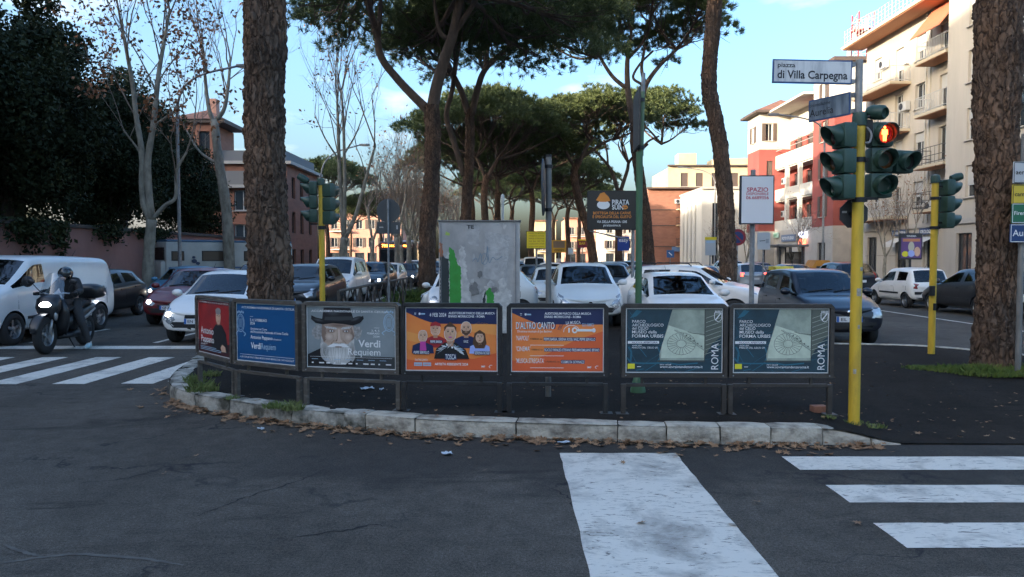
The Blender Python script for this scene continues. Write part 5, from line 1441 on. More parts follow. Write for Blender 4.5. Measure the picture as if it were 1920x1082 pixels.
def leaf_quads(pts, rng, n_each, spread, size):
    P = np.repeat(np.asarray([tuple(p) for p in pts], float), n_each, axis=0)
    P = P + rng.normal(size=P.shape) * spread
    return quads_at(P, rng, size)
def quads_at(P, rng, size):
    N = len(P)
    a = rng.normal(size=(N, 3)); a /= np.linalg.norm(a, axis=1, keepdims=True)
    b = np.cross(a, rng.normal(size=(N, 3))); b /= np.linalg.norm(b, axis=1, keepdims=True)
    s = size * rng.uniform(.6, 1.3, size=(N, 1))
    v = np.stack([P - a * s, P + b * s * .55, P + a * s, P - b * s * .55], axis=1)
    return v.reshape(-1, 3)

def plane_tree(label, loc, stems, seed, leaves=0, maxlev=3, ln=2.6, trunk_m=M_PLANE, up=.3, group='bare plane trees'):
    rng = np.random.default_rng(seed)
    t = thing('plane_tree', label, 'bare tree', loc, 0, group)
    base = Vector(loc)
    tr, br, ends = MB(), MB(), []
    for path, r0, r1, shoots in stems:
        sp = spline([Vector(p) - base for p in path], 5)
        tr.tube(sp, [(r0 + (r1 - r0) * i / (len(sp) - 1)) * (1 + .05 * math.sin(i * 1.9 + seed)) for i in range(len(sp))], 12)
        for k in range(shoots):
            q = sp[-1] if k == 0 else sp[int(len(sp) * rng.uniform(.45, .98))]
            d = Vector((rng.normal() * .35, rng.normal() * .35, 1.0))
            grow(br, q, d, ln * rng.uniform(.7, 1.2), r1 * rng.uniform(.4, .75) if k else r1 * .8, 1, rng, maxlev, up, ends)
    tr.build('trunk', trunk_m, t, smooth=True)
    br.build('branches', M_PLANED, t, smooth=True)
    if leaves:
        sel = [ends[int(i)] for i in rng.integers(0, len(ends), leaves)]
        link('dead_leaves', np_mesh('dead_leaves', leaf_quads(sel, rng, 2, .14, .085), 4, M_DEADL), t)
    return t
Y = 27.0
b = Vector((at(276, 560, Y).x, Y, .1))
plane_tree('bare plane tree with pale bark and clinging brown leaves by the pink wall', b,
           [([b] + A([(279, 480), (284, 412)], Y), .22, .17, 0), (A([(284, 420), (268, 372), (266, 288), (256, 222), (248, 155), (238, 100), (230, 60)], Y), .13, .045, 8),
            (A([(284, 416), (277, 310), (288, 231), (297, 142), (306, 89), (318, 20)], Y), .13, .045, 9), (A([(284, 412), (310, 385), (329, 370), (331, 322), (350, 285)], Y), .085, .04, 3), (A([(266, 290), (250, 268), (232, 245)], Y), .05, .02, 3), (A([(289, 235), (318, 215), (350, 190)], Y), .05, .025, 3)], 51, 1500, 3, 2.3)
Y = 34.0
b = Vector((at(432, 520, Y).x, Y, .1))
plane_tree('bare leaning plane tree left of the thick trunk with a pollarded head', b, [([b] + A([(425, 400), (410, 300), (402, 225)], Y), .26, .17, 0), (A([(402, 230), (392, 205), (385, 150), (383, 100)], Y), .11, .05, 8), (A([(402, 228), (420, 205), (428, 160), (432, 110)], Y), .11, .05, 8), (A([(412, 310), (375, 285), (350, 245)], Y), .08, .03, 3)], 52, 0, 3, 2.5)
Y = 36.0
b = Vector((at(640, 520, Y).x, Y, .1))
plane_tree('tall bare plane tree with white stems beyond the yellow traffic light', b, [([b] + A([(643, 480), (646, 445)], Y), .22, .18, 0), (A([(645, 450), (638, 350), (634, 240), (632, 180)], Y), .12, .05, 9), (A([(646, 450), (646, 330), (644, 230), (640, 170)], Y), .10, .05, 9), (A([(648, 445), (668, 400), (690, 320), (704, 272)], Y), .12, .05, 3), (A([(636, 300), (610, 260), (590, 215)], Y), .05, .02, 4), (A([(645, 290), (668, 250), (684, 205)], Y), .05, .02, 4)], 53, 160, 3, 2.5)
def young(seed, label, loc, h=9.0, lev=4):
    b = Vector(loc)
    return plane_tree(label, b, [([b, b + Vector((.1, 0, h * .18)), b + Vector((.05, 0, h * .33))], .19, .15, 0), ([b + Vector((.05, 0, h * .32)), b + Vector((-.5, .1, h * .45)), b + Vector((-.7, .2, h * .58))], .10, .05, 6), ([b + Vector((.05, 0, h * .32)), b + Vector((.4, -.1, h * .48)), b + Vector((.7, -.1, h * .62))], .10, .05, 6), ([b + Vector((.05, 0, h * .30)), b + Vector((.1, .3, h * .5)), b + Vector((.1, .5, h * .6))], .10, .05, 6)], seed, 90, lev, 2.2)
sA = young(61, 'bare brown plane tree in the row along the far left carriageway', (0, 0, 0)); sB = young(62, 'bare brown plane tree in the row along the far left carriageway', (0, 0, 0))
ROW = [(0, 742, 46), (1, 765, 50), (0, 752, 56), (1, 780, 60), (0, 800, 64), (1, 770, 68), (0, 812, 72), (1, 790, 76), (0, 835, 80), (1, 850, 86), (0, 735, 63), (1, 700, 57), (0, 830, 92), (1, 866, 70)]
for i, (v, px, Yd) in enumerate(ROW):
    src = (sA, sB)[v]
    o = src if i < 2 else copy_tree(src)
    o['label'] = 'bare brown plane tree, number %s from the front in the far row by the queue' % ('one two three four five six seven eight nine ten eleven twelve thirteen fourteen'.split()[sorted(r[2] for r in ROW).index(Yd)])
    o.location = ((px - CX) / F * Yd, Yd, 0.05); o.rotation_euler = (0, 0, R(47 * i)); o.scale = (1.0, 1.0, 1.0 + .1 * math.sin(i * 2.3))

# dense dark oaks behind the garden wall
def oak_mesh(seed, n=46000):
    rng = np.random.default_rng(seed)
    cl = []
    for k in range(46):
        u = rng.normal(size=3); u /= np.linalg.norm(u)
        q = rng.uniform(.35, 1.0)
        cl.append((u[0] * 3.1 * q, u[1] * 3.1 * q, 7.4 + u[2] * 4.5 * q, rng.uniform(.8, 1.6)))
    P = []
    for (x, y, z, r) in cl:
        m = int(n / 46)
        u = rng.normal(size=(m, 3)); u /= np.linalg.norm(u, axis=1, keepdims=True)
        P.append(np.array([x, y, z]) + u * (r * rng.uniform(.5, 1.08, size=(m, 1))))
    P = np.concatenate(P)
    return np_mesh('oak_crown', quads_at(P, rng, .098), 4, M_OAK)
oms = [oak_mesh(71), oak_mesh(72)]
otr = MB(); otr.tube([(0, 0, 0), (.1, 0, 2), (0, .1, 4.5), (.2, 0, 7)], [.32, .26, .22, .14], 12)
for a in range(6):
    an = a * 1.05
    otr.tube([(0, .1, 3.4 + .3 * a), (math.cos(an) * 1.2, math.sin(an) * 1.2, 5.2 + .3 * a), (math.cos(an) * 2.2, math.sin(an) * 2.2, 6.6 + .4 * a)], [.12, .08, .03], 7)
otm = otr.mesh('oak_trunk', M_OAKT, True)
OAKS = [(-18.6, 21.0, 1.06, 0, 'dark dense oak at the left edge of the picture overhanging the pink wall'), (-20.0, 25.0, 1.04, 60, 'tall dark oak second from the left edge behind the pink wall'), (-18.8, 28.5, .92, 120, 'dark oak behind the wall just left of the leafy plane tree'),
        (-21.0, 32.5, 1.10, 200, 'dark oak behind the wall directly behind the leafy plane tree'), (-19.2, 36.0, .86, 250, 'lower dark oak behind the wall near the lamp post'), (-20.8, 40.5, .98, 300, 'dark oak behind the motorhome'), (-19.6, 45.5, .84, 30, 'last dark oak before the brick villa'),
        (-23.5, 29.0, 1.2, 90, 'tallest dark oak standing back from the wall'), (-18.5, 16.5, 1.12, 170, 'dark oak out of the picture to the left by the wall'), (-19.5, 11.5, 1.1, 220, 'dark oak out of the picture, second to the left by the wall')]  # last two stand unseen, continuing the row to add shade
for i, (x, y, s, rz, lab) in enumerate(OAKS):
    t = thing('oak_tree', lab, 'oak tree', (x - .3, y, 0), R(rz), 'dark oaks behind the garden wall')
    t.scale = (s, s, s)
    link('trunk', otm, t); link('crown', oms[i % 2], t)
# ---------------------------------------------------------------- vehicles
def paint(name, c, metal=0.0, rough=0.32):
    return mat('paint_' + name, c, rough, metal, coat=0.45, col2=tuple(x * .86 for x in c), scale=1.3, lo=.45, hi=.8)
P_WHITE, P_PEARL, P_RED = paint('white', (0.82, 0.79, 0.74)), paint('pale_blue_white', (0.68, 0.71, 0.69)), paint('dark_red', (0.15, 0.012, 0.016))
P_NAVY, P_BLK, P_LBLUE = paint('navy', (0.007, 0.010, 0.020)), paint('black', (0.014, 0.015, 0.017)), paint('light_blue', (0.07, 0.22, 0.34), .3)
P_GREY, P_SILV, P_DGREY = paint('grey', (0.20, 0.215, 0.23), .5), paint('silver', (0.42, 0.44, 0.46), .5), paint('dark_grey', (0.035, 0.037, 0.042), .3)
P_VAN = paint('van_white', (0.72, 0.71, 0.69)); P_BLUE = paint('mid_blue', (0.03, 0.09, 0.22), .3); P_DRED = paint('wine', (0.16, 0.015, 0.02))
def glass_mat():
    m = bpy.data.materials.new('car_glass'); m.use_nodes = True
    n, l = m.node_tree.nodes, m.node_tree.links
    n.clear()
    o = n.new('ShaderNodeOutputMaterial'); tr = n.new('ShaderNodeBsdfTransparent'); gl = n.new('ShaderNodeBsdfGlossy'); mx = n.new('ShaderNodeMixShader'); fr = n.new('ShaderNodeFresnel')
    tr.inputs['Color'].default_value = (0.30, 0.34, 0.35, 1); gl.inputs['Roughness'].default_value = 0.02; gl.inputs['Color'].default_value = (.9, .95, 1, 1); fr.inputs['IOR'].default_value = 1.62
    l.new(fr.outputs[0], mx.inputs[0]); l.new(tr.outputs[0], mx.inputs[1]); l.new(gl.outputs[0], mx.inputs[2]); l.new(mx.outputs[0], o.inputs['Surface'])
    return m
M_GLASS = glass_mat()
M_GLASSD = mat('dark_glass', (0.010, 0.012, 0.014), 0.04, spec=.7)
M_INT = mat('car_interior', (0.020, 0.020, 0.022), 0.85); M_SEAT = mat('car_seat', (0.035, 0.036, 0.040), 0.9, col2=(0.05, 0.05, 0.055), scale=20)
M_TRIM = mat('black_trim', (0.016, 0.016, 0.017), 0.55)
M_HEAD = mat('headlight_lens', (0.34, 0.36, 0.38), 0.12, 0.5, col2=(0.62, 0.64, 0.66), scale=9, coat=1.0)
M_LAMP = mat('headlight_on', (1.0, 0.90, 0.72), 0.3, emit=5.0); M_LAMPC = mat('headlight_on_white', (0.92, 0.96, 1.0), 0.3, emit=6.0)
M_DRL = mat('amber_lamp', (1.0, 0.35, 0.05), 0.3, emit=2.0)
M_TAIL = mat('taillight_lens', (0.22, 0.008, 0.010), 0.15, coat=1.0); M_TAILON = mat('taillight_on', (1.0, 0.04, 0.02), 0.3, emit=3.0)
M_RIM = mat('wheel_rim', (0.40, 0.41, 0.42), 0.35, 0.7); M_RIMD = mat('wheel_rim_dark', (0.045, 0.047, 0.05), 0.45, 0.5)
M_PLATE = mat('number_plate', (0.66, 0.67, 0.68), 0.5); M_PBLUE = mat('plate_band', (0.02, 0.12, 0.42), 0.5)

def lerp_prof(pts, t):
    for (a, za), (b, zb) in zip(pts[:-1], pts[1:]):
        if t <= b:
            k = (t - a) / max(1e-6, b - a); return za + (zb - za) * max(0, k)
    return pts[-1][1]

CARS = {
    # L, W, H, front axle, wheelbase, wheel radius, sill z, hood nose z, belt profile, key lengths from the nose: cowl, roof front, B pillar, C pillar, roof rear, tail glass foot; tail z; roof half width
    'city':   dict(L=3.78, W=1.66, H=1.51, ax=.74, wb=2.45, r=.29, sill=.24, nose=.70, hood=.97, cowl=.96, rf=1.72, bp=2.28, cp=3.18, rr=3.24, tg=3.66, tz=.98, rw=.575, belt=[(0, .70), (.9, .93), (2.0, .96), (3.3, 1.03), (3.8, .98)]),
    'mini':   dict(L=3.56, W=1.63, H=1.49, ax=.72, wb=2.30, r=.285, sill=.22, nose=.74, hood=.98, cowl=.92, rf=1.62, bp=2.30, cp=3.02, rr=3.00, tg=3.46, tz=.95, rw=.56, belt=[(0, .72), (.9, .94), (2.0, .97), (3.1, 1.0), (3.6, .95)]),
    'sedanette': dict(L=3.95, W=1.72, H=1.47, ax=.80, wb=2.49, r=.30, sill=.21, nose=.70, hood=.97, cowl=1.08, rf=1.90, bp=2.42, cp=3.28, rr=3.30, tg=3.84, tz=.98, rw=.57, belt=[(0, .68), (1.0, .92), (2.2, .96), (3.4, 1.04), (4, .98)]),
    'boxy':   dict(L=3.54, W=1.58, H=1.56, ax=.72, wb=2.30, r=.28, sill=.26, nose=.80, hood=1.02, cowl=.92, rf=1.50, bp=2.05, cp=2.95, rr=3.28, tg=3.46, tz=1.0, rw=.60, belt=[(0, .78), (.9, .98), (2.0, 1.0), (3.3, 1.04), (3.6, 1.0)]),
    'small80': dict(L=3.34, W=1.51, H=1.44, ax=.66, wb=2.20, r=.27, sill=.22, nose=.66, hood=.90, cowl=.88, rf=1.50, bp=2.12, cp=2.95, rr=3.02, tg=3.28, tz=.88, rw=.56, belt=[(0, .64), (.9, .86), (2, .88), (3, .92), (3.4, .88)]),
    'suv':    dict(L=4.22, W=1.80, H=1.60, ax=.84, wb=2.60, r=.335, sill=.30, nose=.84, hood=1.08, cowl=1.12, rf=1.85, bp=2.50, cp=3.45, rr=3.60, tg=4.08, tz=1.08, rw=.62, belt=[(0, .82), (1.0, 1.04), (2.2, 1.07), (3.5, 1.16), (4.3, 1.08)]),
    'sedan':  dict(L=4.45, W=1.78, H=1.46, ax=.86, wb=2.65, r=.31, sill=.20, nose=.70, hood=.96, cowl=1.25, rf=2.05, bp=2.60, cp=3.40, rr=3.35, tg=4.02, tz=1.0, rw=.58, belt=[(0, .68), (1.1, .92), (2.2, .95), (3.6, 1.0), (4.5, .96)]),
    'mpv':    dict(L=4.38, W=1.85, H=1.82, ax=.86, wb=2.72, r=.31, sill=.24, nose=.86, hood=1.14, cowl=.98, rf=1.72, bp=2.42, cp=3.40, rr=4.20, tg=4.34, tz=1.10, rw=.70, belt=[(0, .84), (.9, 1.08), (2.0, 1.10), (3.4, 1.12), (4.4, 1.1)]),
    'van':    dict(L=4.96, W=1.93, H=1.85, ax=.90, wb=3.18, r=.335, sill=.24, nose=.92, hood=1.22, cowl=.92, rf=1.66, bp=2.10, cp=4.4, rr=4.82, tg=4.94, tz=1.15, rw=.78, belt=[(0, .90), (.9, 1.16), (2.0, 1.18), (4.9, 1.2)]),
}
WHEELS = {}
def wheel_meshes(style):
    if style in WHEELS: return WHEELS[style]
    T = MB().lathe([(.60, -.32), (.66, -.36), (.86, -.36), (.95, -.32), (1.0, -.22), (1.0, .22), (.95, .32), (.86, .36), (.66, .36), (.60, .32)], 30, Matrix.Rotation(R(90), 4, 'Y'))
    tm = T.mesh('tyre', M_RUBBER, 40)
    r = MB()
    r.lathe([(.62, -.2), (.66, .28), (.61, .30), (.58, .22), (.56, .02), (.2, .0), (0, .0)], 26, Matrix.Rotation(R(90), 4, 'Y'))
    ns = {'five': 5, 'hub': 9, 'multi': 7}[style]
    for k in range(ns):
        a = 2 * math.pi * k / ns
        m = Matrix.Rotation(a, 4, 'X')
        w0, w1 = (.075, .11) if style != 'hub' else (.05, .10)
        r.add([(.12, -w0, .10), (.12, w0, .10), (.26, w1, .60), (.26, -w1, .60), (.20, -w0, .10), (.20, w0, .10), (.20, w1, .60), (.20, -w1, .60)], [(4, 5, 6, 7), (0, 1, 5, 4), (2, 3, 7, 6), (1, 2, 6, 5), (3, 0, 4, 7)], m)
    r.lathe([(.17, .1), (.16, .22), (.10, .25), (0, .25)], 14, Matrix.Rotation(R(90), 4, 'Y'))
    rm = r.mesh('rim', M_RIMD if style == 'five' and False else M_RIM, 30)
    b = MB().lathe([(.56, .01), (0, .012)], 20, Matrix.Rotation(R(90), 4, 'Y')).mesh('brake_void', M_BLACK)
    WHEELS[style] = (tm, rm, b)
    return WHEELS[style]

def car_shell(kind):
    c = CARS[kind]
    L, hw, H, zs = c['L'], c['W'] / 2, c['H'], c['sill']
    top = [(0, c['nose'] - .02), (.10, c['nose'] + .02), (.35, c['nose'] + (c['hood'] - c['nose']) * .62), (c['cowl'] - .12, c['hood'] - .01), (c['cowl'], c['hood'] + .005),
           (c['rf'], H - .045), (c['rf'] + .35, H - .006), ((c['rf'] + c['rr']) / 2, H), (c['rr'], H - .055), (c['tg'], c['tz'] + .02), (L - .03, c['tz'] - .08), (L, c['tz'] - .12)]
    top.sort()
    ts = sorted(set([0, .05, .16, c['ax'] - .36, c['ax'], c['cowl'] - .12, c['cowl'], (c['cowl'] + c['rf']) / 2, c['rf'], c['rf'] + .12, c['bp'] - .05, c['bp'] + .05, (c['bp'] + c['cp']) / 2 + .1, c['cp'] - .05, c['cp'] + .05, c['rr'], (c['rr'] + c['tg']) / 2, c['tg'], L - .07, L - .02, L]))
    ts2 = [ts[0]]
    for t in ts[1:]:
        if t - ts2[-1] > .025: ts2.append(t)
    ts = ts2
    zroof = H
    rings = []
    def ring(t, k=1.0):
        zt, zb = lerp_prof(top, t), lerp_prof(c['belt'], t)
        zb = min(zb, zt - .005) if t < c['cowl'] or t > c['tg'] else min(zb, zt - .012)
        e = min(1, t / .5); f = min(1, (L - t) / .45)
        w = hw * (.90 + .10 * e ** .6) * (.93 + .07 * f ** .6)
        g_ = max(0.0, min(1.0, (zt - zb - .03) / max(.05, zroof - zb - .06)))
        s0 = zs + .05 * (1 - min(1, t / .3)) + .10 * (1 - min(1, (L - t) / .35))
        zm = s0 + .62 * (zb - s0)
        rw = c['rw']
        pts = [(0, s0), (.80 * w, s0), (.965 * w, s0 + .07), (1.0 * w, s0 + .24), (1.0 * w, zm), (.985 * w, zb - .055), (.935 * w, zb)]
        y7, z7 = .90 * w + (rw + .045 - .90 * w) * g_, zb + (zt - zb) * (.35 + (.84 - .35) * g_)
        y8, z8 = .83 * w + (rw - .02 - .83 * w) * g_, zb + (zt - zb) * (.62 + (.955 - .62) * g_)
        pts += [(y7, z7), (y8, z8), (y8 * .55, zt - .012), (0, zt)]
        out = []
        for (x, z) in pts:
            q = x / hw
            dt = (.20 * q ** 2.6) * max(0, 1 - t / .75) - (.13 * q ** 2.6) * max(0, 1 - (L - t) / .6)
            if t < .5:
                zz = (z - s0) / max(.1, c['nose'] - s0)
                dt += max(0, 1 - t / .5) * (.10 * max(0, zz - .72) / .28 + .05 * max(0, .25 - zz) / .25)
            out.append((x, t + dt, z))
        return out
    rows = [ring(t) for t in ts]
    def cap(row, k, sh):
        cz = sum(p[2] for p in row) / len(row)
        return [(p[0] * k, p[1] * 1.0 + sh - (p[1] - min(q[1] for q in row)) * .6 if sh <= 0 else p[1] + sh + (max(q[1] for q in row) - p[1]) * .6, cz + (p[2] - cz) * k) for p in row]
    rows = [cap(rows[0], .55, -.012)] + rows + [cap(rows[-1], .55, .012)]
    tt = [ts[0]] + ts + [ts[-1]]
    m = len(rows[0]); full = 2 * m - 2
    vs, fs, mi = [], [], []
    for row in rows:
        vs += [(x, t - L / 2, z) for x, t, z in row] + [(-x, t - L / 2, z) for x, t, z in row[1:-1]][::-1]
    def region(t0, t1, j):
        tm_ = (t0 + t1) / 2
        jj = j if j < m - 1 else full - 1 - j
        if c['cowl'] - .01 < tm_ < c['rf'] and jj >= 8: return 1
        if c['rr'] < tm_ < c['tg'] and jj >= 8: return 2
        if jj == 6 and c['cowl'] + .0 < tm_ < min(c['tg'], c['rr'] + .0 if kind in ('mpv',) else c['tg']) - .02:
            if c['bp'] - .05 < tm_ < c['bp'] + .05 or c['cp'] - .05 < tm_ < c['cp'] + .05: return 0
            if kind == 'van' and tm_ > c['bp']: return 0
            if tm_ > c['rr'] + .02: return 0
            return 3
        if jj <= 1 and False: return 5
        return 0
    for i in range(len(rows) - 1):
        for j in range(full):
            j2 = (j + 1) % full
            fs.append((i * full + j, i * full + j2, (i + 1) * full + j2, (i + 1) * full + j)); mi.append(region(tt[i], tt[i + 1], j))
    fs.append(tuple(range(full))[::-1]); mi.append(0)
    fs.append(tuple((len(rows) - 1) * full + j for j in range(full))); mi.append(0)
    me = bpy.data.meshes.new('shell'); me.from_pydata(vs, [], fs); me.polygons.foreach_set('material_index', mi)
    for k in range(5): me.materials.append(M_BLACK)
    me.polygons.foreach_set('use_smooth', [True] * len(fs))
    bm = bmesh.new(); bm.from_mesh(me); bmesh.ops.recalc_face_normals(bm, faces=bm.faces); bm.to_mesh(me); bm.free()
    ob = bpy.data.objects.new('shell', me); COL.objects.link(ob)
    sm = ob.modifiers.new('s', 'SUBSURF'); sm.levels = 1; sm.render_levels = 1
    cut = MB().slot(4)
    for sg in (-1, 1):
        for ty in (c['ax'], c['ax'] + c['wb']):
            y = ty - L / 2
            cut.tube([(sg * (hw - .27), y, c['r']), (sg * (hw + .2), y, c['r'])], c['r'] * 1.13, 26)
    cme = bpy.data.meshes.new('cut'); cme.from_pydata(cut.v, [], cut.f)
    for k in range(5): cme.materials.append(M_BLACK)
    cme.polygons.foreach_set('material_index', [4] * len(cut.f))
    bm = bmesh.new(); bm.from_mesh(cme); bmesh.ops.recalc_face_normals(bm, faces=bm.faces); bm.to_mesh(cme); bm.free()
    co = bpy.data.objects.new('cut', cme); COL.objects.link(co)
    bo = ob.modifiers.new('b', 'BOOLEAN'); bo.object = co; bo.operation = 'DIFFERENCE'; bo.solver = 'EXACT'
    dg = bpy.context.evaluated_depsgraph_get(); dg.update()
    em = ob.evaluated_get(dg).to_mesh()
    V = [v.co.copy() for v in em.vertices]; PF = [(tuple(p.vertices), p.material_index) for p in em.polygons]
    ob.evaluated_get(dg).to_mesh_clear()
    bpy.data.objects.remove(ob); bpy.data.objects.remove(co); bpy.data.meshes.remove(me); bpy.data.meshes.remove(cme)
    return c, V, PF

def sub_mesh(name, V, faces, mats_, shift=None):
    used, idx = {}, []
    mb = MB()
    for f, s in faces:
        q = []
        for i in f:
            if i not in used: used[i] = len(mb.v); mb.v.append(tuple(V[i]))
            q.append(used[i])
        mb.f.append(tuple(q)); mb.m.append(s)
    return mb.mesh(name, mats_, 45)

def patch(bvh, outline, view, off, m, name, parent, rings=3, thick=0.012):
    "a panel that hugs the body: outline in the picture plane of the view"
    cx = sum(p[0] for p in outline) / len(outline); cz = sum(p[1] for p in outline) / len(outline)
    pts = []
    for a, b in zip(outline, outline[1:] + outline[:1]):
        k = max(1, int(math.hypot(b[0] - a[0], b[1] - a[1]) / .12))
        pts += [(a[0] + (b[0] - a[0]) * i / k, a[1] + (b[1] - a[1]) * i / k) for i in range(k)]
    n = len(pts)
    dirs = {'front': Vector((0, 1, 0)), 'rear': Vector((0, -1, 0)), 'left': Vector((-1, 0, 0)), 'right': Vector((1, 0, 0)), 'top': Vector((0, 0, -1))}
    d = dirs[view]
    def proj(a, b):
        o = {'front': Vector((a, -9, b)), 'rear': Vector((a, 9, b)), 'left': Vector((9, a, b)), 'right': Vector((-9, a, b)), 'top': Vector((a, b, 9))}[view]
        h = bvh.ray_cast(o, d)
        if h[0] is None:
            h = bvh.find_nearest(o + d * 8.2)
        return h[0] - d * off
    vs = [proj(cx, cz)]
    for r in range(1, rings + 1):
        vs += [proj(cx + (x - cx) * r / rings, cz + (z - cz) * r / rings) for x, z in pts]
    fs = [(0, 1 + i, 1 + (i + 1) % n) for i in range(n)]
    for r in range(rings - 1):
        a, b = 1 + r * n, 1 + (r + 1) * n
        fs += [(a + i, b + i, b + (i + 1) % n, a + (i + 1) % n) for i in range(n)]
    e = 1 + (rings - 1) * n; k0 = len(vs)
    vs += [vs[e + i] + d * (off + thick) for i in range(n)]
    fs += [(e + i, k0 + i, k0 + (i + 1) % n, e + (i + 1) % n) for i in range(n)]
    return MB().add(vs, fs).build(name, m, parent, smooth=50, fix=True)

SHELLS = {}
def make_car(kind, label, x, y_front, color, name='parked_car', rz=0.0, heading=-1, z=0.0, cat='car', group='cars around the crossing', face='oval', lamps='off', plate=None, wheels='five', interior=False, badge=True, tail_on=False, detail=2, rack=False, trim=None, grille_c=M_TRIM, lampshape=None):
    if kind not in SHELLS:
        c, V, PF = car_shell(kind)
        SHELLS[kind] = (c, V, PF, BVHTree.FromPolygons(V, [f for f, _ in PF]), {})
    c, V, PF, bvh, cache = SHELLS[kind]
    L, hw, H = c['L'], c['W'] / 2, c['H']
    # the nose stands at y_front when it heads towards the camera
    rot = rz + (0 if heading < 0 else math.pi)
    cy = y_front + L / 2 if heading < 0 else y_front - L / 2
    t = thing(name, label, cat, (x, cy, z), rot, group)
    def cached(key, fn):
        if key not in cache: cache[key] = fn()
        return cache[key]
    def put(nm, me, m=None, parent=t):
        o = link(nm, me, parent)
        if m is not None and o.material_slots:
            o.material_slots[0].link = 'OBJECT'; o.material_slots[0].material = m
        return o
    body = put('body', cached('body', lambda: sub_mesh('body', V, [(f, 0 if s == 0 else 1) for f, s in PF if s in (0, 4)], [P_WHITE, M_BLACK])), color)
    gl = M_GLASS if interior else M_GLASSD
    put('windscreen', cached('ws', lambda: sub_mesh('windscreen', V, [(f, 0) for f, s in PF if s == 1], [M_GLASS])), gl)
    put('rear_window', cached('rw', lambda: sub_mesh('rear_window', V, [(f, 0) for f, s in PF if s == 2], [M_GLASS])), gl)
    for sg in (-1, 1):
        for a, b in ((0, c['bp']), (c['bp'], c['cp']), (c['cp'], 99)):
            key = 'sw%d%.2f' % (sg, a)
            def fn():
                fa = [(f, 0) for f, s in PF if s == 3 and sum(V[i].x for i in f) * sg > 0 and a < sum(V[i].y for i in f) / len(f) + L / 2 < b]
                return sub_mesh('side_window', V, fa, [M_GLASS]) if fa else None
            me = cached(key, fn)
            if me: put('side_window', me, gl)
    # wheels
    tm, rm, bv = wheel_meshes(wheels)
    for sg in (-1, 1):
        for ty in (c['ax'], c['ax'] + c['wb']):
            w = link('wheel', tm, t, (sg * (hw - .105), ty - L / 2, c['r']), (0, 0, 0 if sg > 0 else math.pi)); w.scale = (c['r'] * .95,) + (c['r'],) * 2
            link('rim', rm, w); link('brake_void', bv, w)
    # mirrors
    def mirror(sg):
        mb = MB().sphere((0, 0, 0), (.115, .085, .078), 12, 8)
        mb.tube([(-sg * .05, 0, -.02), (-sg * .17, .03, -.05)], .022, 6)
        return mb.mesh('mirror', P_WHITE, True)
    big = 1.5 if kind == 'van' else 1.0
    for sg in (-1, 1):
        o = put('mirror', cached('mir%d' % sg, lambda: mirror(sg)), color if kind != 'van' else M_TRIM)
        o.location = (sg * (hw + .085), c['cowl'] + .28 - L / 2, lerp_prof(c['belt'], c['cowl'] + .3) + .085 * big); o.scale = (1, 1, big)
    nz, zs = c['nose'], c['sill']
    P = lambda key, out, view, off, m, nm, **k: put(nm, cached(key, lambda: (lambda o: (o.data, bpy.data.objects.remove(o))[0])(patch(bvh, out, view, off, m, nm, None, **k))), m)
    # headlights
    shapes = {'oval': [(.44, .02), (.54, -.10), (.70, -.06), (.78, .10), (.74, .20), (.60, .16)], 'round': [(.60 + .115 * math.cos(a), .04 + .125 * math.sin(a)) for a in [k * math.pi / 6 for k in range(12)]],
              'slit': [(.40, .02), (.48, -.05), (.72, .0), (.80, .12), (.76, .17), (.58, .10)], 'box': [(.50, -.10), (.72, -.10), (.78, -.06), (.78, .12), (.72, .14), (.50, .10)], 'high': [(.46, -.06), (.60, -.16), (.74, -.06), (.80, .16), (.76, .28), (.62, .14)]}
    sh = shapes[lampshape or face] if (lampshape or face) in shapes else shapes['oval']
    k = c['W'] / 1.68
    for sg in (-1, 1):
        out = [(sg * a * k, nz - .12 + b) for a, b in sh]
        hl = P('hl%d%s' % (sg, lampshape or face), out, 'front', .006, M_HEAD, 'headlight')
        if lamps != 'off':
            cxm = sum(p[0] for p in out) / len(out) - sg * .03; czm = sum(p[1] for p in out) / len(out)
            lo = [(cxm + .062 * math.cos(a), czm + .050 * math.sin(a)) for a in [q * math.pi / 5 for q in range(10)]]
            if lamps == 'warm' or lamps == 'white' or (lamps == 'one' and sg < 0):
                P('lamp%d%s' % (sg, lampshape or face), lo, 'front', .014, M_LAMPC if lamps == 'white' else M_LAMP, 'lamp')
    # face
    gz = nz - .18
    if face == 'shield': gr = [(-.25, .10), (.25, .10), (.27, .02), (.20, -.18), (.06, -.30), (-.06, -.30), (-.20, -.18), (-.27, .02)]
    elif face == 'box': gr = [(-.42, -.02), (.42, -.02), (.42, -.16), (-.42, -.16)]
    elif face == 'round': gr = [(-.30, -.22), (.30, -.22), (.28, -.29), (-.28, -.29)]
    elif face == 'high': gr = [(-.50, .06), (.50, .06), (.46, -.04), (-.46, -.04)]
    else: gr = [(-.36, .05), (.36, .05), (.30, -.06), (-.30, -.06)]
    g_ = P('grille' + face, [(a * k, gz + b) for a, b in gr], 'front', .006, grille_c, 'grille')
    if detail > 1:
        for q in range(3):
            zz = gz + (gr[0][1] * .7 - .06 * q if face == 'shield' else (gr[0][1] + gr[-1][1]) / 2 + .022 * (1 - q))
            wdt = (.22 - .03 * q if face == 'shield' else abs(gr[0][0]) * .8) * k
            P('slat%s%d' % (face, q), [(-wdt, zz + .008), (wdt, zz + .008), (wdt, zz - .008), (-wdt, zz - .008)], 'front', .014, M_CHROME if face in ('oval',) and q == 1 else M_DGR, 'grille_slat')
    low = [(-.62, .0), (.62, .0), (.52, -.12), (-.52, -.12)]
    P('intake', [(a * k, zs + .235 + b) for a, b in low], 'front', .005, M_TRIM, 'lower_intake')
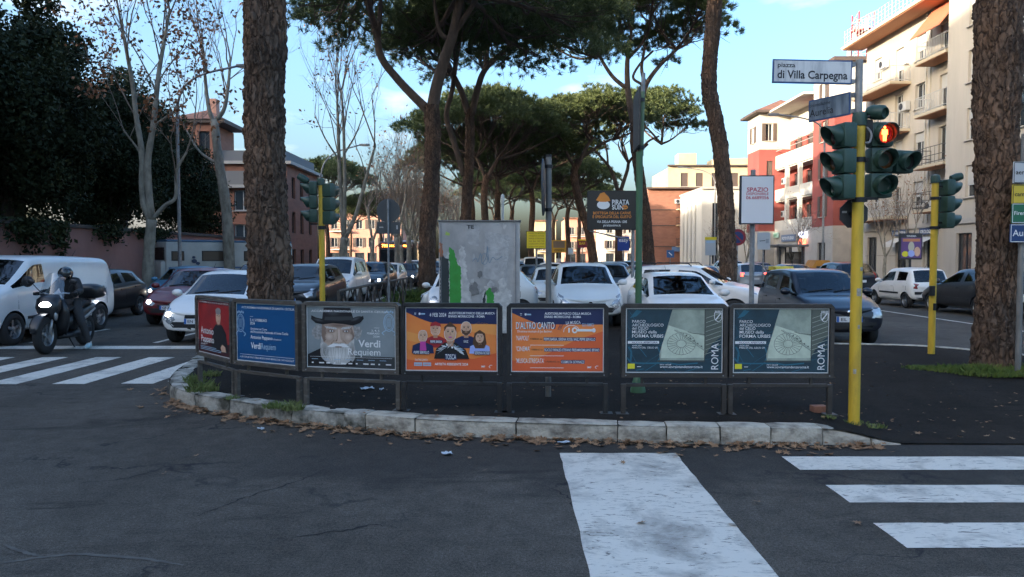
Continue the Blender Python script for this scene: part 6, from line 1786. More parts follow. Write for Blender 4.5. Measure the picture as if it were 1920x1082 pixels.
    if trim: P('lip', [(a * k, zs + .13 + b * .5) for a, b in [(-.78, .1), (.78, .1), (.76, -.06), (-.76, -.06)]], 'front', .008, trim, 'bumper_lip')
    if badge: P('badge' + face, [(.055 * math.cos(a), nz - (.14 if face != 'box' else .10) + .05 * math.sin(a)) for a in [q * math.pi / 6 for q in range(12)]], 'front', .018, M_CHROME, 'badge')
    zp = zs + (.25 if face != 'box' else .30)
    pl = P('plate', [(-.26, zp + .055), (.26, zp + .055), (.26, zp - .055), (-.26, zp - .055)], 'front', .022, M_PLATE, 'number_plate')
    for sg in (-1, 1):
        q = P('plband%d' % sg, [(sg * .215, zp + .052), (sg * .258, zp + .052), (sg * .258, zp - .052), (sg * .215, zp - .052)], 'front', .026, M_PBLUE, 'plate_band')
    if plate:
        yf = min(bvh.ray_cast(Vector((xx, -9, zp)), Vector((0, 1, 0)))[0].y for xx in (-.2, 0, .2)) - .030
        d = Draw(yf, .001); d.text(plate, 0, zp - .03, .085, K_BK, 1, .012, .36, 'CENTER'); d.build('plate_number', pl)
    # rear
    zt = c['tz'] - .10
    for sg in (-1, 1):
        out = [(sg * a * k, zt + b) for a, b in ([(.50, .07), (.68, .10), (.70, -.08), (.56, -.10)] if kind not in ('mpv', 'van', 'boxy', 'suv') else [(.58, .22), (.67, .20), (.70, -.16), (.60, -.18)])]
        P('tl%d' % sg, out, 'rear', .006, M_TAILON if tail_on else M_TAIL, 'taillight')
    P('rplate', [(-.26, zt - .16), (.26, zt - .16), (.26, zt - .27), (-.26, zt - .27)], 'rear', .012, M_PLATE, 'number_plate')
    P('rbump', [(-.74 * k, zs + .16), (.74 * k, zs + .16), (.70 * k, zs + .05), (-.70 * k, zs + .05)], 'rear', .008, M_TRIM, 'bumper_lip')
    # doors: seams, handles, sill strip
    for view, sg in (('left', 1), ('right', -1)):
        for kk, tx in enumerate((c['cowl'] + .12, c['bp'], c['cp'] - .02)):
            yy = tx - L / 2; zb = lerp_prof(c['belt'], tx) - .03
            lo_ = zs + (.10 if kk < 2 else .42)
            P('seam%s%d' % (view, kk), [(yy - .006, zb), (yy + .006, zb), (yy + .006, lo_), (yy - .006, lo_)], view, .002, M_TRIM, 'door_seam', rings=1, thick=.002)
        for kk, tx in enumerate((c['bp'] - .20, c['cp'] - .22)):
            yy = tx - L / 2; zb = lerp_prof(c['belt'], tx) - .12
            P('hnd%s%d' % (view, kk), [(yy - .08, zb + .015), (yy + .08, zb + .015), (yy + .08, zb - .015), (yy - .08, zb - .015)], view, .022, M_TRIM if kind in ('van', 'boxy') else color, 'door_handle')
        P('strip' + view, [(c['ax'] + .42 - L / 2, zs + .33), (c['ax'] + c['wb'] - .42 - L / 2, zs + .33), (c['ax'] + c['wb'] - .42 - L / 2, zs + .27), (c['ax'] + .42 - L / 2, zs + .27)], view, .010, M_TRIM if trim else color, 'side_strip')
    # wipers, aerial
    def wipers():
        mb = MB()
        for x0, x1 in ((-.45, .05), (.05, .52)):
            p = []
            for q in range(5):
                xx = x0 + (x1 - x0) * q / 4
                h = bvh.ray_cast(Vector((xx, -9, c['hood'] + .055 + .05 * q / 4)), Vector((0, 1, 0)))
                p.append((h[0] if h[0] else Vector((xx, c['cowl'] - L / 2, c['hood'] + .05))) + Vector((0, -.012, .004)))
            mb.tube(p, .009, 5)
        return mb.mesh('wiper', M_TRIM)
    put('wiper', cached('wip', wipers))
    put('aerial', cached('aer', lambda: MB().tube([(0, c['rr'] - .25 - L / 2, H - .03), (0, c['rr'] - .10 - L / 2, H + .12)], [.008, .004], 5).mesh('aerial', M_TRIM)))
    if interior:
        def cabin():
            mb = MB()
            mb.box((0, (c['cowl'] + c['tg']) / 2 + .1 - L / 2, c['sill'] + .32), (c['W'] - .34, c['tg'] - c['cowl'] - .2, .10))
            mb.box((0, c['cowl'] + .34 - L / 2, c['hood'] - .10), (c['W'] - .36, .50, .16), ch=.06)
            return mb.mesh('cabin_floor', M_INT, 40)
        put('cabin_floor', cached('cab', cabin))
        def seat():
            mb = MB()
            mb.box((0, 0, .28), (.50, .50, .16), ch=.05); mb.box((0, .26, .62), (.48, .14, .62), Matrix.Translation((0, .05, 0)) @ Matrix.Rotation(R(-12), 4, 'X'), ch=.06); mb.box((0, .40, 1.02), (.25, .10, .18), ch=.04)
            return mb.mesh('seat', M_SEAT, 40)
        for sx in (-.36, .36):
            for sy in (c['bp'] - .55, c['bp'] + .32):
                o = put('seat', cached('seat', seat)); o.location = (sx * k, sy - L / 2, c['sill'] + .12); o.scale = (1, 1, (H - .25 - c['sill'] - .12) / 1.1)
        o = put('steering_wheel', cached('stw', lambda: MB().tube([(.18 * math.cos(a), 0, .18 * math.sin(a)) for a in [q * math.pi / 10 for q in range(21)]], .016, 6).mesh('steering_wheel', M_TRIM, True)))
        o.location = (.36 * k, c['cowl'] + .66 - L / 2, c['hood'] + .04); o.rotation_euler = (R(-25), 0, 0)
    if rack:
        for sg in (-1, 1):
            put('roof_rail', cached('rail%d' % sg, lambda: MB().tube([(sg * c['rw'], c['rf'] + .2 - L / 2, H - .05), (sg * c['rw'], c['rf'] + .3 - L / 2, H + .03), (sg * c['rw'], c['rr'] - .2 - L / 2, H + .03), (sg * c['rw'], c['rr'] - .1 - L / 2, H - .06)], .018, 6).mesh('roof_rail', M_TRIM, True)))
    return t
M_DGR = mat('grille_slat', (0.05, 0.05, 0.053), 0.4, .3)

Q, PK = 'cars queueing on the left carriageway', 'cars parked on the median and roadside'
# queue on the left carriageway
make_car('city', 'white hatchback with a shield grille first in the queue, behind the leftmost posters', -6.42, 15.1, P_WHITE, 'waiting_car', face='shield', lampshape='high', lamps='one', plate='EN 782ZJ', interior=True, group=Q, wheels='hub')
make_car('city', 'dark red hatchback waiting behind the scooter', -8.85, 19.2, P_RED, 'waiting_car', face='slit', lamps='white', plate='GF 402KL', interior=True, group=Q)
make_car('van', 'white delivery van behind the scooter rider', -11.08, 14.25, P_VAN, 'delivery_van', face='high', lamps='off', plate='GB 915RT', cat='van', interior=True, group=Q, trim=M_TRIM, wheels='five')
make_car('sedanette', 'black hatchback close behind the delivery van', -12.45, 20.0, P_BLK, 'waiting_car', face='oval', group=Q, detail=1)
make_car('mini', 'light blue small car with headlights on beside the plane tree', -11.75, 25.2, P_LBLUE, 'waiting_car', face='round', lamps='warm', group=Q, detail=1, interior=True)
make_car('suv', 'dark car hidden but for its roof behind the white and red hatchbacks', -9.2, 25.4, P_DGREY, 'waiting_car', group=Q, detail=1)
make_car('suv', 'dark car half hidden by the thick pine trunk in the queue', -6.5, 21.4, P_BLK, 'waiting_car', group=Q, detail=1)
make_car('mpv', 'white boxy van with its headlight on beside the thick pine trunk', -6.85, 27.3, P_WHITE, 'waiting_van', face='high', lamps='one', group=Q, interior=True, cat='van')
make_car('suv', 'black off-roader with lit headlights behind the boxy white van', -6.55, 33.0, P_BLK, 'waiting_car', face='slit', lamps='white', group=Q, interior=True)
make_car('city', 'small white car behind the black off-roader', -6.75, 38.8, P_WHITE, 'waiting_car', face='oval', lamps='warm', group=Q, detail=1)
make_car('sedan', 'dark saloon behind the small white car in the queue', -6.6, 44.5, P_DGREY, 'waiting_car', lamps='white', group=Q, detail=1)
make_car('suv', 'white off-roader far back in the queue', -6.9, 51.0, P_WHITE, 'waiting_car', group=Q, detail=1)
make_car('sedan', 'navy saloon beside the railing just left of the pine', -5.35 - .95, 57.5, P_NAVY, 'waiting_car', lamps='off', group=Q, detail=1)
make_car('city', 'silver hatchback in the second lane far down the queue', -9.6, 36.0, P_SILV, 'waiting_car', group=Q, detail=1)
make_car('city', 'grey hatchback ahead of the bus in the second lane', -9.7, 43.5, P_GREY, 'waiting_car', lamps='warm', group=Q, detail=1)
make_car('sedanette', 'mid blue hatchback far down the queue near the brown planes', -6.8, 64.0, P_BLUE, 'waiting_car', group=Q, detail=1)
# median
make_car('mini', 'small white rounded car nosing out left of the torn cabinet', -1.45, 19.2, P_WHITE, face='round', group=PK, wheels='hub', z=0.0, interior=True)
make_car('mini', 'white small car parked sideways, its tail showing right of the cabinet', -0.98, 20.4, P_PEARL, face='round', group=PK, rz=R(-90), heading=-1, wheels='multi')
make_car('city', 'pale blue-white hatchback facing the camera behind the guitar poster', 1.82, 17.2, P_PEARL, z=.155, face='oval', lampshape='high', group=PK, interior=True, plate='EK 350BN', wheels='hub')
make_car('sedanette', 'white hatchback with raked bonnet behind the first museum poster', 3.72, 15.0, P_WHITE, face='slit', lampshape='high', group=PK, interior=True)
make_car('suv', 'white crossover parked crosswise behind the raked white hatchback', 5.15, 18.9, P_WHITE, face='slit', group=PK, rz=R(62), interior=True, rack=True, trim=M_TRIM)
make_car('boxy', 'dark navy boxy small car behind the yellow pole', 6.72, 14.75, P_NAVY, face='box', lampshape='box', group=PK, plate='EL 287', interior=True, trim=M_TRIM, wheels='hub')
for i, (k, x, y, p, rz_, lab) in enumerate([
        ('suv', 3.3, 24.2, P_DGREY, 0, 'dark grey car behind the pale blue-white hatchback'), ('sedan', 1.5, 25.0, P_PEARL, 0, 'pale car whose roof shows over the pale blue-white hatchback'), ('city', 5.3, 27.5, P_DRED, 0, 'wine red car showing only its roof in the median car park'),
        ('suv', 4.8, 33.5, P_SILV, 10, 'silver car behind the green post in the car park'), ('sedanette', 1.0, 32.0, P_GREY, 0, 'grey car in the aisle of the median car park'), ('city', 2.2, 40.0, P_WHITE, 0, 'white hatchback in the distance right of the grey post'),
        ('mpv', 1.6, 52.0, P_WHITE, 0, 'white van far down the median aisle'), ('sedan', 0.2, 46.0, P_BLUE, 0, 'blue saloon left of the grey post in the distance'), ('city', 0.5, 60.0, P_SILV, 0, 'silver car far down the median aisle'),
        ('city', 3.6, 46.0, P_DRED, 0, 'small wine red car in the distance beyond the green post'), ('suv', 6.6, 40.0, P_DGREY, 0, 'dark crossover in the distance beside the leaning pine'), ('sedan', 8.2, 30.0, P_BLK, 0, 'black saloon on the median behind the leaning pine'),
        ('city', -1.6, 44.0, P_RED, 0, 'red car behind the torn cabinet in the distance')]):
    make_car(k, lab, x, y, p, group=PK, rz=R(rz_), detail=1)
# right-hand carriageway and kerbside
make_car('sedanette', 'silver hatchback driving away with brake lights on beyond the white board post', 12.7, 43.0, P_SILV, 'moving_car', heading=1, tail_on=True, group='cars on the right carriageway', detail=1)
make_car('city', 'blue hatchback driving away on the far right carriageway', 10.6, 62.0, P_BLUE, 'moving_car', heading=1, tail_on=True, group='cars on the right carriageway', detail=1)
make_car('sedanette', 'dark small hatchback parked with red tail lamp beside the big trunk', 14.75, 25.6, P_DGREY, heading=1, group=PK, interior=True, wheels='five', tail_on=True)
make_car('small80', 'old small white hatchback parked on the far kerb', 14.6, 29.2, P_WHITE, heading=1, group=PK, interior=True, wheels='hub', trim=M_TRIM)
make_car('suv', 'dark blue crossover parked ahead of the small white hatchback', 14.95, 36.2, P_NAVY, heading=1, group=PK, interior=True, wheels='five', trim=M_TRIM)
make_car('sedan', 'dark grey saloon parked farther along the far kerb', 14.9, 42.5, P_DGREY, heading=1, group=PK, detail=1)
make_car('city', 'black hatchback parked beyond the grey saloon on the far kerb', 14.9, 48.0, P_BLK, heading=1, group=PK, detail=1)
make_car('suv', 'silver crossover parked near the orange skip', 14.9, 54.0, P_SILV, heading=1, group=PK, detail=1)
make_car('sedanette', 'white car with a red tail lamp half hidden behind the big trunk', 14.85, 21.0, P_WHITE, heading=1, group=PK, tail_on=True)

# motorhome by the pink wall
t = thing('motorhome', 'cream motorhome with a blue roof edge parked by the pink wall', 'motorhome', (-13.6, 35.2, 0), R(-45))
M_CREAM = mat('motorhome_cream', (0.46, 0.47, 0.44), 0.5, col2=(0.38, 0.385, 0.36), scale=1.5)
MB().box((0, 0, 1.55), (2.15, 6.0, 1.85), ch=.10).build('body', M_CREAM, t, smooth=40)
MB().box((0, 0, 2.515), (2.1, 5.9, .09), ch=.03).build('roof', mat('motorhome_roof', (0.06, 0.14, 0.24), 0.5), t)
for y, w, h, z in ((-2.5, .55, .42, 1.85), (-.9, 1.1, .46, 1.85), (.9, .8, .46, 1.85), (2.55, .45, .9, 1.65)):
    wn_ = MB().box((1.082, y, z), (.03, w, h), ch=.03).build('window', M_TRIM, t)
    MB().box((1.10, y, z), (.012, w - .08, h - .08)).build('pane', mat('brown_pane', (0.10, 0.075, 0.055), 0.15), wn_)
MB().box((1.08, 1.75, 1.45), (.02, .62, 1.5), ch=.02).build('door', M_CREAM, t)
MB().box((1.085, 0, 1.32), (.012, 5.8, .07)).build('stripe', mat('stripe_blue', (0.05, 0.12, 0.25), .5), t)
MB().box((0, -2.95, 1.2), (1.95, .5, .9), ch=.15).build('cab_front', M_CREAM, t, smooth=40)
MB().box((0, -3.03, 1.95), (1.8, .06, .55), ch=.02).build('windscreen', M_GLASSD, t)
d = Draw(0, .001)
ms = MB()
for a_, b_, s_ in ((0, 0, .13), (.16, -.1, .10), (-.02, .17, .08)): ms.sphere((1.10, -2.0 + a_ + .2, 1.62 + b_), (.006, s_, s_ * .7), 10, 6)
ms.build('emblem', mat('emblem_navy', (0.03, 0.05, 0.10), .6), t)
for y in (-2.2, 1.9):
    for sg in (-1, 1):
        w = link('wheel', wheel_meshes('hub')[0], t, (sg * .95, y, .34), (0, 0, 0 if sg > 0 else math.pi)); w.scale = (.34,) * 3
        link('rim', wheel_meshes('hub')[1], w)
MB().box((0, 0, .5), (2.0, 5.6, .35)).build('chassis', M_TRIM, t)

# bus
t = thing('city_bus', 'dark red city bus with an orange lit destination display', 'bus', (-9.15, 64.0, 0))
M_BUS = mat('bus_red', (0.10, 0.018, 0.02), 0.4, coat=.4)
MB().box((0, 0, 1.65), (2.5, 11.5, 2.7), ch=.16).build('body', M_BUS, t, smooth=40)
MB().box((0, -5.74, 1.75), (2.25, .08, 1.35), ch=.03).build('windscreen', M_GLASSD, t)
MB().box((0, -5.74, 2.68), (2.1, .10, .36), ch=.02).build('display_box', M_BLACK, t)
d = Draw(-5.795, .002); ml = mat('display_orange', (1.0, 0.25, 0.03), .4, emit=4.0)
d.text('791', -.98, 2.57, .32, ml, 1, .02, .42); d.text('CNE CORNELIA MB1', -.45, 2.60, .22, ml, 1, .012, 1.38); d.build('display_text', t)
for k in range(6): MB().box((1.255, -4.6 + 1.75 * k, 2.0), (.02, 1.5, 1.0), ch=.01).build('window', M_GLASSD, t)
MB().box((1.258, -3.0, 1.3), (.02, 1.2, 2.0), ch=.01).build('door', M_GLASSD, t)
MB().box((0, 1, 3.08), (1.8, 5, .22), ch=.08).build('roof_unit', P_SILV, t)
for sg in (-1, 1):
    MB().lathe([(0, 0), (.11, 0), (.11, .03), (0, .04)], 12, Matrix.Translation((sg * .9, -5.75, .8)) @ Matrix.Rotation(R(90), 4, 'X')).build('headlight', M_HEAD, t)
    MB().tube([(sg * 1.2, -5.7, 2.75), (sg * 1.42, -5.95, 2.6), (sg * 1.42, -5.95, 2.2)], .045, 6).build('mirror', M_TRIM, t)
    for y in (-3.6, 2.6):
        w = link('wheel', wheel_meshes('hub')[0], t, (sg * 1.1, y, .47), (0, 0, 0 if sg > 0 else math.pi)); w.scale = (.42, .47, .47)
        link('rim', wheel_meshes('hub')[1], w)
# ---------------------------------------------------------------- buildings and walls
M_PLB = mat('plaster_beige', (0.46, 0.41, 0.345), 0.9, col2=(0.39, 0.35, 0.295), scale=.9, stretch=(1.4, 1.4, .18), bump=.1, bscale=30, rnd_shift=False, detail=9, lo=.38, hi=.72)
M_PLG = mat('plaster_cream', (0.56, 0.53, 0.47), 0.9, col2=(0.47, 0.445, 0.395), scale=.6, stretch=(1, 1, .4), rnd_shift=False)
M_PLR = mat('plaster_red', (0.28, 0.072, 0.060), 0.9, col2=(0.235, 0.060, 0.050), scale=.6, stretch=(1, 1, .4), rnd_shift=False)
M_BRK = mat('brick_orange', (0.31, 0.140, 0.090), 0.9, col2=(0.25, 0.11, 0.072), scale=1.2, stretch=(1, 1, 3), bump=.2, bscale=18, rnd_shift=False)
M_PINKW = mat('wall_pink', (0.36, 0.195, 0.165), 0.92, col2=(0.27, 0.145, 0.125), scale=.55, stretch=(1, 1, .5), bump=.2, bscale=25, rnd_shift=False)
M_YELP = mat('plaster_yellow', (0.50, 0.41, 0.27), 0.9, col2=(0.44, 0.35, 0.22), scale=.5, rnd_shift=False)
M_PINKP = mat('plaster_pink', (0.52, 0.28, 0.20), 0.9, col2=(0.45, 0.23, 0.17), scale=.5, rnd_shift=False)
M_CLAD = mat('stone_cladding', (0.44, 0.40, 0.35), 0.8, col2=(0.37, 0.34, 0.30), scale=1.5, rnd_shift=False)
M_WFR = mat('window_frame', (0.45, 0.44, 0.42), 0.6); M_PANE = mat('window_pane', (0.030, 0.036, 0.042), 0.06, spec=.7)
M_SHUT = mat('shutter_brown', (0.085, 0.060, 0.050), 0.7); M_BLIND = mat('roller_blind', (0.42, 0.41, 0.39), 0.75)
M_SOFF = mat('soffit_orange', (0.42, 0.20, 0.11), 0.9); M_TILE = mat('roof_tiles', (0.26, 0.12, 0.075), 0.9, col2=(0.18, 0.085, 0.06), scale=3)
M_RAILW = mat('railing_white', (0.42, 0.42, 0.41), 0.6); M_STEEL = mat('dark_steel', (0.05, 0.05, 0.055), 0.5, .4)
M_DARKROOM = mat('dark_inside', (0.03, 0.028, 0.026), 0.9)

class Facade:
    "a wall in the plane of origin + u, up; n points outwards. Openings are recessed and get frames and panes as parts"
    def __init__(self, parent, o, u, n, name='wall'):
        self.p, self.o, self.u, self.n, self.name = parent, Vector(o), Vector(u).normalized(), Vector(n).normalized(), name
        self.mtx = Matrix((( self.u.x, -self.n.x, 0, self.o.x), (self.u.y, -self.n.y, 0, self.o.y), (0, 0, 1, self.o.z), (0, 0, 0, 1)))
    def wall(self, u0, u1, z0, z1, m, ops=(), depth=.22, thick=.3):
        us = sorted({u0, u1, *[o[0] for o in ops], *[o[1] for o in ops]}); zs = sorted({z0, z1, *[o[2] for o in ops], *[o[3] for o in ops]})
        mb = MB()
        for a, b in zip(us[:-1], us[1:]):
            for c, d in zip(zs[:-1], zs[1:]):
                cu, cz = (a + b) / 2, (c + d) / 2
                if any(o[0] < cu < o[1] and o[2] < cz < o[3] for o in ops): continue
                mb.add([(a, 0, c), (b, 0, c), (b, 0, d), (a, 0, d)], [(0, 1, 2, 3)], self.mtx)
        for (a, b, c, d, *_) in ops:
            mb.add([(a, 0, c), (b, 0, c), (b, 0, d), (a, 0, d), (a, depth, c), (b, depth, c), (b, depth, d), (a, depth, d)], [(0, 1, 5, 4), (1, 2, 6, 5), (2, 3, 7, 6), (3, 0, 4, 7)], self.mtx)
        for e in ((u0 + .35, z1, u1 - .35, z1),):
            mb.add([(e[0], 0, e[1]), (e[2], 0, e[3]), (e[2], thick, e[3]), (e[0], thick, e[1])], [(0, 1, 2, 3)], self.mtx)
        w = mb.build(self.name, m, self.p)
        for op in ops: self.opening(*op, depth=depth)
        return w
    def opening(self, a, b, c, d, kind='win', depth=.22):
        y = depth - .03
        if kind == 'hole':
            return
        fr = MB(); t = .07
        for bx in (((a + b) / 2, c + t / 2, b - a, t), ((a + b) / 2, d - t / 2, b - a, t), (a + t / 2, (c + d) / 2, t, d - c - 2 * t), (b - t / 2, (c + d) / 2, t, d - c - 2 * t), ((a + b) / 2, (c + d) / 2, t * .9, d - c - 2 * t)):
            fr.box((bx[0], y, bx[1]), (bx[2], .06, bx[3]), self.mtx)
        f = fr.build('window_frame' if kind != 'door' else 'door_frame', M_WFR if kind != 'dark' else M_STEEL, self.p)
        MB().box(((a + b) / 2, y + .02, (c + d) / 2), (b - a - .08, .02, d - c - .08), self.mtx).build('pane', M_PANE, f)
        if kind in ('blind', 'halfblind'):
            h = (d - c) * (.62 if kind == 'blind' else .38)
            MB().box(((a + b) / 2, y - .055, d - h / 2), (b - a - .02, .03, h), self.mtx).build('roller_blind', M_BLIND, f)
        if kind == 'shut':
            for sg in (-1, 1):
                w = (b - a) * .5
                x = (a - w / 2 - .01) if sg < 0 else (b + w / 2 + .01)
                MB().box((x, -.035, (c + d) / 2), (w, .05, d - c), self.mtx).build('shutter', M_SHUT, self.p)
        if kind == 'closed':
            MB().box(((a + b) / 2, y - .06, (c + d) / 2), (b - a - .02, .04, d - c - .02), self.mtx).build('shutter', M_SHUT, f)
        if kind in ('blind', 'halfblind', 'win', 'shut', 'closed'):
            MB().box(((a + b) / 2, -.05, c - .03), (b - a + .24, .16, .06), self.mtx).build('sill', M_CLAD, self.p)
    def box(self, u, y, z, su, sy, sz, m, name, ch=0.0, parent=None):
        return MB().box((u, y, z), (su, sy, sz), self.mtx, ch).build(name, m, parent or self.p)
    def balcony(self, u0, u1, z, deep, m_slab, m_soff=None, rail='bars', h=1.0):
        self.box((u0 + u1) / 2, -deep / 2, z, u1 - u0, deep, .16, m_slab, 'balcony_slab')
        if m_soff: self.box((u0 + u1) / 2, -deep / 2, z - .10, u1 - u0 - .1, deep - .1, .04, m_soff, 'balcony_soffit')
        if rail == 'parapet':
            self.box((u0 + u1) / 2, -deep + .06, z + .08 + h / 2, u1 - u0, .12, h, m_slab, 'parapet'); return
        mb = MB()
        ring = [(u0 + .04, -.05), (u0 + .04, -deep + .05), (u1 - .04, -deep + .05), (u1 - .04, -.05)]
        for zz in ((h, h * .12, h * .5) if rail != 'bars' else (h, h * .12)):
            mb.tube([(x, y, z + .08 + zz) for x, y in ring], .025, 5, mtx=self.mtx)
        for (xa, ya), (xb, yb) in zip(ring[:-1], ring[1:]):
            n = max(2, int(math.hypot(xb - xa, yb - ya) / (.16 if rail == 'bars' else .45)))
            for k in range(n + 1):
                x, y = xa + (xb - xa) * k / n, ya + (yb - ya) * k / n
                mb.tube([(x, y, z + .08), (x, y, z + .08 + h)], .013, 4, cap=False, mtx=self.mtx)
                if rail == 'lattice' and k < n:
                    x2, y2 = xa + (xb - xa) * (k + 1) / n, ya + (yb - ya) * (k + 1) / n
                    for za, zb in ((.1, h), (h, .1)): mb.tube([(x, y, z + .08 + za), (x2, y2, z + .08 + zb)], .014, 4, cap=False, mtx=self.mtx)
        mb.build('balcony_railing', M_RAILW if rail != 'dark' else M_STEEL, self.p)

def aircon(fc, u, z, y=-.2):
    a = fc.box(u, y, z, .85, .32, .58, mat('aircon_white', (0.48, 0.48, 0.47), .6), 'air_conditioner', .02)
    MB().lathe([(0, .0), (.2, .0), (.22, .03)], 16, fc.mtx @ Matrix.Translation((u - .1, y - .165, z)) @ Matrix.Rotation(R(90), 4, 'X')).build('fan_grille', M_STEEL, a)

# beige apartment block at the right
t = thing('apartment_block', 'tall beige apartment block with orange balcony soffits at the right', 'building')
f = Facade(t, (25.5, 54.3, 0), (0, -1, 0), (-1, 0, 0))      # u runs towards the camera; u = 54.3 - Y
ops = []
rows = [5.0, 8.05, 11.1, 14.1]
kinds = ['blind', 'halfblind', 'win', 'blind']
for i, z in enumerate(rows):
    ops.append((6.6, 7.75, z, z + 1.55, kinds[i]))
    ops.append((4.1, 5.1, z - .9, z + 1.4, 'blind' if i % 2 else 'door'))
    ops.append((9.3, 10.3, z - .5 if i in (1, 2) else z, z + 1.5, 'win' if i in (1,) else 'halfblind'))
    ops.append((10.75, 11.55, z - .5, z + 1.5, 'door'))
    ops.append((1.2, 2.2, z, z + 1.5, kinds[(i + 1) % 4]))
ops += [(.6, 2.0, .1, 3.2, 'dark'), (4.6, 6.0, .1, 3.0, 'dark'), (8.0, 9.3, .1, 3.1, 'door'), (10.2, 11.3, .1, 3.1, 'dark')]
f.wall(0, 11.9, 0, 17.0, M_PLB, ops)
for z in (4.55, 7.15, 10.25, 13.4):
    f.balcony(8.6, 11.85, z, 1.15, mat('slab_cream', (0.52, 0.43, 0.30), .85), M_SOFF, 'dark' if z < 9 else 'bars')
for z, rail in ((4.35, 'lattice'), (9.95, 'bars'), (12.95, 'bars')):
    f.balcony(.7, 6.1, z, 1.35, mat('slab_cream', (0, 0, 0)), M_SOFF, rail)
for u, z in ((5.7, 11.5), (2.9, 14.9), (5.6, 8.3), (9.0, 4.9)): aircon(f, u, z)
f.box(5.6, -.13, 14.7, .5, .26, 1.0, mat('aircon_white', (0, 0, 0)), 'boiler_box', .02)
f.box(5.5, -.75, 16.95, 12.6, 1.5, .20, mat('slab_cream', (0, 0, 0)), 'roof_slab')
f.box(5.5, -.72, 16.82, 12.4, 1.4, .05, M_SOFF, 'roof_soffit')
mbr = MB()
for k in range(28):
    mbr.tube([(-.5 + .45 * k, -1.4, 17.05), (-.5 + .45 * k, -1.4, 18.1)], .018, 4, cap=False, mtx=f.mtx)
for zz in (17.3, 17.6, 17.85, 18.1): mbr.tube([(-.5, -1.4, zz), (11.7, -1.4, zz)], .018, 4, mtx=f.mtx)
mbr.build('terrace_railing', M_RAILW, t)
aw = MB(); aw.add([(8.7, -.05, 16.75), (11.8, -.05, 16.75), (11.8, -1.55, 14.85), (8.7, -1.55, 14.85), (8.7, -.02, 16.72), (11.8, -.02, 16.72), (11.8, -1.52, 14.82), (8.7, -1.52, 14.82)], [(0, 1, 2, 3), (7, 6, 5, 4), (3, 2, 6, 7), (0, 3, 7, 4), (1, 5, 6, 2)], f.mtx)
aw.build('awning', mat('awning_orange', (0.50, 0.15, 0.075), .85, col2=(0.42, 0.12, 0.06), scale=2, stretch=(1, 6, 1)), t)
for u in (7.9, 8.35): f.box(u, -.05, 8.6, .07, .07, 16.4, M_PLG, 'drainpipe')
f.box(6, -.06, 3.75, 11.8, .12, .28, M_CLAD, 'string_course')
for k in range(7): f.box(.9 + 1.65 * k, -.012, 1.9 if k % 2 else 1.88, 1.0 if k in (0, 6) else .9, .02, .02, M_STEEL, 'cladding_joint')
for u, s, m in ((5.3, 'LAVANDERIA', K_NAVY), (8.65, 'OROLOGERIA', K_NAVY)):
    f.box(u, -.10, 3.38, 1.9, .10, .38, mat('shop_sign_blue', (0.055, 0.09, 0.19), .5), 'shop_sign')
    d = Draw(0, .002); d.text(s, 0, -.12, .30, K_WH, 1, .012, 1.6, 'CENTER')
    q = d.build('shop_lettering', t); q.matrix_world = f.mtx @ Matrix.Translation((u, -.16, 3.38))
for u in (5.3, 8.65):
    a_ = MB(); a_.add([(u - .75, -.05, 3.05), (u + .75, -.05, 3.05), (u + .75, -.8, 2.7), (u - .75, -.8, 2.7), (u + .75, -.8, 2.45), (u - .75, -.8, 2.45)], [(0, 1, 2, 3), (3, 2, 4, 5)], f.mtx)
    a_.build('shop_awning', mat('awning_white', (0.55, 0.54, 0.52), .8), t)
f2 = Facade(t, (24.4, 42.3, 0), (0, -1, 0), (-1, 0, 0))
ops = [(u, u + 1.25, z, z + 1.7, kinds[(i + j) % 4]) for i, z in enumerate(rows) for j, u in enumerate((1.9, 5.2, 8.4))]
ops += [(1.2, 2.6, .1, 3.1, 'dark'), (4.6, 6.4, .1, 3.1, 'door')]
f2.wall(0, 14, 0, 18.2, M_PLB, ops)
f2.box(7, -.3, 18.3, 14.4, 1.0, .25, M_PLG, 'cornice'); f2.box(7, -.06, 3.75, 14, .12, .28, M_CLAD, 'string_course')
body = MB(); body.box((33.0, 48.4, 8.4), (14.2, 11.6, 16.8)); body.box((33.0, 35.3, 9.0), (16.4, 13.8, 18.0)); body.build('building_mass', M_PLB, t)
Facade(t, (25.8, 54.25, 0), (1, 0, 0), (0, 1, 0)).wall(0, 14, 0, 16.9, M_PLB)

# red block with cream bands
t = thing('apartment_block', 'red and cream apartment block with deep balconies behind the traffic light', 'building')
def bands(fc, u0, u1, ztop, zr, ops):
    fc.wall(u0, u1, 0, 4.3, M_CLAD, [o for o in ops if o[3] <= 4.3])
    fc.wall(u0, u1, 4.3, zr, M_PLR, [o for o in ops if 4.3 <= o[2] and o[3] <= zr])
    fc.wall(u0, u1, zr, ztop, M_PLG, [o for o in ops if o[2] >= zr])
fn = Facade(t, (25.5, 63.7, 0), (0, -1, 0), (-1, 0, 0))
bands(fn, 0, 4.2, 17.2, 13.3, [(1.7, 2.6, z, z + 1.7, 'shut') for z in (5.1, 8.2, 11.2)] + [(1.7, 2.6, 14.2, 16.0, 'shut'), (1.2, 2.8, .1, 3.0, 'dark')])
fe = Facade(t, (25.5, 59.5, 0), (1, 0, 0), (0, -1, 0))
bands(fe, 0, 12, 17.2, 13.3, [(u, u + 1, z, z + 1.7, 'shut') for u in (3, 6) for z in (5.1, 8.2, 11.2)] + [(3, 4, 14.3, 15.9, 'shut')])
fb = Facade(t, (26.9, 72.7, 0), (0, -1, 0), (-1, 0, 0))
ops = [(u, u + 1.3, z, z + 2.0, k) for z in (4.6, 7.7, 10.8) for u, k in ((1.0, 'dark'), (4.0, 'dark'), (6.8, 'dark'))]
fb.wall(0, 9, 4.2, 13.0, M_PLR, ops)
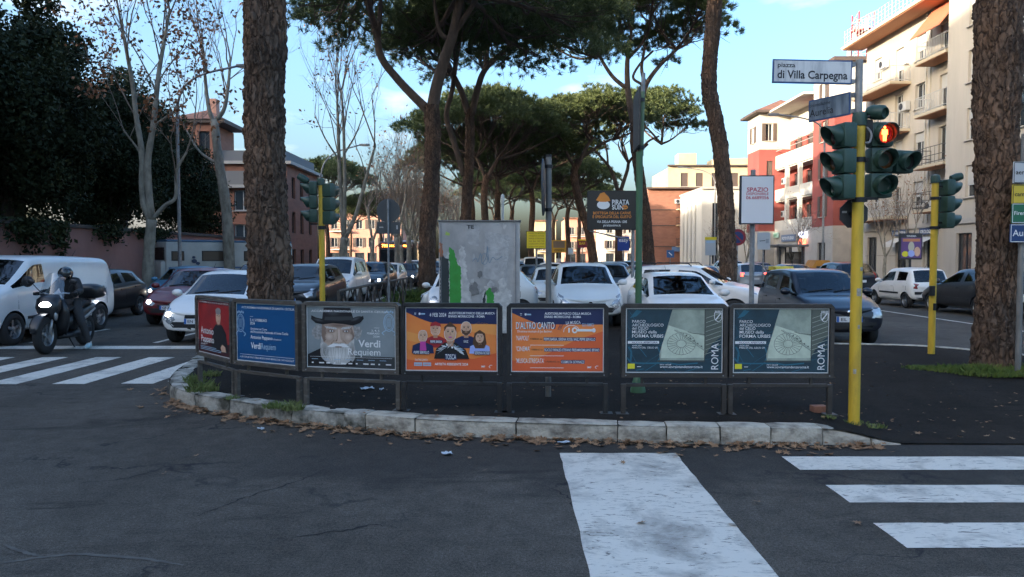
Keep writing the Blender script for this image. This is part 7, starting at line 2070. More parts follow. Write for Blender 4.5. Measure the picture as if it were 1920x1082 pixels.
fb.wall(0, 9, 13.0, 15.6, M_PLG, [(5.2, 8.2, 13.5, 15.2, 'hole')])
fg = Facade(t, (25.5, 72.7, 0), (0, -1, 0), (-1, 0, 0))
fg.wall(0, 9, 0, 4.3, M_CLAD, [(.8, 1.9, .3, 2.9, 'dark'), (3.4, 4.6, .2, 2.8, 'dark'), (6.6, 7.6, .2, 2.9, 'dark')])
for z, hh in ((4.3, .95), (7.2, 1.05), (10.25, 1.25)):
    fg.box(4.5, .06, z + hh / 2, 8.96, .12, hh, M_PLG, 'parapet'); fg.box(4.5, .75, z - .06, 8.96, 1.25, .14, M_PLG, 'balcony_slab')
for u in (2.9, 6.0):
    fg.box(u, .1, 7.35, .42, .30, 5.9, M_PLG, 'balcony_column')
for z in (5.9, 9.0): aircon(fg, 1.4, z, .4)
mb = MB()
for zz in (12.0, 12.4): mb.tube([(0, .06, zz), (8.9, .06, zz)], .03, 4, mtx=fg.mtx)
mb.build('terrace_railing', M_RAILW, t)
for u, z in ((2.6, 12.0), (5.4, 12.0)): fg.box(u, 1.30, z + .1, .9, .06, 1.8, M_SHUT, 'shutter')
fg.box(4.5, .3, 15.65, 9.2, 2.4, .18, M_PLG, 'roof_slab')
ff = Facade(t, (23.9, 76.2, 0), (0, -1, 0), (-1, 0, 0)); bands(ff, 0, 3.5, 15.6, 12.2, [(1.2, 2.1, z, z + 1.6, 'shut') for z in (5.2, 8.2)] + [(1.2, 2.1, 13, 14.6, 'shut')])
fs_ = Facade(t, (23.9, 72.7, 0), (1, 0, 0), (0, -1, 0)); bands(fs_, 0, 3.0, 15.6, 12.2, [(.75, 1.35, z, z + 1.7, 'closed') for z in (6.6, 9.4)] + [(.6, 1.3, 13, 14.7, 'shut')])
rf = MB(); rf.box((26.3, 74.4, 15.75), (6.0, 5.0, .22)); rf.build('eaves', M_SHUT, t)
rf = MB(); rf.add([(23.4, 72.0, 15.87), (30, 72.0, 15.87), (30, 77, 15.87), (23.4, 77, 15.87), (26.5, 74.4, 17.3)], [(0, 1, 4), (1, 2, 4), (2, 3, 4), (3, 0, 4)]); rf.build('roof', M_TILE, t)
rf = MB(); rf.box((31.5, 61.6, 17.35), (12.6, 5.0, .3)); rf.build('roof', M_SHUT, t)
MB().box((34, 67.8, 7.5), (13.5, 16.0, 15.0)).build('building_mass', M_PLR, t)
fg.box(3.9, -.09, 3.55, 3.4, .10, .62, mat('shop_sign_steel', (0.12, 0.17, 0.26), .5), 'shop_sign')
for u, z, w, s, mb_, k in ((3.9, 3.55, 2.9, 'FOTO STUDIO', None, K_WH), (7.4, 3.75, 1.2, 'TIM', mat('lit_sign', (0.75, 0.80, 0.95), .4, emit=1.2), ink('tim_blue', (0.02, 0.05, 0.35))), (7.4, 3.15, 1.1, 'SALE', mat('lit_sign_red', (0.85, 0.16, 0.08), .4, emit=1.0), K_WH), (.9, 3.9, .9, 'BAR', mat('sign_mint', (0.42, 0.60, 0.50), .5), ink('bar_green', (0.02, 0.25, 0.12)))):
    if mb_: fg.box(u, -.16, z, w + .3, .12, .5, mb_, 'shop_sign')
    d = Draw(0, .002); d.text(s, 0, -.13, .36, k, 1, .012, w, 'CENTER'); q = d.build('shop_lettering', t); q.matrix_world = fg.mtx @ Matrix.Translation((u, -.24 if mb_ else -.15, z))
fg.box(2.0, -.7, 2.75, 2.2, 1.3, .10, M_STEEL, 'shop_canopy')

# low grey block between them
t = thing('rear_block', 'low grey block with a tiled edge between the beige and red blocks', 'building')
fr_ = Facade(t, (28.5, 58.9, 0), (0, -1, 0), (-1, 0, 0)); fr_.wall(0, 4.4, 0, 16.0, M_PLB, [(1.4, 2.6, 11.5, 13.6, 'shut'), (1.4, 2.6, 8.3, 10.2, 'shut')])
MB().box((33, 56.8, 16.12), (10, 4.6, .24)).build('tiled_edge', M_TILE, t); MB().box((33.5, 56.8, 7.9), (9.2, 3.6, 15.6)).build('building_mass', M_PLB, t)

# far brick block with yellow top storeys
t = thing('apartment_block', 'far orange brick block with yellow upper storeys, catching the sun', 'building')
fc = Facade(t, (18.2, 100, 0), (1, 0, 0), (0, -1, 0))
fc.wall(0, 16, 0, 10.9, M_BRK, [(u, u + 1.0, z, z + 1.9, k) for z in (3.6, 6.4, 8.2) for u, k in ((4.3, 'blind'), (6.0, 'door'))] + [(10.5, 11.6, z, z + 1.5, 'shut') for z in (3.8, 6.8)] + [(4.4, 6.6, .1, 2.6, 'dark')])
fc.wall(2.6, 16, 10.9, 13.9, M_YELP, [(u, u + .95, 11.2, 13.0, 'closed') for u in (4.3, 6.3, 8.4, 11)])
for z in (3.2, 6.0, 8.1): fc.balcony(3.7, 7.6, z, 1.3, mat('slab_tan', (0.5, 0.36, 0.22), .9), None, 'dark'); fc.box(1.8, -.03, z, 3.6, .06, .12, M_SHUT, 'string_course')
for u, z in ((3.9, 9.2), (7.1, 7.0)): aircon(fc, u, z, -.3)
fc.box(8, -.3, 10.95, 16.6, .8, .2, M_SHUT, 'roof_edge'); fc.box(9.4, -.2, 13.95, 13.8, .6, .16, M_SHUT, 'roof_edge')
MB().box((26.2, 106, 5.4), (15.8, 11.4, 10.8)).build('building_mass', M_BRK, t); MB().box((27.6, 107, 12.4), (13.0, 12, 2.9)).build('upper_mass', M_YELP, t)
MB().box((23.8, 103, 14.9), (2.4, 2.4, 1.9)).build('stair_head', M_YELP, t)
MB().box((30.5, 104, 14.6), (6, 4, 1.2)).build('stair_head', M_YELP, t)
fc.box(5.8, -.9, 2.85, 5.6, .12, .62, mat('shop_sign_bank', (0.12, 0.20, 0.34), .5), 'shop_sign')
Facade(t, (18.2, 111, 0), (0, -1, 0), (-1, 0, 0)).wall(0, 11, 0, 10.9, M_BRK, [(u, u + 1.1, z, z + 1.6, 'shut') for u in (2, 6) for z in (3.8, 7)])
# pale office block nearer
t = thing('office_block', 'pale office block with tall slit windows beside the leaning pine', 'building')
fo = Facade(t, (21.8, 86, 0), (1, 0, 0), (0, -1, 0)); fo.wall(0, 12, 0, 9.6, M_PLG, [(1.2, 1.9, 1.0, 8.0, 'dark'), (2.4, 3.1, 1.0, 8.0, 'dark'), (6, 7, 4, 5.6, 'win')])
Facade(t, (21.8, 97, 0), (0, -1, 0), (-1, 0, 0)).wall(0, 11, 0, 9.6, M_PLG, [(u, u + .8, 1, 8, 'dark') for u in (1.5, 3.5, 5.5, 7.5)])
MB().box((28, 92, 4.7), (11.6, 11.2, 9.4)).build('building_mass', M_PLG, t); MB().box((28, 91.5, 9.7), (12.6, 11.6, .22)).build('roof_edge', M_CLAD, t)
for i, (x, y, w, h, m, lab) in enumerate([(10.5, 150, 6, 9.5, M_PINKP, 'distant pink facade left of the black advertising board'), (16.8, 140, 7, 8.2, M_PLG, 'distant cream facade behind the black advertising board'), (24, 135, 8, 8.5, M_PINKP, 'distant pink facade right of the green post'), (5.0, 170, 5, 10, M_YELP, 'distant pale yellow facade at the end of the avenue'), (-30, 120, 12, 9, M_PINKP, 'distant pink house behind the bare planes on the left')]):
    t = thing('far_building', lab, 'building', group='far buildings')
    fa = Facade(t, (x, y, 0), (1, 0, 0), (0, -1, 0))
    n = int(w / 2)
    fa.wall(0, w, 0, h, m, [(1 + 2 * a, 2 + 2 * a, z, z + 1.5, 'shut' if (a + int(z)) % 2 else 'win') for a in range(n) for z in np.arange(3.4, h - 1.6, 2.9)] + [(.8 + 2 * a, 2.3 + 2 * a, .1, 2.5, 'dark') for a in range(n)])
    fa.box(w / 2, -.25, h + .08, w + .6, .7, .16, M_TILE, 'roof_edge'); MB().box((x + w / 2, y + 5.2, h / 2 - .1), (w - .1, 9.6, h - .2)).build('building_mass', m, t)
    for z in (3.0, 5.9): fa.balcony(.8, min(w - .5, 4.2), z, .9, M_PLG, None, 'dark')

# brick villa on the left
t = thing('brick_villa', 'orange brick villa with a corner turret beyond the pink wall', 'house')
fv = Facade(t, (-24.5, 55, 0), (1, 0, 0), (0, -1, 0))
fv.wall(0, 8.0, 0, 8.6, M_BRK, [(u, u + 1.3, z, z + 1.5, 'shut' if z < 5 else 'win') for u in (4.1, 6.1) for z in (2.7, 5.2)] + [(1.2, 2.2, 5.0, 6.6, 'win')])
fv.wall(0, 2.9, 8.6, 11.6, M_BRK, [(1.6, 2.4, 9.6, 11.0, 'dark')])
fv.box(5.4, -.25, 6.95, 5.2, .5, .22, M_CLAD, 'balcony_slab'); fv.box(5.4, -.45, 7.55, 5.2, .08, 1.0, mat('balcony_panel', (0.20, 0.19, 0.18), .8), 'balcony_panel')
MB().box((-23.0, 57, 11.7), (4.2, 4.6, .25)).build('eaves', M_SHUT, t)
MB().add([(-25.2, 54.6, 11.83), (-20.9, 54.6, 11.83), (-20.9, 59.4, 11.83), (-25.2, 59.4, 11.83), (-23, 57, 12.9)], [(0, 1, 4), (1, 2, 4), (2, 3, 4), (3, 0, 4)]).build('roof', M_TILE, t)
ch = MB().box((-22.6, 57, 12.9), (.7, .7, 1.6)).build('chimney', M_PINKP, t)
fd = Facade(t, (-16.5, 55, 0), (0, 1, 0), (1, 0, 0)); fd.wall(0, 8.5, 0, 8.6, M_BRK, [(u, u + .9, z, z + 1.6, 'dark') for u in (1.2, 3.4, 5.8) for z in (.8, 3.6, 6.2)])
MB().box((-20.4, 59.3, 8.7), (8.6, 9.2, .22)).build('cornice', M_CLAD, t); MB().box((-20.5, 59.4, 9.2), (7.6, 8.0, .9)).build('attic', mat('attic_grey', (0.16, 0.16, 0.165), .8), t)
MB().box((-20.5, 59.5, 4.2), (7.6, 8.2, 8.2)).build('building_mass', M_BRK, t); MB().box((-23.1, 57.3, 9.9), (2.5, 3.6, 3.2)).build('turret_mass', M_BRK, t)
# pink garden wall
t = thing('garden_wall', 'long dusky pink garden wall under the dark oaks', 'wall')
mbw = MB()
n = 60
vs = []
for k in range(n + 1):
    y = 4 + 44 * k / n
    vs += [(-16.0 + .02 * noise.noise(Vector((0, y, 0))), y, 0), (-16.0 + .03 * noise.noise(Vector((0, y * .7, 4))), y, 2.86)]
mbw.add(vs, [(2 * k, 2 * k + 2, 2 * k + 3, 2 * k + 1) for k in range(n)])
mbw.add([(-16.35, 4, 0), (-16.35, 48, 0), (-16.35, 48, 2.86), (-16.35, 4, 2.86), (-16, 48, 0), (-16, 48, 2.86)], [(0, 3, 2, 1), (1, 2, 5, 4)])
mbw.build('wall_face', M_PINKW, t)
MB().box((-16.17, 26, 2.93), (.56, 44.2, .14), ch=.02).build('coping', mat('coping_dark', (0.075, 0.06, 0.052), .9, col2=(0.05, 0.045, 0.04), scale=3), t)
gp_ = thing('gate_pillar', 'dusky pink gate pillar with a pointed cap at the end of the garden wall', 'gate pillar', (-16.2, 49.0, 0))
MB().box((0, 0, 1.95), (1.0, 1.0, 3.9), ch=.02).build('shaft', M_PINKW, gp_)
MB().add([(-.58, -.58, 3.9), (.58, -.58, 3.9), (.58, .58, 3.9), (-.58, .58, 3.9), (0, 0, 4.7)], [(0, 1, 4), (1, 2, 4), (2, 3, 4), (3, 0, 4), (3, 2, 1, 0)]).build('cap', M_PINKW, gp_)
# unseen blocks added left of and behind the camera to shade the crossing
for i, (cx, cy, w, h, lab) in enumerate([(-62.2, 8.1, 22, 22.5, 'apartment block out of the picture to the left'), (-47.9, -13.0, 31, 31.0, 'tall apartment block out of the picture to the left'), (-28, -46, 56, 29.0, 'apartment block out of the picture behind the camera'), (-70, 34, 34, 27.0, 'apartment block out of the picture far to the left')]):
    t = thing('apartment_block', lab, 'building', (cx, cy, 0), math.atan2(-SUN_DIR.x, SUN_DIR.y) if False else math.atan2(SUN_DIR.x, -SUN_DIR.y) + math.pi)
    MB().box((0, 0, h / 2), (w, 12, h)).build('wall', M_PLG, t); MB().box((0, 0, h + .15), (w + .8, 12.8, .3)).build('roof', M_TILE, t)
    for k in range(int(w / 5)):
        for z in np.arange(4, h - 2, 3.1):
            for sg in (-1, 1):
                MB().box((-w / 2 + 2.5 + 5 * k, sg * 6.02, float(z)), (1.3, .08, 1.6)).build('window', M_PANE, t)

# ---------------------------------------------------------------- lamp posts, mast, kerbside furniture
def lamp_post(label, x, y, h, reach, arm=1.4, side=1, r=.075):
    t = thing('street_lamp', label, 'street lamp', (x, y, 0), 0, 'street lamps')
    MB().cyl((0, 0, 0), (0, 0, h - arm), r, r * .75, 14).build('pole', M_GALV, t, smooth=40)
    arc = spline([(0, 0, h - arm - .05), (side * reach * .12, 0, h - arm * .55), (side * reach * .42, 0, h - arm * .22), (side * reach, 0, h)], 5)
    MB().tube(arc, .045, 8).build('arm', M_GALV, t, smooth=True)
    MB().box((side * (reach + .28), 0, h + .01), (.62, .24, .12), ch=.05).build('lamp_head', mat('lamp_head', (0.20, 0.205, 0.21), .5), t, smooth=40)
    MB().box((side * (reach + .30), 0, h - .055), (.42, .17, .03)).build('lamp_glass', mat('lamp_glass', (0.5, 0.5, 0.48), .2), t)
    return t
lamp_post('tall grey street lamp arching over the queue in front of the dark oaks', -13.2, 29.7, 9.3, 2.4, 1.5)
lamp_post('curved street lamp beyond the tall bare plane tree', -11.5, 45, 8.5, 2.4, 1.9)
lamp_post('small distant street lamp among the brown plane trees', -11.0, 64, 8.0, 2.2, 1.4)
lamp_post('grey street lamp before the red block, arching left', 18.7, 45, 10.3, 2.8, 1.1, -1)
lamp_post('distant street lamp before the office block', 19.5, 72, 10.4, 3.0, 1.4, -1)
lamp_post('distant street lamp before the far brick block', 15.3, 84, 9.0, 2.0, 1.2, -1)
t = thing('white_pole', 'slim white pole with a rounded head above the torn cabinet', 'pole', (-.27, 21.5, 0))
zt_ = at(942, 368, 21.5).z
MB().cyl((0, 0, 0), (0, 0, zt_), .038, n=12).build('shaft', mat('pole_offwhite', (0.5, 0.5, 0.47), .6), t, smooth=40)
MB().lathe([(.05, -.16), (.055, -.05), (.05, .03), (0, .07)], 12, Matrix.Translation((0, 0, zt_))).build('head', mat('pole_offwhite', (0, 0, 0)), t, smooth=True)
t = thing('radio_mast', 'red and white lattice radio mast behind the rooftops', 'mast', (42.2, 91, 0))
for sx in (-.9, .9):
    for sy in (-.9, .9): MB().tube([(sx * 1.3, sy * 1.3, 0), (sx, sy, 31)], .09, 5).build('mast_leg', mat('mast_red', (0.40, 0.035, 0.03), .6), t)
lat = MB()
for k in range(11):
    z = 20 + k
    for sx, sy, ex, ey in ((-1, -1, 1, -1), (1, -1, 1, 1), (1, 1, -1, 1), (-1, 1, -1, -1)):
        lat.tube([(sx * .95, sy * .95, z), (ex * .95, ey * .95, z + 1)], .05, 4); lat.tube([(sx * .95, sy * .95, z), (ex * .95, ey * .95, z)], .05, 4)
lat.build('lattice', mat('mast_white', (0.5, 0.5, 0.5), .6), t)
for k in range(7):
    a = k * .9
    MB().box((math.cos(a) * 1.5, math.sin(a) * 1.5, 26.3 + 1.5 * (k % 3)), (.35, .35, 1.5), ch=.04).build('antenna', mat('antenna_grey', (0.34, 0.36, 0.40), .6), t)
MB().lathe([(0, 0), (1.4, 0), (1.4, .15), (0, .15)], 12, Matrix.Translation((0, 0, 28.8))).build('platform', mat('mast_red', (0, 0, 0)), t)
t = thing('bus_shelter', 'dark bus shelter on the far pavement before the red block', 'bus shelter', (17.2, 47.5, .13))
for x in (-.7, .7):
    for y in (-1.4, 1.4): MB().cyl((x, y, 0), (x, y, 2.3), .05, n=8).build('post', M_STEEL, t)
MB().box((0, 0, 2.38), (1.9, 3.6, .14), ch=.04).build('roof', mat('shelter_roof', (0.17, 0.16, 0.15), .6), t); MB().box((.7, 0, 1.2), (.03, 2.7, 1.6)).build('glass_wall', M_GLASSD, t); MB().box((.35, 0, .5), (.4, 2.2, .06)).build('bench', M_STEEL, t)
t = thing('poster_stand', 'lit poster stand on the pavement with a purple and yellow poster', 'poster stand', (16.7, 31.3, .13))
zc = at(1701, 462, 31.3).z - .13
MB().cyl((0, .05, 0), (0, .05, zc - .4), .05, n=10).build('post', M_STEEL, t); MB().box((0, .05, zc), (.95, .14, 1.10), ch=.03).build('case', M_STEEL, t)
d = Draw(-.024, .002); d.rect(-.42, zc - .48, .42, zc + .36, ink('purple', (0.13, 0.06, 0.20)), 1); d.rect(-.36, zc + .20, .36, zc + .32, ink('dull_orange', (0.55, 0.22, 0.10)), 2)
d.poly(blob((0, zc - .02), .13, .22, 16), ink('pale_print', (0.5, 0.47, 0.36)), 2); d.ell(-.25, zc - .32, .14, .12, K_YEL, 3); d.ell(.25, zc - .22, .13, .2, K_SKIN, 3); d.ell(0, zc - .3, .15, .14, K_LIL, 3); d.text('CINEMA', 0, zc + .395, .1, K_WH, 2, .01, .4, 'CENTER')
d.build('poster', t)
t = thing('waste_skip', 'orange-yellow charity skip on the far pavement', 'skip', (16.9, 41.2, .13))
MB().prism([(-.55, 0), (.55, 0), (.55, 1.15), (.35, 1.5), (-.35, 1.5), (-.55, 1.15)], -.6, .6).build('body', mat('skip_orange', (0.55, 0.24, 0.03), .6, col2=(0.45, 0.18, 0.02), scale=3), t); MB().box((0, -.61, 1.12), (.7, .03, .12)).build('slot', M_STEEL, t)
for k, (m, lab) in enumerate(((mat('bin_yellow', (0.55, 0.48, 0.05), .5), 'wheeled bin with a yellow lid by the far kerb'), (mat('bin_grey', (0.25, 0.26, 0.26), .5), 'wheeled bin with a grey lid by the far kerb'), (mat('bin_blue', (0.06, 0.16, 0.4), .5), 'wheeled bin with a blue lid by the far kerb'))):
    t = thing('wheeled_bin', lab, 'bin', (13.9 + .0 * k, 38.6 + 1.3 * k, 0), R(90), 'wheeled bins by the far kerb')
    MB().box((0, 0, .62), (1.1, .8, 1.0), ch=.06).build('body', mat('bin_body', (0.05, 0.07, 0.06), .6), t); MB().prism([(-.6, 1.13), (.6, 1.13), (.5, 1.32), (-.5, 1.32)], -.45, .45).build('lid', m, t)
t = thing('road_sign', 'round no-parking sign tucked behind the leaning pine trunk', 'road sign', (at(1383, 445, 26).x, 26, 0))
zc = at(1383, 445, 26).z
MB().cyl((0, .04, 0), (0, .04, zc + .2), .03, n=10).build('post', M_GALV, t)
for r_, y_, m in ((.29, 0, mat('nopark_red', (0.26, 0.02, 0.03), .5)), (.20, -.006, mat('nopark_blue', (0.02, 0.035, 0.13), .5))):
    MB().lathe([(0, .004), (r_, .004), (r_, -.004), (0, -.004)], 24, Matrix.Translation((0, y_, zc)) @ Matrix.Rotation(R(90), 4, 'X')).build('disc', m, t)
MB().box((0, -.014, zc), (.40, .004, .05), Matrix.Translation((0, 0, zc)) @ Matrix.Rotation(R(45), 4, 'Y') @ Matrix.Translation((0, 0, -zc))).build('bar', mat('nopark_red', (0, 0, 0)), t)
def notice(label, px, py, Y, w, h, m, art=None, name='notice_board', pole=True):
    c = at(px, py, Y); t = thing(name, label, 'sign', (c.x, Y, 0), 0)
    if pole: MB().cyl((0, .05, 0), (0, .05, c.z + h / 2), .035, n=8).build('post', M_GALV, t)
    MB().box((0, 0, c.z), (w, .06, h), ch=.01).build('panel', m, t)
    d = Draw(-.032, .002)
    if art: art(d, c.z); d.build('lettering', t)
    return t
mw = mat('notice_white', (0.45, 0.48, 0.50), .5)
notice('white bus stop panel between the white board post and the red block', 1432, 452, 34, .58, .78, mw, lambda d, z: (d.line([(-.2, z), (.05, z + .02)], .03, K_DG, 1), d.rect(.08, z - .1, .22, z + .1, ink('pale_grey', (.3, .32, .34)), 1)))
notice('bus stop panel with a yellow top left of the leaning pine', 1332, 464, 36, .50, .75, mw, lambda d, z: (d.rect(-.28, z + .36, .28, z + .5, M_BYEL, 1), d.rect(-.2, z + .22, .2, z + .30, K_PALE, 1)))
notice('blue sign with white lettering under the black board', 1169, 457, 40, .62, .75, mat('sign_royal', (0.02, 0.06, 0.30), .5), lambda d, z: d.text('easy', 0, z + .1, .3, K_WH, 1, .012, .5, 'CENTER'))
notice('yellow framed shop sign in the distance right of the grey post', 1048, 462, 52, 1.0, .86, mat('sign_amber', (0.6, 0.33, 0.03), .5), lambda d, z: (d.rect(-.4, z - .1, .4, z + .36, ink('photo_brown', (.2, .15, .11)), 1), d.text('VENDESI', 0, z - .33, .2, K_BK, 1, .01, .7, 'CENTER')))
notice('dark red shop sign in the distance left of the leaning pine', 1092, 457, 60, .75, .62, mat('sign_maroon', (0.20, 0.015, 0.05), .5), lambda d, z: (d.text('BAR', 0, z - .08, .3, M_BYEL, 1, .012, .5, 'CENTER'), d.rect(-.35, z + .22, .35, z + .36, M_BYEL, 1)))
notice('small white square sign far down the median aisle', 1070, 471, 48, .34, .42, mw, lambda d, z: d.rect(-.1, z - .1, .1, z + .1, K_PALE, 1))
notice('blue round direction sign in the distance right of the green post', 1257, 476, 50, .5, .5, mat('sign_blue2', (0.03, 0.12, 0.32), .5), lambda d, z: d.line([(-.12, z + .1), (.1, z - .1)], .06, K_WH, 1))
# bare saplings before the apartment blocks
for i, (px, Yd, s, lab) in enumerate([(1700, 38.5, .62, 'bare bushy sapling before the beige block, beside the poster stand'), (1500, 50, .55, 'bare sapling before the shops of the red block'), (1660, 44, .58, 'bare sapling between the red and beige blocks'), (1400, 52, .5, 'thin bare sapling beside the white board'), (1345, 60, .5, 'thin bare sapling behind the leaning pine')]):
    o = copy_tree((sA, sB)[i % 2]); o.location = ((px - CX) / F * Yd, Yd, .1); o.scale = (s, s, s); o.rotation_euler = (0, 0, i * 1.3)
    o['label'] = lab; o['group'] = 'bare saplings on the far pavement'
# ---------------------------------------------------------------- scooter and rider
def etube(mb, pts, rx, rz, n=16, k=2.4, cap=True, mtx=None):
    "loft of rounded sections along a path in the y,z plane: rx across, rz in the plane"
    vs, fs = [], []
    P = [Vector(p) for p in pts]
    for i, p in enumerate(P):
        d = (P[min(i + 1, len(P) - 1)] - P[max(i - 1, 0)]).normalized()
        up = Vector((1, 0, 0)).cross(d).normalized()
        for q in range(n):
            a = 2 * math.pi * q / n
            c, s = math.cos(a), math.sin(a)
            vs.append(p + Vector((1, 0, 0)) * rx[i] * math.copysign(abs(c) ** (2 / k), c) + up * rz[i] * math.copysign(abs(s) ** (2 / k), s))
    for i in range(len(P) - 1):
        for q in range(n): fs.append((i * n + q, i * n + (q + 1) % n, (i + 1) * n + (q + 1) % n, (i + 1) * n + q))
    if cap: fs += [tuple(range(n))[::-1], tuple((len(P) - 1) * n + q for q in range(n))]
    return mb.add(vs, fs, mtx)
def skin_mesh(name, verts, edges, radii, m, lev=2):
    me = bpy.data.meshes.new(name); me.from_pydata(verts, edges, [])
    ob = bpy.data.objects.new(name, me); COL.objects.link(ob)
    sk = ob.modifiers.new('skin', 'SKIN')
    lay = me.skin_vertices[0] if me.skin_vertices else None
    if lay is None:
        bm = bmesh.new(); bm.from_mesh(me); bm.verts.layers.skin.verify(); bm.to_mesh(me); bm.free(); lay = me.skin_vertices[0]
    for i, r in enumerate(radii): lay.data[i].radius = r if isinstance(r, tuple) else (r, r)
    lay.data[0].use_root = True
    sb = ob.modifiers.new('sub', 'SUBSURF'); sb.levels = lev; sb.render_levels = lev
    dg = bpy.context.evaluated_depsgraph_get(); dg.update()
    out = bpy.data.meshes.new_from_object(ob.evaluated_get(dg), depsgraph=dg)
    bpy.data.objects.remove(ob); bpy.data.meshes.remove(me)
    out.name = name; out.materials.clear(); out.materials.append(m)
    out.polygons.foreach_set('use_smooth', [True] * len(out.polygons))
    return out

SX, SY = -8.72, 14.55
sc_ = thing('motor_scooter', 'black motor scooter with lit headlight and tall screen at the stop line', 'scooter', (SX, SY, 0.005), R(4))
M_SCB = mat('scooter_black', (0.010, 0.011, 0.013), .35, coat=.25); M_SCS = mat('scooter_silver', (0.38, 0.39, 0.40), .35, .6)
for y, r in ((-.74, .345), (.72, .325)):
    w = link('wheel', wheel_meshes('five')[0], sc_, (0, y, r)); w.scale = (.17, r, r)
    for rz_ in (0, math.pi):
        q = link('rim', wheel_meshes('five')[1], w); q.rotation_euler = (0, 0, rz_)
for sg in (-1, 1): MB().tube([(sg * .085, -.74, .345), (sg * .075, -.60, .72)], .026, 8).build('fork', M_SCS, sc_, smooth=True)
mb = MB(); etube(mb, [(0, -.74 + .405 * math.cos(a), .345 + .405 * math.sin(a)) for a in [R(170 - 13 * k) for k in range(10)]], [.05, .08, .09, .095, .095, .095, .09, .085, .07, .04], [.012] * 10); mb.build('front_mudguard', M_SCB, sc_, smooth=True)
mb = MB(); etube(mb, [(0, -.50, 1.06), (0, -.57, .98), (0, -.61, .85), (0, -.60, .70), (0, -.54, .56)], [.17, .215, .22, .17, .11], [.06, .12, .13, .11, .06]); mb.build('front_fairing', M_SCB, sc_, smooth=True)
mb = MB(); etube(mb, [(0, -.44, 1.0), (0, -.42, .75), (0, -.40, .5), (0, -.36, .30)], [.22, .29, .27, .19], [.05, .06, .07, .05]); mb.build('leg_shield', M_SCB, sc_, smooth=True)
mb = MB(); etube(mb, [(0, -.40, .30), (0, -.1, .28), (0, .22, .30)], [.19, .19, .2], [.07, .06, .09]); mb.build('footboard', M_TRIM, sc_, smooth=True)
mb = MB(); etube(mb, [(0, -.02, .40), (0, .12, .55), (0, .45, .66), (0, .80, .74), (0, 1.0, .80)], [.15, .19, .19, .16, .09], [.14, .19, .16, .11, .05]); mb.build('rear_body', M_SCB, sc_, smooth=True)
mb = MB(); etube(mb, [(0, -.06, .74), (0, .05, .80), (0, .30, .80), (0, .45, .85), (0, .80, .88)], [.10, .155, .165, .165, .12], [.03, .06, .06, .07, .05]); mb.build('seat', mat('seat_leather', (0.018, 0.017, 0.017), .65), sc_, smooth=True)
mb = MB(); etube(mb, [(0, .74, 1.08), (0, .78, 1.09), (0, .98, 1.09), (0, 1.18, 1.07), (0, 1.22, 1.06)], [.20, .255, .27, .24, .16], [.10, .145, .155, .13, .08], k=3); mb.build('top_case', M_SCB, sc_, smooth=True)
MB().box((0, .86, .93), (.2, .3, .04)).build('luggage_rack', M_TRIM, sc_)
MB().sphere((0, -.695, .90), (.115, .055, .062), 14, 8).build('headlight', M_LAMPC, sc_, smooth=True)
for sg in (-1, 1):
    MB().sphere((sg * .15, -.64, .70), (.03, .05, .10), 10, 6).build('side_light', M_SCS, sc_, smooth=True)
    MB().tube([(sg * .05, -.44, 1.08), (sg * .18, -.40, 1.11), (sg * .36, -.33, 1.09)], .016, 7).build('handlebar', M_SCS, sc_, smooth=True)
    MB().cyl((sg * .27, -.365, 1.10), (sg * .39, -.32, 1.088), .02, n=8).build('grip', M_RUBBER, sc_)
    MB().tube([(sg * .24, -.38, 1.12), (sg * .30, -.44, 1.22), (sg * .36, -.45, 1.30)], .008, 6).build('mirror_stalk', M_TRIM, sc_)
    MB().sphere((sg * .385, -.45, 1.33), (.075, .022, .05), 12, 6).build('mirror', M_SCB, sc_, smooth=True)
    mb = MB(); etube(mb, [(sg * .195, .08, .50), (sg * .20, .45, .62), (sg * .16, .85, .74)], [.012] * 3, [.03, .035, .02]); mb.build('side_trim', M_SCS, sc_, smooth=True)
vs, fs = [], []
for i in range(7):
    v = i / 6
    for j in range(9):
        u = j / 8 * 2 - 1
        wdt = .235 * (1 - .25 * v) * (1 - .25 * (v > .85))
        vs.append((u * wdt, -.58 + .17 * v + .07 * u * u, 1.0 + .50 * v - .04 * u * u * v))
for i in range(6):
    for j in range(8): fs.append((i * 9 + j, i * 9 + j + 1, (i + 1) * 9 + j + 1, (i + 1) * 9 + j))
gw = bpy.data.materials.new('screen_glass'); gw.use_nodes = True
n_, l_ = gw.node_tree.nodes, gw.node_tree.links
n_.clear(); o_ = n_.new('ShaderNodeOutputMaterial'); a_ = n_.new('ShaderNodeBsdfTransparent'); b_ = n_.new('ShaderNodeBsdfGlossy'); m_ = n_.new('ShaderNodeMixShader')
a_.inputs['Color'].default_value = (.78, .82, .85, 1); b_.inputs['Roughness'].default_value = .08; m_.inputs[0].default_value = .16
l_.new(a_.outputs[0], m_.inputs[1]); l_.new(b_.outputs[0], m_.inputs[2]); l_.new(m_.outputs[0], o_.inputs['Surface'])
MB().add(vs, fs).build('windscreen', gw, sc_, smooth=True)
MB().tube([(-.13, .12, .30), (-.17, .35, .26), (-.19, .55, .33), (-.20, .95, .44)], [.03, .035, .065, .06], 12).build('exhaust', M_SCS, sc_, smooth=True)
MB().box((.10, .45, .34), (.10, .60, .14), ch=.04).build('engine_case', M_TRIM, sc_)
MB().tube([(.06, .0, .22), (.16, .0, .03)], .014, 6).build('side_stand', M_TRIM, sc_)
MB().sphere((0, 1.02, .76), (.08, .03, .04), 10, 6).build('taillight', M_TAIL, sc_, smooth=True)

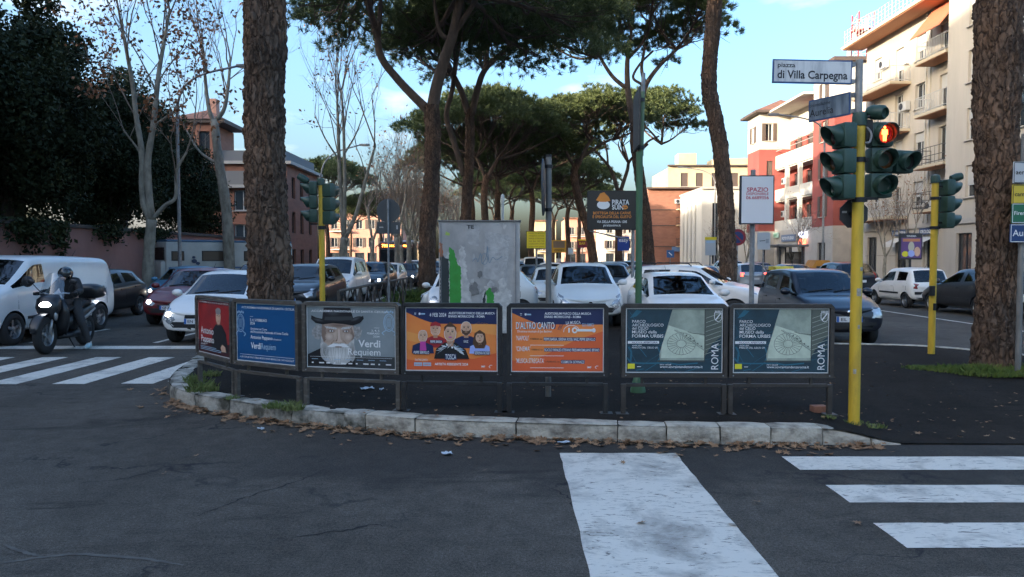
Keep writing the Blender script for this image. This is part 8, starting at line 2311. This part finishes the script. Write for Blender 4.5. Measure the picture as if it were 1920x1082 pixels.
rd = thing('person', 'rider in black jacket, dark trousers and black helmet, one foot down', 'person', (SX, SY, 0.005), R(4), None)
M_SKIN = mat('skin', (0.42, 0.25, 0.18), .6)
J = dict(pel=(0, .20, .93), sp=(0, .18, 1.08), ch=(0, .13, 1.25), nk=(0, .08, 1.375), hd=(0, .045, 1.46), ht=(0, .04, 1.53), sl=(.165, .13, 1.315), el=(.275, .02, 1.12), wl=(.335, -.26, 1.105), hl=(.345, -.325, 1.10),
         sr=(-.165, .13, 1.315), er=(-.275, .02, 1.12), wr=(-.335, -.26, 1.105), hr=(-.345, -.325, 1.10), hpl=(.10, .19, .89), kl=(.31, -.02, .52), al=(.385, .10, .10), tl=(.42, -.09, .035), hpr=(-.10, .19, .89), kr=(-.21, -.22, .70), ar=(-.185, -.15, .41), tr=(-.19, -.33, .375))
K = list(J)
ED = [('pel', 'sp'), ('sp', 'ch'), ('ch', 'nk'), ('nk', 'hd'), ('hd', 'ht'), ('ch', 'sl'), ('sl', 'el'), ('el', 'wl'), ('wl', 'hl'), ('ch', 'sr'), ('sr', 'er'), ('er', 'wr'), ('wr', 'hr'), ('pel', 'hpl'), ('hpl', 'kl'), ('kl', 'al'), ('al', 'tl'), ('pel', 'hpr'), ('hpr', 'kr'), ('kr', 'ar'), ('ar', 'tr')]
RAD = dict(pel=(.13, .10), sp=(.125, .09), ch=(.14, .10), nk=.052, hd=.082, ht=.06, sl=.058, el=.042, wl=.03, hl=.034, sr=.058, er=.042, wr=.03, hr=.034, hpl=.085, kl=.055, al=.036, tl=.03, hpr=.085, kr=.055, ar=.036, tr=.03)
link('body', skin_mesh('body', [J[k] for k in K], [(K.index(a), K.index(b)) for a, b in ED], [RAD[k] for k in K], M_SKIN), rd)
def sub(keys, grow_, extra=()):
    e = [(keys.index(a), keys.index(b)) for a, b in ED if a in keys and b in keys]
    r = []
    for k in keys:
        q = RAD[k]; q = q if isinstance(q, tuple) else (q, q); r.append((q[0] + grow_, q[1] + grow_))
    return [J[k] for k in keys], e, r
a, b, c = sub(['pel', 'sp', 'ch', 'nk', 'sl', 'el', 'wl', 'sr', 'er', 'wr'], .030); link('jacket', skin_mesh('jacket', a, b, c, mat('jacket_black', (0.013, 0.013, 0.014), .75, col2=(0.02, 0.02, 0.021), scale=14, bump=.6, bscale=9)), rd)
a, b, c = sub(['pel', 'hpl', 'kl', 'al', 'hpr', 'kr', 'ar'], .022); link('trousers', skin_mesh('trousers', a, b, c, mat('trousers_dark', (0.030, 0.031, 0.033), .85, bump=.6, bscale=10)), rd)
M_SHOE = mat('shoe_pale', (0.30, 0.50, 0.52), .6, col2=(0.55, 0.6, 0.6), scale=12)
for k, tk in (('al', 'tl'), ('ar', 'tr')):
    A0, T0 = Vector(J[k]), Vector(J[tk]); gz = T0.z - .035
    d = Vector((T0.x - A0.x, T0.y - A0.y, 0)).normalized(); heel = Vector((A0.x, A0.y, gz)) - d * .06
    mt = Matrix(((d.y * -1, -d.x, 0, heel.x), (d.x, -d.y, 0, heel.y), (0, 0, 1, gz), (0, 0, 0, 1)))
    mb = MB(); etube(mb, [(0, 0, .055), (0, -.03, .062), (0, -.12, .056), (0, -.20, .042), (0, -.27, .034), (0, -.29, .03)], [.03, .042, .044, .05, .042, .02], [.045, .06, .056, .042, .034, .018]); mb.build('shoe', M_SHOE, rd, smooth=True).matrix_local = mt
    MB().cyl((A0.x, A0.y, A0.z - .07), (A0.x, A0.y, A0.z + .03), .042, n=12).build('sock', mat('sock_white', (.5, .52, .53), .9), rd, smooth=40)
hm = MB(); hm.sphere((0, .045, 1.475), (.128, .15, .135), 20, 14); he = hm.build('helmet', mat('helmet_black', (0.012, 0.012, 0.014), .12, coat=1.0), rd, smooth=True)
vz, fz = [], []
for i in range(6):
    for j in range(13):
        th, ph = R(-70 + 140 * j / 12), R(-22 + 46 * i / 5)
        vz.append((.134 * math.sin(th) * math.cos(ph), .045 - .157 * math.cos(th) * math.cos(ph), 1.475 + .142 * math.sin(ph)))
for i in range(5):
    for j in range(12): fz.append((i * 13 + j, i * 13 + j + 1, (i + 1) * 13 + j + 1, (i + 1) * 13 + j))
MB().add(vz, fz).build('visor', mat('visor_smoke', (0.03, 0.032, 0.035), .05, spec=.8), he, smooth=True)
mb = MB(); mb.sphere((0, -.065, 1.375), (.055, .05, .04), 12, 8); mb.build('chin', M_SKIN, he, smooth=True)
M_GLOVE = mat('glove_black', (0.012, 0.012, 0.012), .8)
for sg in (-1, 1):
    hv = Vector(J['hl' if sg > 0 else 'hr'])
    g = MB(); g.sphere(tuple(hv + Vector((0, .015, .012))), (.045, .05, .024), 12, 8); gl = g.build('glove', M_GLOVE, rd, smooth=True)
    for k, ln in enumerate((.030, .034, .032, .026)):
        bx = hv + Vector((sg * (-.033 + .022 * k), -.028, .012))
        MB().tube(spline([bx, bx + Vector((0, -.028, .006)), bx + Vector((0, -.036, -.018)), bx + Vector((0, -.022, -.018 - ln * .6)), bx + Vector((0, .002, -.034))], 3), [.011] * 9 + [.010] * 3 + [.008], 7).build('finger', M_GLOVE, gl, smooth=True)
    bx = hv + Vector((-sg * .038, .01, .004))
    MB().tube(spline([bx, bx + Vector((-sg * .012, -.015, -.014)), bx + Vector((sg * .004, -.028, -.03))], 4), [.012] * 8 + [.009], 7).build('thumb', M_GLOVE, gl, smooth=True)

# ---------------------------------------------------------------- leaves, litter, grass
def leaf_outline(rg, s):
    pts = []
    for k in range(14):
        a = 2 * math.pi * k / 14
        r = s * ((1.0 if k % 2 == 0 else .48) + rg.uniform(-.12, .12)) * (1.15 if k in (0, 2, 12) else .9)
        pts.append((r * math.cos(a), r * math.sin(a), s * rg.uniform(-.02, .30) * (1 if k % 2 == 0 else .3)))
    return pts
M_LEAF = mat('fallen_leaf', (0.20, 0.105, 0.055), .8, col2=(0.36, 0.22, 0.125), scale=14, rnd_shift=False, spec=.2)
M_LEAF2 = mat('fallen_leaf_pale', (0.36, 0.235, 0.14), .8, col2=(0.22, 0.12, 0.065), scale=9, spec=.2)
def add_leaf(mb, x, y, z, s, rg):
    pts = leaf_outline(rg, s); a = rg.uniform(0, 6.3)
    m = Matrix.Translation((x, y, z + .004 + rg.uniform(0, .012))) @ Matrix.Rotation(a, 4, 'Z') @ Matrix.Rotation(rg.uniform(-.35, .35), 4, 'X') @ Matrix.Rotation(rg.uniform(-.35, .35), 4, 'Y')
    mb.add([(0, 0, 0)] + pts, [(0, 1 + k, 1 + (k + 1) % 14) for k in range(14)], m)
rg = random.Random(5)
mb = MB()
for k in range(850):
    s = rg.uniform(.25, kerb_s(330)) if rg.random() < .8 else rg.uniform(0.2, 9.6)
    p, nrm = kat(s)
    if nrm.y < 0 and p.y < 9: nrm = -nrm
    dens = .5 + .5 * noise.noise(Vector((s * 1.3, 2.0, 0)))
    if rg.random() > .35 + dens: continue
    off = -abs(rg.gauss(0, .085)) - .018
    if rg.random() < .12: off = -rg.uniform(.1, .5)
    q = p + nrm * off
    add_leaf(mb, q.x, q.y, .002 + (.02 if off > -.08 else 0) * rg.random(), rg.uniform(.022, .058), rg)
for k in range(420):
    x, y = rg.uniform(-4.6, 8.6), 7.4 + abs(rg.gauss(0, 1.6))
    if inside(x, y): add_leaf(mb, x, y, isle_z(x, y) + .008, rg.uniform(.010, .026), rg)
tag(mb.build('fallen_leaves', M_LEAF), 'brown fallen leaves drifted along the foot of the kerb', 'leaves', kind='stuff')
LEAVES = [(1203, 983, .075), (1376, 987, .075), (1420, 945, .07), (1607, 984, .06), (1168, 871, .055), (1265, 862, .05), (1325, 845, .055), (1430, 840, .05), (1432, 860, .045), (1745, 795, .075), (1722, 818, .075), (1800, 826, .06), (1850, 823, .055), (1897, 828, .06), (1640, 803, .04), (1780, 828, .055), (368, 857, .06), (308, 890, .045), (910, 884, .035), (880, 862, .04), (640, 838, .04), (702, 848, .035)]
for i, (x, y, s) in enumerate(LEAVES):
    p = G(x, y, 0)
    mb = MB(); add_leaf(mb, 0, 0, .004, s * .62, rg)
    o = mb.build('fallen_leaf', M_LEAF2, loc=(p.x, p.y, (isle_z(p.x, p.y) + .012) if inside(p.x, p.y) else .004))
    lab = {0: 'brown leaf in the middle of the wide white painted bar', 1: 'brown leaf at the right edge of the wide white bar', 2: 'brown leaf between the wide white bar and the second zebra stripe', 3: 'brown leaf off the left end of the third zebra stripe', 4: 'brown leaf near the far end of the wide white bar', 9: 'pale leaf beyond the tip of the kerb ramp, the higher of two', 10: 'pale leaf beyond the tip of the kerb ramp, the lower of two', 16: 'curled leaf alone on the open asphalt left of the kerb curve', 17: 'small leaf alone on the asphalt at far left'}.get(i, 'single curled brown leaf lying away from the drift')
    tag(o, lab, 'leaf', 'single leaves on the asphalt')
M_PAPER = mat('litter_paper', (0.50, 0.54, 0.58), .8)
for x, y, w, h, z, lab in ((688, 731, .16, .07, 1, 'crumpled white paper under the bearded man poster'), (838, 854, .09, .05, 0, 'small scrap of white paper on the road under the singers poster'), (489, 807, .06, .05, 0, 'small white scrap among the leaves at the left curve'), (1057, 833, .12, .03, 0, 'bluish plastic scrap at the foot of the kerb'), (716, 733, .05, .05, 1, 'tiny white cup under the bearded man poster'), (1275, 700, .10, .05, 1, 'white paper behind the first museum poster')):
    p = G(x, y, .16 if z else 0)
    mb = MB(); nn = 5
    vs = [(w * (i / nn - .5) + rg.uniform(-.008, .008), h * 1.6 * (j / nn - .5) + rg.uniform(-.01, .01), .008 + rg.uniform(0, .022)) for j in range(nn + 1) for i in range(nn + 1)]
    mb.add(vs, [(j * (nn + 1) + i, j * (nn + 1) + i + 1, (j + 1) * (nn + 1) + i + 1, (j + 1) * (nn + 1) + i) for j in range(nn) for i in range(nn)])
    tag(mb.build('paper_scrap', M_PAPER, loc=(p.x, p.y, isle_z(p.x, p.y) + .01 if z else .004), rot=(0, 0, rg.uniform(-.6, .6))), lab, 'litter')
p = G(1535, 768, .16)
mb = MB(); mb.box((0, 0, .04), (.16, .10, .075), ch=.008)
tag(mb.build('brick', mat('loose_brick', (0.40, 0.17, 0.10), .9, col2=(0.30, 0.13, 0.08), scale=14, bump=.5, bscale=40), loc=(p.x, p.y, isle_z(p.x, p.y) + .004), rot=(0, 0, R(8)), smooth=30), 'loose reddish brick by the last poster post', 'brick')

M_GRASS = mat('grass_blade', (0.045, 0.085, 0.018), .6, col2=(0.085, 0.125, 0.030), scale=3, rnd_shift=False, spec=.2)
def grass(name, label, spots, seed, m=M_GRASS):
    rng = np.random.default_rng(seed); out = []
    for (x, y, z, r, n, h) in spots:
        a, q = rng.uniform(0, 6.28, n), np.sqrt(rng.uniform(0, 1, n)) * r
        bx, by = x + np.cos(a) * q, y + np.sin(a) * q * .8
        ln = h * rng.uniform(.4, 1.1, n) * (1 - .5 * q / r)
        dx, dy = rng.normal(0, .4, n) * ln, rng.normal(0, .4, n) * ln
        w = .004 + .004 * rng.uniform(0, 1, n); an = rng.uniform(0, 3.14, n); cx, cy = np.cos(an) * w, np.sin(an) * w
        zz = np.full(n, z)
        v = np.stack([np.stack([bx - cx, by - cy, zz], 1), np.stack([bx + cx, by + cy, zz], 1), np.stack([bx + dx * .4 + cx * .7, by + dy * .4 + cy * .7, zz + ln * .6], 1), np.stack([bx + dx, by + dy, zz + ln], 1)], 1)
        out.append(v.reshape(-1, 3))
    o = link(name, np_mesh(name, np.concatenate(out), 4, m))
    return tag(o, label, 'grass', kind='stuff')
tz = .14
grass('grass', 'green grass round the foot of the big trunk at the right', [(bR.x + dx, bR.y + dy, tz, r, n, h) for dx, dy, r, n, h in ((-.35, -.35, .5, 1500, .17), (.25, -.5, .45, 1300, .19), (-.75, -.1, .35, 700, .12), (.7, -.2, .4, 900, .17), (-1.05, .05, .3, 450, .08))], 81, mat('grass_bright', (0.075, 0.12, 0.022), .6, col2=(0.14, 0.17, 0.04), scale=3, rnd_shift=False, spec=.2))
kp = [G(380, 733, .16), G(515, 764, .16), G(548, 768, .16), G(365, 715, .16), G(435, 748, .16), G(395, 705, .16)]
grass('weeds', 'pale green weeds behind the kerb under the leftmost posters', [(q.x, q.y, .16, r, n, h) for q, r, n, h in zip(kp, (.20, .13, .12, .16, .10, .14), (380, 180, 200, 200, 80, 170), (.17, .10, .13, .14, .07, .12))] + [(3.6, 7.75, .06, .12, 120, .06), (3.75, 7.62, .05, .10, 90, .06), (3.25, 7.6, .15, .08, 60, .05)], 82, mat('weed_blade', (0.10, 0.14, 0.035), .6, col2=(0.17, 0.19, 0.07), scale=6, rnd_shift=False, spec=.2))
grass('tall_weeds', 'tall green weeds at the foot of the two-limbed pine', [(-3.2, 23.6, .15, .75, 2200, .75), (-3.5, 22.8, .15, .5, 900, .5)], 83)
# ivy spilling over the garden wall
rng = np.random.default_rng(84)
P = []
for (y, w, h, n) in ((24.5, 1.0, .9, 900), (26.2, .4, 1.2, 450), (21.5, 1.4, .5, 700), (29.5, 1.0, .6, 500), (33, 1.6, .5, 600)):
    q = rng.normal(size=(n, 3)); P.append(np.stack([-15.95 + np.abs(q[:, 0]) * .16, y + q[:, 1] * w * .5, 3.05 - np.abs(q[:, 2]) * h * .5], 1))
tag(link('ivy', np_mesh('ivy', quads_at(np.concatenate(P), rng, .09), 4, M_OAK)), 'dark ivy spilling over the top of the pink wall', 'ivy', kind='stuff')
